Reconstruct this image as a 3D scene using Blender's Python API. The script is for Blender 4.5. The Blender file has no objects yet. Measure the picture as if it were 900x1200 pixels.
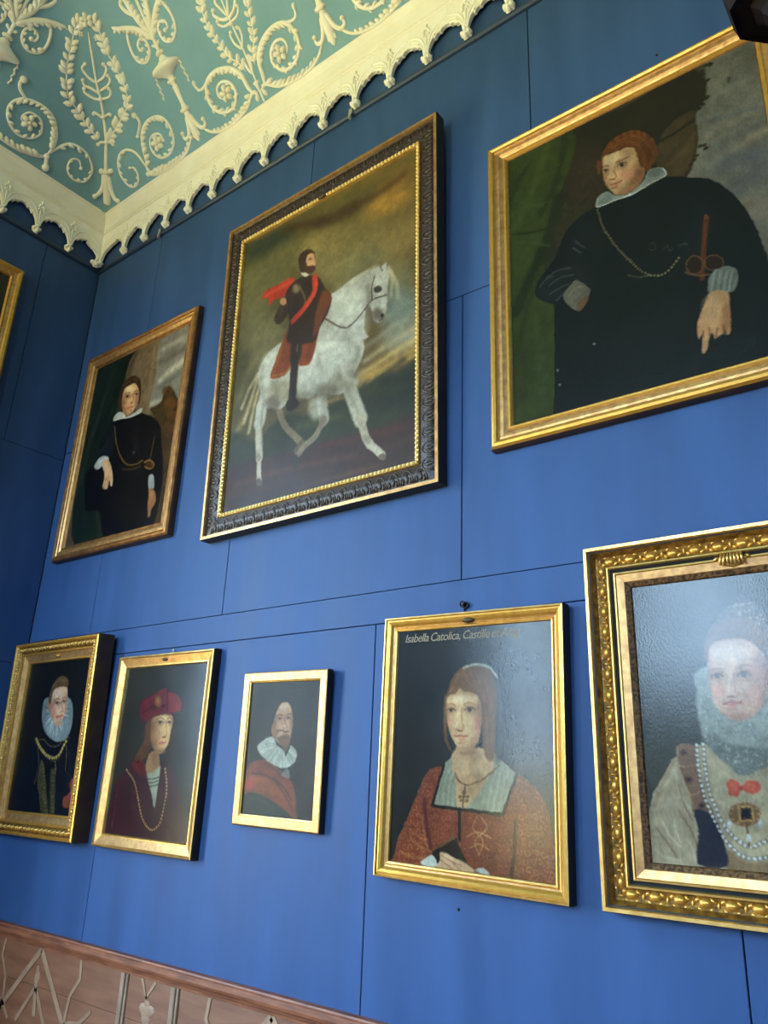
import bpy, math, random
import numpy as np
from mathutils import Matrix, Vector

scene = bpy.context.scene
COL = scene.collection

# ------------------------------------------------------------------ camera
cam_d = bpy.data.cameras.new('camera')
cam_d.sensor_fit = 'HORIZONTAL'; cam_d.sensor_width = 36.0; cam_d.lens = 36.0 * 905.81 / 900.0
cam_d.clip_start = 0.05; cam_d.clip_end = 100
cam = bpy.data.objects.new('camera', cam_d); COL.objects.link(cam)
RIGHT = Vector((0.790348, 0.61151, 0.037496)); DOWN = Vector((-0.175881, 0.285092, -0.942225)); FWD = Vector((-0.58687, 0.738091, 0.332875))
m = Matrix.Identity(4)
for i in range(3):
    m[i][0] = RIGHT[i]; m[i][1] = -DOWN[i]; m[i][2] = -FWD[i]
m[0][3], m[1][3], m[2][3] = 4.2614, -2.2, 1.6
cam.matrix_world = m
scene.camera = cam

# ------------------------------------------------------------------ world: open sky above, sunlit lawn below the horizon
SKY = (0.48, 0.72, 1.0); SKY_S = 44.0
LAWN = (1.0, 0.90, 0.36); LAWN_S = 20.0
EXPOSURE = 0.0
w = bpy.data.worlds.new('daylight'); scene.world = w; w.use_nodes = True
nt = w.node_tree; nt.nodes.clear()
out = nt.nodes.new('ShaderNodeOutputWorld'); bg = nt.nodes.new('ShaderNodeBackground')
tc = nt.nodes.new('ShaderNodeTexCoord'); sp = nt.nodes.new('ShaderNodeSeparateXYZ'); rp = nt.nodes.new('ShaderNodeMapRange')
rp.inputs['From Min'].default_value = -0.03; rp.inputs['From Max'].default_value = 0.03
mx = nt.nodes.new('ShaderNodeMix'); mx.data_type = 'RGBA'
mx.inputs['A'].default_value = tuple(c * LAWN_S for c in LAWN) + (1,)
mx.inputs['B'].default_value = tuple(c * SKY_S for c in SKY) + (1,)
nt.links.new(tc.outputs['Generated'], sp.inputs[0]); nt.links.new(sp.outputs['Z'], rp.inputs['Value'])
nt.links.new(rp.outputs['Result'], mx.inputs['Factor']); nt.links.new(mx.outputs['Result'], bg.inputs['Color'])
nt.links.new(bg.outputs[0], out.inputs[0])
scene.view_settings.view_transform = 'Standard'; scene.view_settings.look = 'None'
scene.view_settings.gamma = 1.0; scene.view_settings.exposure = EXPOSURE; scene.view_settings.use_curve_mapping = False

# room size and window openings (axis, from, to, sill, head)
RX, RY, RZ = 7.6, 7.6, 5.2
WIN_LEFT = [(1.5, 2.7, 0.6, 4.2), (5.7, 7.1, 0.6, 4.2)]
WIN_FRONT = [(0.6, 2.6, 2.6, 4.8), (5.0, 6.4, 2.0, 4.5)]  # second opening is unseen, added to brighten the left wall and its cornice
def portal(name, loc, rot, sx, sy):
    l = bpy.data.lights.new(name, 'AREA'); l.shape = 'RECTANGLE'; l.size = sx; l.size_y = sy
    l.cycles.is_portal = True
    o = bpy.data.objects.new(name, l); COL.objects.link(o); o.location = loc; o.rotation_euler = rot
for a, b, s, t in WIN_LEFT:
    portal('window_daylight', (-0.02, -(a + b) / 2, (s + t) / 2), (0, -math.pi / 2, 0), t - s, b - a)
for a, b, s, t in WIN_FRONT:
    portal('window_daylight', ((a + b) / 2, -RY - 0.02, (s + t) / 2), (math.pi / 2, 0, 0), b - a, t - s)

# ------------------------------------------------------------------ helpers
def srgb(c):
    r = []
    for v in c[:3]:
        v = v / 255.0
        r.append(v / 12.92 if v <= 0.04045 else ((v + 0.055) / 1.055) ** 2.4)
    return tuple(r) + (1.0,)

MATS = {}
def material(name, c1, c2=None, rough=0.5, metal=0.0, scale=8.0, stretch=(1, 1, 1), bump=0.0, bscale=None, lo=0.35, hi=0.65, rough2=None, spec=0.5, detail=4.0, bstretch=None):
    if name in MATS: return MATS[name]
    mt = bpy.data.materials.new(name); mt.use_nodes = True; t = mt.node_tree; L = t.links
    b = t.nodes['Principled BSDF']
    b.inputs['Roughness'].default_value = rough; b.inputs['Metallic'].default_value = metal
    b.inputs['Specular IOR Level'].default_value = spec
    c1 = srgb(c1); c2 = srgb(c2) if c2 else c1
    tcn = t.nodes.new('ShaderNodeTexCoord'); mp = t.nodes.new('ShaderNodeMapping'); mp.inputs['Scale'].default_value = stretch
    L.new(tcn.outputs['Object'], mp.inputs[0])
    nz = t.nodes.new('ShaderNodeTexNoise'); nz.inputs['Scale'].default_value = scale; nz.inputs['Detail'].default_value = detail
    L.new(mp.outputs[0], nz.inputs['Vector'])
    r = t.nodes.new('ShaderNodeMapRange'); r.inputs['From Min'].default_value = lo; r.inputs['From Max'].default_value = hi
    L.new(nz.outputs['Fac'], r.inputs['Value'])
    mixn = t.nodes.new('ShaderNodeMix'); mixn.data_type = 'RGBA'; mixn.inputs['A'].default_value = c1; mixn.inputs['B'].default_value = c2
    L.new(r.outputs['Result'], mixn.inputs['Factor']); L.new(mixn.outputs['Result'], b.inputs['Base Color'])
    if rough2 is not None:
        rr = t.nodes.new('ShaderNodeMapRange'); rr.inputs['To Min'].default_value = rough; rr.inputs['To Max'].default_value = rough2
        L.new(r.outputs['Result'], rr.inputs['Value']); L.new(rr.outputs['Result'], b.inputs['Roughness'])
    if bump:
        n2 = t.nodes.new('ShaderNodeTexNoise'); n2.inputs['Scale'].default_value = bscale or scale * 4; n2.inputs['Detail'].default_value = 5
        mp2 = t.nodes.new('ShaderNodeMapping'); mp2.inputs['Scale'].default_value = bstretch or stretch
        L.new(tcn.outputs['Object'], mp2.inputs[0]); L.new(mp2.outputs[0], n2.inputs['Vector'])
        bp = t.nodes.new('ShaderNodeBump'); bp.inputs['Strength'].default_value = bump; bp.inputs['Distance'].default_value = 0.004
        L.new(n2.outputs['Fac'], bp.inputs['Height']); L.new(bp.outputs[0], b.inputs['Normal'])
    MATS[name] = mt
    return mt

def mesh_of(name, verts, faces, mats, fmat=None, smooth=False):
    me = bpy.data.meshes.new(name); me.from_pydata([tuple(v) for v in verts], [], faces)
    for q in (mats if isinstance(mats, (list, tuple)) else [mats]): me.materials.append(q)
    if fmat is not None: me.polygons.foreach_set('material_index', fmat)
    if smooth: me.polygons.foreach_set('use_smooth', [True] * len(me.polygons))
    me.update()
    return me

def link(name, data, parent=None, mat4=None, kind=None):
    o = bpy.data.objects.new(name, data); COL.objects.link(o)
    if parent is not None: o.parent = parent
    if mat4 is not None: o.matrix_basis = mat4
    if kind: o['kind'] = kind
    return o

def tag(o, label, cat, group=None):
    o['label'] = label; o['category'] = cat
    if group: o['group'] = group
    return o

class MB:
    """collects vertices and faces for one mesh"""
    def __init__(s): s.v = []; s.f = []; s.m = []
    def add(s, v, f, mi=0):
        n = len(s.v); s.v += [tuple(q) for q in v]; s.f += [tuple(i + n for i in q) for q in f]; s.m += [mi] * len(f); return s
    def box(s, x0, x1, y0, y1, z0, z1, mi=0):
        return s.add([(x0, y0, z0), (x1, y0, z0), (x1, y1, z0), (x0, y1, z0), (x0, y0, z1), (x1, y0, z1), (x1, y1, z1), (x0, y1, z1)],
                     [(0, 3, 2, 1), (4, 5, 6, 7), (0, 1, 5, 4), (1, 2, 6, 5), (2, 3, 7, 6), (3, 0, 4, 7)], mi)
    def bevel_box(s, x0, x1, y0, y1, z0, z1, e, mi=0):
        # box whose front (-y) face has chamfered edges
        v = [(x0, y1, z0), (x1, y1, z0), (x1, y1, z1), (x0, y1, z1), (x0, y0 + e, z0), (x1, y0 + e, z0), (x1, y0 + e, z1), (x0, y0 + e, z1),
             (x0 + e, y0, z0 + e), (x1 - e, y0, z0 + e), (x1 - e, y0, z1 - e), (x0 + e, y0, z1 - e)]
        f = [(0, 3, 2, 1), (0, 1, 5, 4), (1, 2, 6, 5), (2, 3, 7, 6), (3, 0, 4, 7), (4, 5, 9, 8), (5, 6, 10, 9), (6, 7, 11, 10), (7, 4, 8, 11), (8, 9, 10, 11)]
        return s.add(v, f, mi)
    def build(s, name, mats, smooth=False):
        return mesh_of(name, s.v, s.f, mats, s.m, smooth)
    def prism_x(s, prof, x0, x1, mi=0):   # profile (out, z), extruded along x; out = -y
        n = len(prof); v = [(x0, -o, z) for o, z in prof] + [(x1, -o, z) for o, z in prof]
        f = [(i, i + n, (i + 1) % n + n, (i + 1) % n) for i in range(n)] + [tuple(range(n)), tuple(range(2 * n - 1, n - 1, -1))]
        return s.add(v, f, mi)

def catmull(pts, n=4, closed=False):
    P = [np.array(p, float) for p in pts]; k = len(P); o = []
    rng = range(k) if closed else range(k - 1)
    for i in rng:
        p0 = P[(i - 1) % k] if closed or i > 0 else P[i] * 2 - P[i + 1]
        p1 = P[i]; p2 = P[(i + 1) % k]
        p3 = P[(i + 2) % k] if closed or i + 2 < k else P[i + 1] * 2 - P[i]
        for j in range(n):
            t = j / n
            o.append(0.5 * (2 * p1 + (p2 - p0) * t + (2 * p0 - 5 * p1 + 4 * p2 - p3) * t * t + (3 * p1 - p0 - 3 * p2 + p3) * t ** 3))
    if not closed: o.append(P[-1])
    return o

# ------------------------------------------------------------------ materials
BLUE = material('blue_wall_paint', (43, 68, 108), (50, 77, 120), rough=0.46, rough2=0.56, scale=2.2, stretch=(3.0, 3.0, 0.5), bump=0.10, bscale=60, bstretch=(3, 3, 0.25), spec=0.18)
JOINT = material('dark_joint', (14, 24, 46), rough=0.8)
CREAM = material('cream_plaster', (232, 230, 222), (224, 220, 208), rough=0.6, scale=7, bump=0.12, bscale=40)
TEAL = material('teal_ceiling_paint', (116, 158, 176), (106, 148, 168), rough=0.65, scale=3, bump=0.08, bscale=50)
RAILBLUE = material('dark_blue_rail_paint', (34, 54, 86), (30, 48, 76), rough=0.5, scale=5)
WOOD = material('wainscot_wood', (128, 84, 58), (108, 66, 44), rough=0.45, scale=4, stretch=(1.0, 1, 6), bump=0.1, bscale=40)
RAILWOOD = material('dado_rail_wood', (140, 82, 52), (104, 56, 34), rough=0.55, scale=6, stretch=(1.5, 6, 6), bump=0.12, bscale=30)
INLAY = material('pale_inlay_wood', (152, 118, 90), (134, 100, 76), rough=0.5, scale=14)
STRIPWOOD = material('grey_beige_strip_wood', (150, 122, 96), (122, 98, 76), rough=0.5, scale=10, stretch=(4, 4, 1))
FLOORWOOD = material('oak_floor', (150, 108, 66), (120, 82, 48), rough=0.4, scale=3, stretch=(1, 8, 1))
WHITE = material('window_white_paint', (225, 224, 216), rough=0.5)
BLACKFRAME = material('dark_frame_side', (34, 24, 16), (22, 16, 12), rough=0.55, scale=10)
BROWNSIDE = material('brown_frame_side', (66, 44, 26), (44, 28, 18), rough=0.5, scale=10)
GOLD = material('burnished_gold', (214, 162, 74), (196, 144, 62), rough=0.30, rough2=0.38, metal=0.75, scale=40, bump=0.12, bscale=90)
PALEGOLD = material('pale_gilding', (212, 172, 100), (192, 148, 78), rough=0.34, metal=0.82, scale=30, bump=0.10, bscale=90)
OLDGOLD = material('old_bronze_gilding', (168, 116, 62), (126, 80, 42), rough=0.38, metal=0.65, scale=22, bump=0.12, bscale=80)
WORNGOLD = material('worn_gilding', (196, 150, 92), (164, 118, 72), rough=0.38, metal=0.72, scale=46, stretch=(1, 1, 1), bump=0.15, bscale=70)
DEEPGOLD = material('deep_carved_gilding', (150, 108, 40), (96, 64, 24), rough=0.42, metal=0.6, scale=60, bump=0.5, bscale=130)
DARKCARVE = material('dark_bronze_carving', (58, 44, 36), (40, 30, 26), rough=0.4, metal=0.3, scale=40, bump=0.25, bscale=90)
BROWNLIP = material('patterned_brown_lip', (116, 82, 46), (58, 36, 20), rough=0.5, metal=0.3, scale=130, lo=0.42, hi=0.58)
BLACKLINE = material('black_line_paint', (20, 15, 12), rough=0.5)
IRON = material('dark_iron', (40, 36, 34), rough=0.5, metal=0.8)
STEEL = material('pale_metal_clip', (170, 168, 156), rough=0.45, metal=0.5)
PLAQUE = material('dark_plaque', (74, 52, 28), (50, 34, 18), rough=0.45, metal=0.5, scale=40)
LANTERNWOOD = material('near_black_wood', (22, 12, 12), (14, 8, 8), rough=0.6, scale=9, stretch=(4, 4, 1), spec=0.1)
BACKBOARD = material('canvas_back_board', (70, 56, 40), rough=0.8)
INSCR = material('inscription_paint', (122, 104, 78), rough=0.6)

# ------------------------------------------------------------------ room shell
def wall_with_windows(name, wins, length, to_world):
    """slab behind the wall face; openings are left free. local: along, out (0..-0.3), z"""
    b = MB(); edges = [0.0]
    for a, c, s, t in wins: edges += [a, c]
    edges.append(length)
    for i in range(0, len(edges), 2): b.box(edges[i], edges[i + 1], 0.0, 0.3, 0, RZ)
    for a, c, s, t in wins:
        b.box(a, c, 0.0, 0.3, 0, s); b.box(a, c, 0.0, 0.3, t, RZ)
    o = link(name, b.build(name, [BLUE]), None, to_world, 'structure')
    return o

T_BACK = Matrix.Identity(4)                                     # faces -y at y = 0
T_LEFT = Matrix(((0, -1, 0, 0), (1, 0, 0, 0), (0, 0, 1, 0), (0, 0, 0, 1)))  # local x -> +y, local -y -> +x
def left_local(u0, u1): return -u1, -u0                         # distance from the corner -> local x

floor_b = MB().box(-0.3, RX + 0.3, -RY - 0.3, 0.3, -0.1, 0.0)
link('floor', floor_b.build('floor', [FLOORWOOD]), None, None, 'structure')

# back wall: dark backing, then separate painted boards with open joints
GAP = 0.004
DADO_T = 0.912
RAIL_Z = 4.745
wb = link('wall_back', MB().box(-0.3, RX + 0.3, 0.014, 0.3, 0, RZ).build('wall_back', [JOINT]), None, None, 'structure')
rows = [(DADO_T - 0.01, 2.157, [0.002, 0.932, 2.4955, 3.67, 5.05, 6.4, RX]),
        (2.157, 2.278, [0.002, RX]),
        (2.278, 3.435, [0.002, 0.600, None, 1.625, 2.865, 4.06, 5.3, 6.5, RX]),
        (3.435, RAIL_Z + 0.01, [0.002, 0.684, None, 1.953, 3.183, 4.4, 5.6, 6.8, RX]),
        (RAIL_Z + 0.01, RZ, [0.002, RX])]
for z0, z1, xs in rows:
    for x0, x1 in zip(xs[:-1], xs[1:]):
        if x0 is None or x1 is None: continue
        g = GAP / 2
        gz = g if z1 - z0 > 0.2 and z0 > 2.2 and z0 < 2.4 else 0.0008
        link('panel', MB().bevel_box(x0 + g, x1 - g, 0.0, 0.0145, z0 + (g if z0 > 3 and z0 < 3.6 else 0.0012), z1 - (g if 2.1 < z1 < 2.2 else 0.0012), 0.0012).build('panel', [BLUE]), wb)

# one stepped board runs unbroken between the corner portrait and the rider painting
g = GAP / 2
step = [(0.600 + g, 2.278 + g), (1.625 - g, 2.278 + g), (1.625 - g, 3.435 + g), (1.953 - g, 3.435 + g), (1.953 - g, RAIL_Z + 0.0088), (0.684 + g, RAIL_Z + 0.0088), (0.684 + g, 3.435), (0.600 + g, 3.435)]
n = len(step)
link('panel', MB().add([(x, 0.0, z) for x, z in step] + [(x, 0.0145, z) for x, z in step], [tuple(range(n)), tuple(range(2 * n - 1, n - 1, -1))] + [(i, i + n, (i + 1) % n + n, (i + 1) % n) for i in range(n)]).build('panel', [BLUE]), wb)

# left wall with its own boards and a window further along
wl = wall_with_windows('wall_left', [(RY - b, RY - a, s, t) for a, b, s, t in reversed(WIN_LEFT)], RY, T_LEFT @ Matrix.Translation((-RY, 0.014, 0)))
wl.data.materials.clear(); wl.data.materials.append(JOINT)
LW0 = WIN_LEFT[0][0] - 0.05
lrows = [(DADO_T - 0.01, 2.157, [0.002, 1.3, LW0]), (2.157, 3.39, [0.002, 1.1, LW0]), (3.39, RAIL_Z + 0.01, [0.002, 0.373, 1.6, LW0]), (RAIL_Z + 0.01, RZ, [0.002, LW0])]
solid = [WIN_LEFT[0][1] + 0.05]
for a, b, s, t in WIN_LEFT[1:]: solid += [a - 0.05, b + 0.05]
solid.append(RY)
for i in range(0, len(solid), 2): lrows.append((0.0, RZ, [solid[i], solid[i + 1]]))
for a, b, s, t in WIN_LEFT: lrows += [(0.0, s - 0.05, [a - 0.05, b + 0.05]), (t + 0.02, RZ, [a - 0.05, b + 0.05])]
for z0, z1, us in lrows:
    for u0, u1 in zip(us[:-1], us[1:]):
        a, b = left_local(u0, u1)
        link('panel', MB().bevel_box(a + GAP / 2, b - GAP / 2, -0.0, 0.0145, z0 + 0.0012, z1 - 0.0012, 0.0012).build('panel', [BLUE]), wl, Matrix.Translation((RY, -0.014, 0)))

T_FRONT = Matrix.Translation((RX, -RY, 0)) @ Matrix.Rotation(math.pi, 4, 'Z')
wall_with_windows('wall_front', [(RX - b, RX - a, s, t) for a, b, s, t in reversed(WIN_FRONT)], RX, T_FRONT)
link('wall_right', MB().box(RX, RX + 0.3, -RY - 0.3, 0.014, 0, RZ).build('wall_right', [BLUE]), None, None, 'structure')

def window(n, wd, sill, head, mat4):
    f = MB(); t = 0.07
    f.box(0, t, 0.1, 0.2, sill, head); f.box(wd - t, wd, 0.1, 0.2, sill, head); f.box(t, wd - t, 0.1, 0.2, sill, sill + t); f.box(t, wd - t, 0.1, 0.2, head - t, head)
    o = link('window_%d' % n, f.build('window_frame', [WHITE]), None, mat4, 'structure')
    for i in (1, 2):
        x = wd * i / 3; link('glazing_bar', MB().box(x - 0.015, x + 0.015, 0.13, 0.17, sill + t, head - t).build('glazing_bar', [WHITE]), o)
    nz = 4
    for i in range(1, nz):
        z = sill + (head - sill) * i / nz; link('glazing_bar', MB().box(t, wd - t, 0.132, 0.168, z - 0.015, z + 0.015).build('glazing_bar', [WHITE]), o)
    link('window_sill', MB().box(-0.05, wd + 0.05, -0.05, 0.1, sill - 0.05, sill).build('window_sill', [WHITE]), o)
k = 1
for a, b, s, t in WIN_LEFT:
    window(k, b - a, s, t, T_LEFT @ Matrix.Translation((-b, 0, 0))); k += 1
for a, b, s, t in WIN_FRONT:
    window(k, b - a, s, t, T_FRONT @ Matrix.Translation((RX - b, 0, 0))); k += 1

# ------------------------------------------------------------------ ceiling: sloped sides rising from the cornice to a flat top
CA, CH, TH = 0.07, 5.145, math.radians(47)
CT = math.tan(TH); CMAX = 0.9
def surf(x, y):
    ds = sorted((x - CA, -y - CA, RX - CA - x, RY - CA + y))
    mn = ds[0]; k = max(1e-4, 0.6 * max(0.0, mn)); d = ds[1] - ds[0]
    mn = mn - k / 4 * max(0.0, 1 - d / k) ** 2
    return CH + CT * min(mn, CMAX)
def surf_n(x, y):
    e = 0.004
    n = Vector(((surf(x + e, y) - surf(x - e, y)) / (2 * e), (surf(x, y + e) - surf(x, y - e)) / (2 * e), -1.0)); n.normalize(); return n
def axis(total):
    s = [CA + 0.035 * i for i in range(42)]; e = s[-1]
    mid = [e + (total - 2 * e) * i / 24 for i in range(1, 24)]
    return s + mid + [total - q for q in reversed(s)]
ax = axis(RX); ay = axis(RY); cb = MB()
cv = [(x, -y, surf(x, -y)) for y in ay for x in ax]; nx = len(ax)
cf = [(j * nx + i, j * nx + i + 1, (j + 1) * nx + i + 1, (j + 1) * nx + i) for j in range(len(ay) - 1) for i in range(nx - 1)]
ceiling = link('ceiling', mesh_of('ceiling', cv, cf, [TEAL], None, True), None, None, 'structure')

# ------------------------------------------------------------------ cornice, picture rail, dado
COVE = [(0.0, 5.19), (0.078, 5.19), (0.082, 5.158), (0.080, 5.149), (0.072, 5.142), (0.069, 5.136), (0.060, 5.115), (0.054, 5.085), (0.050, 5.055), (0.048, 5.046), (0.043, 5.044), (0.043, 5.038), (0.047, 5.036), (0.047, 5.030), (0.040, 5.026), (0.0, 5.026)]
RAILP = [(0.0, 4.742), (0.012, 4.744), (0.020, 4.752), (0.020, 4.764), (0.013, 4.772), (0.006, 4.776), (0.0, 4.776)]
DADOP = [(0.0, 0.846), (0.010, 0.848), (0.012, 0.858), (0.020, 0.862), (0.024, 0.872), (0.030, 0.876), (0.034, 0.886), (0.034, 0.896), (0.028, 0.902), (0.030, 0.908), (0.028, 0.914), (0.0, 0.914)]
def along(prof, length, mitre=True):
    n = len(prof); v = [(o if mitre else 0.0, -o, z) for o, z in prof] + [(length, -o, z) for o, z in prof]
    f = [(i, i + n, (i + 1) % n + n, (i + 1) % n) for i in range(n)] + [tuple(range(n)), tuple(range(2 * n - 1, n - 1, -1))]
    return v, f
def along_left(prof, length):
    n = len(prof); v = [(o, -o, z) for o, z in prof] + [(o, -length, z) for o, z in prof]
    f = [(i, (i + 1) % n, (i + 1) % n + n, i + n) for i in range(n)] + [tuple(range(n - 1, -1, -1)), tuple(range(n, 2 * n))]
    return v, f
trims = {}
for i, (prof, mt) in enumerate(((COVE, CREAM), (RAILP, RAILBLUE), (DADOP, RAILWOOD))):
    v, f = along(prof, RX); trims['b%d' % i] = link('trim_%d' % (2 * i + 1), mesh_of('trim', v, f, [mt]), None, None, 'structure')
    ln = RY if i != 2 else LW0
    v, f = along_left(prof, ln); trims['l%d' % i] = link('trim_%d' % (2 * i + 2), mesh_of('trim', v, f, [mt]), None, None, 'structure')

# fretwork border: one fan unit between two arch crowns, hanging over a drop
HP = 0.108
def fret_outline(hp):
    s = hp / 0.108
    right = [(0.009, 4.800), (0.010, 4.818), (0.016, 4.842), (0.026, 4.864), (0.038, 4.880), (0.046, 4.880), (0.050, 4.876), (0.055, 4.888), (0.064, 4.898), (0.074, 4.900), (0.080, 4.896), (0.086, 4.908), (0.098, 4.914), (0.108, 4.916)]
    right = [(x * s, z) for x, z in right]
    return [(-x, z) for x, z in reversed(right)] + right + [(right[-1][0], 5.03), (-right[-1][0], 5.03)]
def sweep_mesh(b, pts, nrm, rad, hf=0.8, K=6, mi=0):
    """half round moulding along 3d points; nrm = outward normals, rad = half widths"""
    n = len(pts); base = len(b.v); vs = []
    for i in range(n):
        p = Vector(pts[i]); t = Vector(pts[min(i + 1, n - 1)]) - Vector(pts[max(i - 1, 0)]); N = Vector(nrm[i])
        if t.length < 1e-9: t = Vector((1, 0, 0))
        t.normalize(); s = N.cross(t); s.normalize(); r = rad[i]
        for k in range(K + 1):
            a = -0.25 + (math.pi + 0.5) * k / K
            vs.append(p + s * (math.cos(a) * r) + N * (math.sin(a) * r * hf))
    fs = []
    for i in range(n - 1):
        for k in range(K):
            a0 = i * (K + 1) + k; fs.append((a0, a0 + 1, a0 + K + 2, a0 + K + 1))
    fs.append(tuple(range(K, -1, -1))); fs.append(tuple(range((n - 1) * (K + 1), n * (K + 1))))
    b.add(vs, fs, mi)
def dome(b, c, ru, rv, hgt, ang=0.0, mi=0, N=Vector((0, 0, 1)), U=Vector((1, 0, 0)), seg=8):
    """flattened dome lying on a surface"""
    N = Vector(N); U = Vector(U); V = N.cross(U); c = Vector(c)
    ca, sa = math.cos(ang), math.sin(ang); A = U * ca + V * sa; B = V * ca - U * sa
    vs = []
    for rr, hh in ((1.0, -0.1), (0.86, 0.5), (0.5, 0.87)):
        for k in range(seg):
            t = 2 * math.pi * k / seg; vs.append(c + A * (math.cos(t) * ru * rr) + B * (math.sin(t) * rv * rr) + N * (hgt * hh))
    vs.append(c + N * hgt); fs = []
    for r in range(2):
        for k in range(seg): fs.append((r * seg + k, r * seg + (k + 1) % seg, (r + 1) * seg + (k + 1) % seg, (r + 1) * seg + k))
    for k in range(seg): fs.append((2 * seg + k, 2 * seg + (k + 1) % seg, 3 * seg))
    b.add(vs, fs, mi)
def fret_mesh(hp):
    b = MB(); ol = fret_outline(hp); n = len(ol); s = hp / 0.108
    y0, y1 = -0.036, -0.018
    b.add([(x, y0, z) for x, z in ol] + [(x, y1, z) for x, z in ol], [tuple(range(n)), tuple(range(2 * n - 1, n - 1, -1))] + [(i, i + n, (i + 1) % n + n, (i + 1) % n) for i in range(n)])
    Nf = Vector((0, -1, 0))
    def rib(pts, r):
        for sg in (-1, 1):
            P = catmull([(sg * x * s, y0, z) for x, z in pts], 4); sweep_mesh(b, P, [Nf] * len(P), [r] * len(P), 0.9, 5)
    rib([(0.004, 4.80), (0.010, 4.86), (0.028, 4.915), (0.060, 4.948), (0.104, 4.962)], 0.0055)
    rib([(0.010, 4.81), (0.020, 4.858), (0.042, 4.892), (0.074, 4.912), (0.106, 4.917)], 0.0050)
    rib([(0.045, 4.914), (0.066, 4.928), (0.085, 4.934)], 0.0035)
    for sg in (-1, 1):
        dome(b, (sg * 0.046 * s, y0, 4.893), 0.007, 0.007, 0.009, 0, 0, Nf)
        dome(b, (sg * 0.012 * s, y0, 4.955), 0.007, 0.014, 0.011, sg * 0.5, 0, Nf); dome(b, (sg * 0.012 * s, y0, 4.93), 0.006, 0.013, 0.010, sg * 0.5, 0, Nf)
    P = [(0, y0, z) for z in (4.83, 4.88, 4.93, 4.975)]; sweep_mesh(b, P, [Nf] * 4, [0.006, 0.006, 0.005, 0.003], 1.1, 5)
    dome(b, (0, y0, 4.983), 0.007, 0.013, 0.011, 0, 0, Nf)
    return b.build('fret_fan', [CREAM])
def drop_mesh():
    b = MB(); Nf = Vector((0, -1, 0)); y = -0.020
    for dx, dz, r in ((0, 0, 0.015), (-0.016, 0.002, 0.013), (0.016, 0.002, 0.013), (0, -0.018, 0.013), (0, 0.018, 0.010)):
        dome(b, (dx, y - 0.006, 4.787 + dz), r, r, 0.024, 0, 0, Nf); 
    dome(b, (0, y + 0.004, 4.787), 0.024, 0.026, 0.016, 0, 0, Nf); dome(b, (0, y, 4.787), 0.018, 0.02, 0.012, 0, 0, Vector((0, 1, 0)))
    dome(b, (0, y - 0.022, 4.789), 0.006, 0.006, 0.014, 0, 0, Nf)
    return b.build('fret_drop', [CREAM], True)
FRET = fret_mesh(HP); DROP = drop_mesh()
for k in range(33):
    x = 0.305 + 0.216 * k
    if x > RX - 0.15: break
    o = link('fret_fan', FRET, trims['b0'], Matrix.Translation((x, 0, 0))); link('fret_drop', DROP, o)
FRETL = fret_mesh(0.11)
for k in range(34):
    u = 0.250 + 0.220 * k
    if u > RY - 0.15: break
    o = link('fret_fan', FRETL, trims['l0'], T_LEFT @ Matrix.Translation((-u, 0, 0))); link('fret_drop', DROP, o)
# corner fan: two half fans meeting on a larger drop
def corner_fan():
    b = MB(); y0, y1 = -0.036, -0.018
    prof = [(0.040, 4.795), (0.046, 4.82), (0.060, 4.855), (0.085, 4.877), (0.110, 4.885), (0.150, 4.900), (0.197, 4.905)]
    ol = [(0.036, 5.03)] + [(0.036, 4.795)] + prof + [(0.197, 5.03)]
    n = len(ol)
    for sw in (0, 1):
        top = 0.140 if sw else 0.197
        q = [(min(x, top), z) for x, z in ol]
        if not sw: v = [(x, y0, z) for x, z in q] + [(x, y1, z) for x, z in q]
        else: v = [(-y1, -x, z) for x, z in q] + [(-y0, -x, z) for x, z in q]
        b.add(v, [tuple(range(n)), tuple(range(2 * n - 1, n - 1, -1))] + [(i, i + n, (i + 1) % n + n, (i + 1) % n) for i in range(n)])
    for pts in ([(0.042, 4.81), (0.060, 4.87), (0.10, 4.915), (0.19, 4.93)], [(0.040, 4.81), (0.050, 4.89), (0.085, 4.945), (0.18, 4.962)]):
        P = catmull([(x, y0, z) for x, z in pts], 4); sweep_mesh(b, P, [Vector((0, -1, 0))] * len(P), [0.0036] * len(P), 0.9, 5)
        P = catmull([(-y0, -min(x, 0.138), z) for x, z in pts], 4); sweep_mesh(b, P, [Vector((1, 0, 0))] * len(P), [0.0036] * len(P), 0.9, 5)
    return b.build('fret_fan', [CREAM])
o = link('fret_fan', corner_fan(), trims['b0'])
d = link('fret_drop', DROP, o, Matrix.Translation((0.042, -0.042, -0.018)) @ Matrix.Rotation(math.radians(45), 4, 'Z') @ Matrix.Diagonal((1.5, 1.2, 1.0, 1.0)))

# ------------------------------------------------------------------ wainscot under the dado rail
def strip(b, pts, wd, y=-0.003, th=0.004):
    """flat inlaid band through points (x, z)"""
    P = [Vector((p[0], 0, p[1])) for p in pts]; n = len(P); L = []; R = []
    for i in range(n):
        t = P[min(i + 1, n - 1)] - P[max(i - 1, 0)]; t.normalize(); s = Vector((t.z, 0, -t.x)) * (wd / 2); L.append(P[i] + s); R.append(P[i] - s)
    v = [(p.x, y, p.z) for p in L] + [(p.x, y, p.z) for p in R] + [(p.x, y + th, p.z) for p in L] + [(p.x, y + th, p.z) for p in R]
    f = []
    for i in range(n - 1):
        f += [(i, i + 1, n + i + 1, n + i), (2 * n + i, i, n + i + 0, 3 * n + i)] if False else [(i, n + i, n + i + 1, i + 1)]
        f += [(i, i + 1, 2 * n + i + 1, 2 * n + i), (n + i, 3 * n + i, 3 * n + i + 1, n + i + 1)]
    f += [(0, 2 * n, 3 * n, n), (n - 1, 2 * n - 1, 4 * n - 1, 3 * n - 1)]
    b.add(v, f)
wz0 = 0.10
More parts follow.
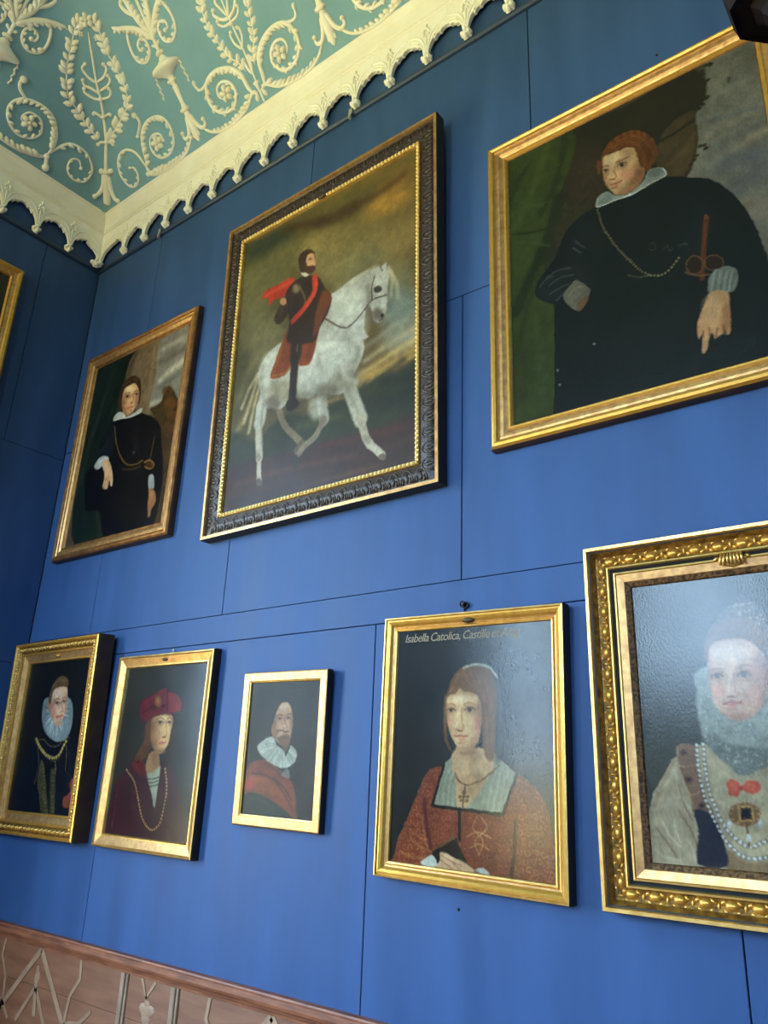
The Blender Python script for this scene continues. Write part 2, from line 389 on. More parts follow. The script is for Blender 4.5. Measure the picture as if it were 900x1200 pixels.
def wains(prefix_mat, base_parent, length, start_axis, full):
    c = start_axis
    bays = []
    x = c
    while x < length: bays.append(x); x += 1.352
    edges = []
    for q in bays: edges += [q - 0.160, q + 0.160]
    if edges[0] > 0.02: edges = [0.002] + edges
    edges = [e for e in edges if e < length - 0.05] + [length - 0.002]
    for e0, e1 in zip(edges[:-1], edges[1:]):
        zs = [wz0, 0.45, 0.696, 0.848]
        for z0, z1 in zip(zs[:-1], zs[1:]):
            link('wainscot_board', MB().bevel_box(e0 + 0.001, e1 - 0.001, 0.0, 0.0145, z0 + 0.0006, z1 - 0.0006, 0.001).build('wainscot_board', [WOOD]), base_parent, prefix_mat)
        wdt = e1 - e0; mid = (e0 + e1) / 2
        if 0.25 < wdt < 0.4:
            b = MB(); strip(b, [(mid - 0.050, 0.846), (mid - 0.012, 0.782), (mid + 0.038, 0.846)], 0.014); strip(b, [(mid - 0.012, 0.79), (mid - 0.008, 0.765)], 0.016)
            for dx, dz, r in ((0, 0.738, 0.036), (-0.024, 0.745, 0.024), (0.026, 0.742, 0.026), (0.002, 0.712, 0.028), (0.0, 0.764, 0.018)):
                dome(b, (mid - 0.004 + dx, 0.0, dz), r, r * 0.8, 0.004, 0, 0, Vector((0, -1, 0)))
            link('inlay_pendant', b.build('inlay_pendant', [INLAY]), base_parent, prefix_mat)
            for e in (e0, e1):
                q = MB(); 
                for dx0, dx1, pr in ((-0.024, -0.010, 0.008), (-0.010, 0.010, 0.014), (0.010, 0.024, 0.008)): q.bevel_box(e + dx0, e + dx1, -pr, 0.0, wz0, 0.848, 0.003)
                link('wainscot_strip', q.build('wainscot_strip', [STRIPWOOD]), base_parent, prefix_mat)
        elif wdt > 0.6:
            b = MB(); strip(b, [(mid - 0.33, 0.513), (mid, 0.842)], 0.026); strip(b, [(mid, 0.842), (mid + 0.33, 0.513)], 0.026)
            link('inlay_triangle', b.build('inlay_triangle', [INLAY]), base_parent, prefix_mat)
            b = MB(); strip(b, [(mid - 0.005, 0.775), (mid, 0.69), (mid + 0.02, 0.585)], 0.024); strip(b, [(mid - 0.125, 0.545), (mid - 0.004, 0.690)], 0.020); strip(b, [(mid + 0.125, 0.545), (mid + 0.004, 0.690)], 0.020)
            dome(b, (mid - 0.004, 0, 0.73), 0.022, 0.036, 0.004, 0, 0, Vector((0, -1, 0)))
            link('inlay_leaf', b.build('inlay_leaf', [INLAY]), base_parent, prefix_mat)
            for sg in (-1, 1):
                b = MB(); strip(b, [(mid + sg * 0.318, 0.850), (mid + sg * 0.330, 0.776), (mid + sg * 0.272, 0.704), (mid + sg * 0.258, 0.62), (mid + sg * 0.275, 0.52)], 0.017)
                P = catmull([(mid + sg * 0.437, 0.675), (mid + sg * 0.36, 0.62), (mid + sg * 0.275, 0.603), (mid + sg * 0.19, 0.54)], 4); strip(b, [(p[0], p[1]) for p in P], 0.015)
                link('inlay_ribbon', b.build('inlay_ribbon', [INLAY]), base_parent, prefix_mat)
wains(Matrix.Identity(4), wb, RX, 1.437, True)
wains(Matrix.Translation((RY - LW0, -0.014, 0)), wl, LW0, 0.76, True)
bb = MB().box(0.002, RX, -0.02, 0.014, 0, 0.1)
link('baseboard_back', bb.build('baseboard', [WOOD]), None, None, 'structure')
link('baseboard_left', MB().box(0.0, 0.02, -LW0, -0.02, 0, 0.1).build('baseboard', [WOOD]), None, None, 'structure')

# ------------------------------------------------------------------ plaster ornament on the sloped ceiling
def smooth2(pts, n=5):
    return [(p[0], p[1]) for p in catmull(pts, n)]
def taper(n, r0, r1, tip=0.35):
    o = []
    for i in range(n):
        t = i / (n - 1); r = r0 + (r1 - r0) * t
        o.append(r * (tip + (1 - tip) * min(1.0, t / 0.06, (1 - t) / 0.06)) if 0 < t < 1 else r * tip)
    return o
Z1 = Vector((0, 0, 1))
def flat_sweep(b, pts, r0, r1, n=5, hf=0.95):
    P = smooth2(pts, n); sweep_mesh(b, [(p[0], p[1], 0) for p in P], [Z1] * len(P), taper(len(P), r0, r1), hf); return P
def acanthus(b, P, t0, t1, step, size, side, seed=1):
    """row of leaf lobes riding on a scroll"""
    rnd = random.Random(seed); acc = 0; tot = sum(math.dist(P[i], P[i + 1]) for i in range(len(P) - 1)); run = 0; nxt = t0 * tot
    for i in range(len(P) - 1):
        seg = math.dist(P[i], P[i + 1])
        while run <= nxt < run + seg and nxt < t1 * tot:
            f = (nxt - run) / seg; x = P[i][0] + (P[i + 1][0] - P[i][0]) * f; y = P[i][1] + (P[i + 1][1] - P[i][1]) * f
            a = math.atan2(P[i + 1][1] - P[i][1], P[i + 1][0] - P[i][0]); s = size * (1 - 0.45 * nxt / tot) * rnd.uniform(0.85, 1.15)
            aa = a + side * 0.75
            dome(b, (x + math.cos(aa) * s * 0.8, y + math.sin(aa) * s * 0.8, 0), s, s * 0.55, s * 0.7, aa)
            nxt += step
        run += seg
def blob_tip(b, p, ang, s):
    dome(b, (p[0], p[1], 0), s, s * 0.62, s * 0.7, ang)
    dome(b, (p[0] - math.cos(ang) * s * 0.9, p[1] - math.sin(ang) * s * 0.9, 0), s * 0.6, s * 0.4, s * 0.5, ang)
def mirror(pts): return [(-x, y) for x, y in pts]
def leaf_mesh():
    b = MB(); n = 6; v = []
    prof = [(0.0, 0.03), (0.2, 0.20), (0.45, 0.30), (0.75, 0.24), (1.0, 0.04)]
    for x, hw in prof: v += [(x, -hw, 0), (x, -hw * 0.6, hw * 0.75), (x, 0, hw * 0.95), (x, hw * 0.6, hw * 0.75), (x, hw, 0)]
    f = [(i * 5 + k, (i + 1) * 5 + k, (i + 1) * 5 + k + 1, i * 5 + k + 1) for i in range(4) for k in range(4)]
    return b.add(v, f).build('leaf', [CREAM], True)
LEAF = leaf_mesh()
def rosette_mesh():
    b = MB()
    for k in range(5):
        a = 2 * math.pi * k / 5 + 0.3; dome(b, (0.62 * math.cos(a), 0.62 * math.sin(a), 0), 0.48, 0.38, 0.5, a)
    dome(b, (0, 0, 0.1), 0.3, 0.3, 0.62)
    return b.build('rosette', [CREAM], True)
ROSE = rosette_mesh()
def leaf_at(parent, x, y, ang, size, w=0.0):
    return link('leaf', LEAF, parent, Matrix.Translation((x, y, w)) @ Matrix.Rotation(ang, 4, 'Z') @ Matrix.Scale(size, 4))
def garland(parent, pts, step, size, seed=0):
    P = smooth2(pts, 8); run = 0; nxt = step * 0.5; k = 0; rnd = random.Random(seed)
    for i in range(len(P) - 1):
        seg = math.dist(P[i], P[i + 1])
        if run <= nxt < run + seg:
            a = math.atan2(P[i + 1][1] - P[i][1], P[i + 1][0] - P[i][0])
            for sg in (-1, 1):
                leaf_at(parent, P[i][0], P[i][1], a + sg * rnd.uniform(0.55, 0.85), size * rnd.uniform(0.85, 1.15))
            nxt += step
        run += seg
SPR = [(0.061, .129), (.074, .204), (.131, .264), (.226, .293), (.315, .272), (.35, .194), (.33, .127), (.27, .088), (.195, .09), (.151, .147), (.165, .202), (.214, .23), (.261, .218), (.272, .177), (.25, .150)]
TIP = [(.300, .278), (.355, .262), (.387, .268), (.397, .297)]
TAIL = [(.02, .080), (.055, .088), (.127, .042), (.24, .018), (.341, .020), (.42, .045), (.473, .09)]
SPR0 = [(.045, .080)] + SPR
def spiral_mesh(sg):
    b = MB(); f = (lambda q: q) if sg > 0 else mirror
    P = flat_sweep(b, f(SPR0), 0.015, 0.007); acanthus(b, P, 0.10, 0.38, 0.034, 0.026, -sg, 3); acanthus(b, P, 0.42, 0.85, 0.052, 0.026, -sg, 5); acanthus(b, P, 0.45, 0.8, 0.075, 0.022, sg, 6)
    P = flat_sweep(b, f(TIP), 0.010, 0.008); blob_tip(b, f([(.399, .310)])[0], 1.5, 0.020)
    P = flat_sweep(b, f(TAIL), 0.012, 0.008); acanthus(b, P, 0.10, 0.85, 0.034, 0.030, sg, 7)
    blob_tip(b, f([(.03, .055)])[0], -1.2 * sg if sg > 0 else -1.9, 0.022)
    return b.build('acanthus_scroll', [CREAM], True)
SPIRAL = {1: spiral_mesh(1), -1: spiral_mesh(-1)}
def plant_mesh():
    b = MB()
    flat_sweep(b, [(0.0, 0.0), (0.004, 0.15), (0.006, 0.30), (0, 0.45), (0, 0.56), (0, .70)], 0.007, 0.005)
    blob_tip(b, (0, 0.105), 1.57, 0.020)
    for sg in (-1, 1):
        for pts, r in (([(0, 0.17), (0.016, 0.21), (0.020, 0.25)], 0.010), ([(0, 0.30), (0.030, 0.345), (0.036, 0.39), (0.026, 0.40)], 0.008), ([(0, 0.46), (0.05, 0.48), (0.085, 0.52), (0.075, 0.54)], 0.010), ([(0, 0.47), (0.025, 0.52), (0.045, 0.565), (0.03, 0.58)], 0.009), ([(0, 0.44), (0.05, 0.445), (0.08, 0.47), (0.078, 0.485)], 0.008), ([(0, 0.60), (0.035, 0.64), (0.03, 0.67)], 0.008)):
            q = [(sg * x, y) for x, y in pts]; flat_sweep(b, q, r, r * 0.8); dome(b, (q[-1][0], q[-1][1], 0), r * 1.5, r * 1.5, r * 1.5)
    dome(b, (0, 0.435, 0), 0.018, 0.015, 0.014); dome(b, (0, 0.12, 0), 0.024, 0.014, 0.014)
    return b.build('plant_stem', [CREAM], True)
PLANT = plant_mesh()
GAR = [(.035, .20), (.060, .26), (.095, .30), (.118, .36), (.135, .43), (.15, .49), (.145, .58), (.10, .66), (.03, .72)]
def gar_mesh():
    b = MB()
    for sg in (-1, 1): flat_sweep(b, [(sg * x, y) for x, y in GAR], 0.0045, 0.0035)
    return b.build('garland', [CREAM], True)
GARM = gar_mesh()
def half_lathe(b, prof, hf=0.55, seg=8):
    base = []; fs = []
    for v, r in prof:
        for k in range(seg + 1):
            a = math.pi * k / seg; base.append((math.cos(a) * r, v, math.sin(a) * r * hf - 0.001))
    for i in range(len(prof) - 1):
        for k in range(seg): a0 = i * (seg + 1) + k; fs.append((a0, a0 + 1, a0 + seg + 2, a0 + seg + 1))
    fs.append(tuple(range(seg, -1, -1))); fs.append(tuple(range((len(prof) - 1) * (seg + 1), len(prof) * (seg + 1)))); b.add(base, fs)
def urn_mesh():
    b = MB()
    half_lathe(b, [(.215, .022), (.222, .034), (.236, .034), (.246, .020), (.27, .014), (.33, .018), (.365, .021), (.376, .014), (.385, .026), (.395, .028), (.405, .016), (.42, .030), (.44, .062), (.455, .100), (.468, .113), (.482, .106), (.492, .080), (.500, .060), (.515, .032), (.53, .026), (.54, .014)], 0.6)
    for v in (.395, .23): 
        for sg in (-1, 1): dome(b, (sg * 0.02, v, 0), 0.016, 0.014, 0.02)
    for dx in (-0.06, -0.03, 0, 0.03, 0.06): pass
    dome(b, (0, .555, 0), 0.026, 0.016, 0.02); dome(b, (-.02, .552, 0), 0.012, 0.012, 0.014); dome(b, (.02, .552, 0), 0.012, 0.012, 0.014)
    return b.build('urn', [CREAM], True)
URN = urn_mesh()
def foot_mesh():
    b = MB()
    half_lathe(b, [(.045, .004), (.06, .016), (.10, .026), (.15, .026), (.19, .022), (.217, .018)], 0.8)
    for sg in (-1, 1):
        P = flat_sweep(b, [(sg * .012, .20), (sg * .030, .14), (sg * .060, .098), (sg * .092, .10), (sg * .098, .125)], 0.016, 0.009); dome(b, (sg * .094, .132, 0), 0.015, 0.014, 0.014)
        flat_sweep(b, [(sg * .008, .20), (sg * .014, .12), (sg * .022, .07)], 0.010, 0.010)
    return b.build('lily_foot', [CREAM], True)
FOOT = foot_mesh()
def tassel_mesh():
    b = MB()
    for k in range(6): dome(b, (0.003 * (-1) ** k, -0.020 * k - 0.01, 0), 0.013, 0.0062, 0.009, -1.57 + 0.35 * (-1) ** k)
    flat_sweep(b, [(0, 0.01), (0, -0.06), (0, -0.125)], 0.0035, 0.003)
    return b.build('tassel', [CREAM], True)
TASSEL = tassel_mesh()
def bouquet_mesh():
    b = MB()
    flat_sweep(b, [(0, .55), (0.0, .62), (0.002, .70), (0, .80), (0, .95)], 0.013, 0.008); 
    for sg in (-1, 1):
        S = lambda q: [(sg * x, y) for x, y in q]
        P = flat_sweep(b, S([(0.0, .63), (.045, .685), (.10, .735), (.16, .770), (.225, .800), (.255, .835)]), 0.019, 0.013); acanthus(b, P, .2, .95, 0.036, 0.030, -sg, 9); blob_tip(b, S([(.262, .848)])[0], 1.57 - sg * 0.4, 0.022)
        P = flat_sweep(b, S([(.150, .765), (.178, .715), (.190, .650), (.172, .588), (.116, .560), (.066, .590), (.058, .645), (.085, .677), (.127, .662), (.129, .630), (.105, .620)]), 0.010, 0.007); acanthus(b, P, .30, .9, 0.046, 0.024, -sg, 11); dome(b, (sg * .105, .624, 0), 0.014, 0.014, 0.014)
        P = flat_sweep(b, S([(0, .66), (.040, .735), (.060, .80), (.075, .88), (.085, .97)]), 0.018, 0.014); acanthus(b, P, .15, .95, 0.036, 0.030, sg, 13)
        blob_tip(b, S([(.036, .655)])[0], 1.57 - sg * 1.0, 0.020); blob_tip(b, S([(.022, .60)])[0], 1.57 - sg * 0.9, 0.016)
        P = flat_sweep(b, S([(.05, .78), (.10, .83), (.12, .88), (.09, .90)]), 0.012, 0.012); blob_tip(b, S([(.08, .895)])[0], 2.6, 0.02)
    return b.build('acanthus_bouquet', [CREAM], True)
BOUQ = bouquet_mesh()
cT, sT = math.cos(TH), math.sin(TH)
def M_back(u): return Matrix(((1, 0, 0, u), (0, -cT, -sT, -CA), (0, sT, -cT, CH), (0, 0, 0, 1)))
def M_left(u): return Matrix(((0, cT, sT, CA), (1, 0, 0, -u), (0, sT, -cT, CH), (0, 0, 0, 1)))
def place_plant(M):
    p = link('plant_stem', PLANT, ceiling, M)
    g = link('garland', GARM, ceiling, M)
    garland(g, GAR, 0.042, 0.046, 1); garland(g, mirror(GAR), 0.042, 0.046, 2)
    for sg in (-1, 1):
        s = link('acanthus_scroll', SPIRAL[sg], ceiling, M)
        link('rosette', ROSE, s, Matrix.Translation((sg * .216, .168, 0)) @ Matrix.Scale(0.044, 4))
def place_urn(M):
    u = link('urn', URN, ceiling, M)
    for sg in (-1, 1): link('tassel', TASSEL, u, Matrix.Translation((sg * .108, .458, 0)) @ Matrix.Rotation(sg * 0.06, 4, 'Z'))
    link('lily_foot', FOOT, ceiling, M); link('acanthus_bouquet', BOUQ, ceiling, M)
for k in range(3):
    place_urn(M_back(1.075 + 1.075 * k)); place_plant(M_back(1.612 + 1.075 * k))
for k in range(2):
    place_urn(M_left(1.03 + 1.075 * k)); place_plant(M_left(1.567 + 1.075 * k))
def scroll_obj(M, spirals, rose):
    b = MB()
    for pts, r0, r1, ac in spirals:
        P = flat_sweep(b, pts, r0, r1)
        for t0, t1, st, sz, sd in ac: acanthus(b, P, t0, t1, st, sz, sd, 17)
        dome(b, (P[-1][0], P[-1][1], 0), r1 * 1.9, r1 * 1.9, r1 * 1.9); dome(b, (P[0][0], P[0][1], 0), r0 * 1.4, r0 * 1.4, r0)
    o = link('acanthus_scroll', b.build('acanthus_scroll', [CREAM], True), ceiling, M)
    if rose: link('rosette', ROSE, o, Matrix.Translation((rose[0], rose[1], 0)) @ Matrix.Scale(0.046, 4))
CS = [(.62, .055), (.60, .085), (.622, .135), (.640, .20), (.690, .275), (.775, .306), (.870, .285), (.912, .215), (.895, .130), (.83, .085), (.745, .092), (.702, .145), (.715, .205), (.765, .225), (.815, .205), (.82, .165)]
scroll_obj(M_back(0), [(CS, 0.010, 0.006, [(.05, .40, .036, .026, -1), (.42, .88, .055, .026, -1)]), ([(.64, .27), (.70, .318), (.705, .35), (.69, .375)], .009, .010, []),
    ([(.600, .085), (.570, .196), (.50, .250), (.415, .24), (.365, .16), (.392, .065), (.456, .045), (.500, .085), (.500, .135), (.465, .15)], .009, .006, [(.3, .95, .055, .024, 1)]),
    ([(.585, .06), (.66, .030), (.78, .018), (.88, .022), (.96, .040), (1.03, .085)], .012, .008, [(.1, .9, .036, .030, 1)])], (.77, .172))
LSP = [(.56, .11), (.548, .18), (.570, .260), (.625, .328), (.711, .350), (.815, .318), (.860, .245), (.836, .172), (.765, .128), (.690, .142), (.646, .205), (.680, .275), (.748, .276), (.776, .228), (.75, .195)]
def neg(pts): return [(-x, y) for x, y in pts]
scroll_obj(M_left(0), [(neg(LSP), 0.011, 0.006, [(.05, .42, .036, .027, 1), (.42, .88, .055, .026, 1)]), (neg([(.80, .325), (.85, .352), (.868, .385), (.86, .41)]), .010, .012, []),
    (neg([(.557, .120), (.502, .232), (.44, .272), (.35, .262), (.285, .20), (.290, .115), (.355, .085), (.415, .115), (.425, .180), (.385, .205), (.350, .17)]), .009, .006, [(.12, .4, .06, .024, -1), (.5, .9, .055, .020, -1)]),
    (neg([(.556, .105), (.635, .070), (.725, .050), (.824, .050), (.92, .065), (.99, .10)]), .012, .008, [(.1, .9, .036, .030, -1)]), (neg([(.555, .11), (.54, .075), (.53, .05)]), .013, .013, [])], (-.728, .222))

# corner candelabrum following the rounded hip of the ceiling: plan coordinates (x, -y)
def sp3(p, w=0.0):
    x, y = p[0], -p[1]; n = surf_n(x, y); return Vector((x, y, surf(x, y))) + n * w, n
def hip_sweep(b, pts, r0, r1, hf=0.95):
    P = smooth2(pts, 5); q = [sp3(p) for p in P]; sweep_mesh(b, [a[0] for a in q], [a[1] for a in q], taper(len(P), r0, r1), hf)
    return P
def hip_frame(p, d):
    c, n = sp3(p); e = sp3((p[0] + d[0] * 0.01, p[1] + d[1] * 0.01))[0] - c; e = (e - n * e.dot(n)).normalized(); v = n.cross(e)
    return Matrix(((e.x, v.x, n.x, c.x), (e.y, v.y, n.y, c.y), (e.z, v.z, n.z, c.z), (0, 0, 0, 1)))
def hip_dome(b, p, ru, rv, hg, d=(1, 1)):
    M = hip_frame(p, d); dome(b, M.translation, ru, rv, hg, 0, 0, M.col[2].xyz, M.col[0].xyz)
b = MB()
hip_sweep(b, [(0.262, 0.217), (.32, .265), (0.383, 0.315), (0.466, 0.404), (0.518, 0.468), (0.56, 0.534), (0.633, 0.623), (0.702, 0.709)], 0.012, 0.006)
hip_sweep(b, [(0.262, 0.217), (.30, .25), (0.383, 0.315)], 0.016, 0.012)
for pts in ([(0.56, 0.534), (0.541, 0.583), (0.546, 0.629), (0.574, 0.63)], [(0.56, 0.534), (0.616, 0.524), (0.661, 0.539), (0.66, 0.561)], [(0.537, 0.484), (0.513, 0.539), (0.494, 0.571), (0.507, 0.594)], [(0.545, 0.496), (0.606, 0.484), (0.642, 0.494), (0.643, 0.513)], [(0.52, 0.465), (0.489, 0.499), (0.47, 0.548), (0.481, 0.565)], [(0.52, 0.465), (0.573, 0.446), (0.603, 0.458), (0.602, 0.472)], [(0.457, 0.40), (0.442, 0.451), (0.43, 0.452)], [(0.466, 0.404), (0.511, 0.394), (0.515, 0.386)], [(0.378, 0.317), (0.354, 0.336), (0.332, 0.341)], [(0.384, 0.313), (0.41, 0.3), (0.42, 0.288)]):
    hip_sweep(b, pts, 0.008, 0.009); hip_dome(b, pts[-1], 0.013, 0.013, 0.013)
for p, r in (((0.518, 0.468), 0.018), ((0.466, 0.404), 0.016), ((0.383, 0.315), 0.016)): hip_dome(b, p, r, r, r)
cand = link('candelabrum', b.build('candelabrum', [CREAM], True), ceiling)
b = MB()
hip_sweep(b, [(0.136, 0.101), (.165, .13), (0.199, 0.163), (.235, .195), (0.262, 0.217)], 0.030, 0.024, 0.9)
hip_sweep(b, [(.25, .225), (.19, .185), (.145, .178), (.118, .19)], 0.018, 0.012); hip_sweep(b, [(.262, .205), (.226, .142), (.222, .108), (.236, .092)], 0.018, 0.012)
hip_dome(b, (.118, .192), .018, .018, .016); hip_dome(b, (.238, .092), .018, .018, .016)
hip_dome(b, (0.241, 0.239), 0.020, 0.020, 0.022); hip_dome(b, (0.300, 0.207), 0.020, 0.020, 0.022); hip_dome(b, (0.262, 0.217), 0.022, 0.026, 0.026)
link('lily_foot', b.build('lily_foot', [CREAM], True), ceiling)
GL = [(0.719, 0.773), (0.642, 0.76), (0.57, 0.728), (0.489, 0.694), (0.408, 0.62), (0.385, 0.552), (0.361, 0.462), (0.352, 0.357)]
GR = [(0.76, 0.724), (0.749, 0.654), (0.721, 0.587), (0.72, 0.508), (0.715, 0.429), (0.672, 0.373), (0.55, 0.341), (0.4, 0.312)]
b = MB(); rnd = random.Random(4)
PL = hip_sweep(b, list(reversed(GL)), 0.005, 0.004); PR = hip_sweep(b, list(reversed(GR)), 0.005, 0.004)
hg = link('garland', b.build('garland', [CREAM], True), ceiling)
for P in (PL, PR):
    run = 0; nxt = 0.02
    for i in range(len(P) - 1):
        seg = (sp3(P[i])[0] - sp3(P[i + 1])[0]).length
        if run <= nxt < run + seg:
            M = hip_frame(P[i], (P[i + 1][0] - P[i][0], P[i + 1][1] - P[i][1]))
            for sg in (-1, 1): link('leaf', LEAF, hg, M @ Matrix.Rotation(sg * rnd.uniform(0.55, 0.9), 4, 'Z') @ Matrix.Scale(0.056 * rnd.uniform(0.85, 1.15), 4))
            nxt += 0.043
        run += seg
link('rosette', ROSE, hg, hip_frame((0.735, 0.745), (1, 1)) @ Matrix.Scale(0.040, 4))
for p in ((.69, .77), (.77, .70), (.66, .73), (.72, .66)): link('rosette', ROSE, hg, hip_frame(p, (1, 1)) @ Matrix.Scale(0.018, 4))

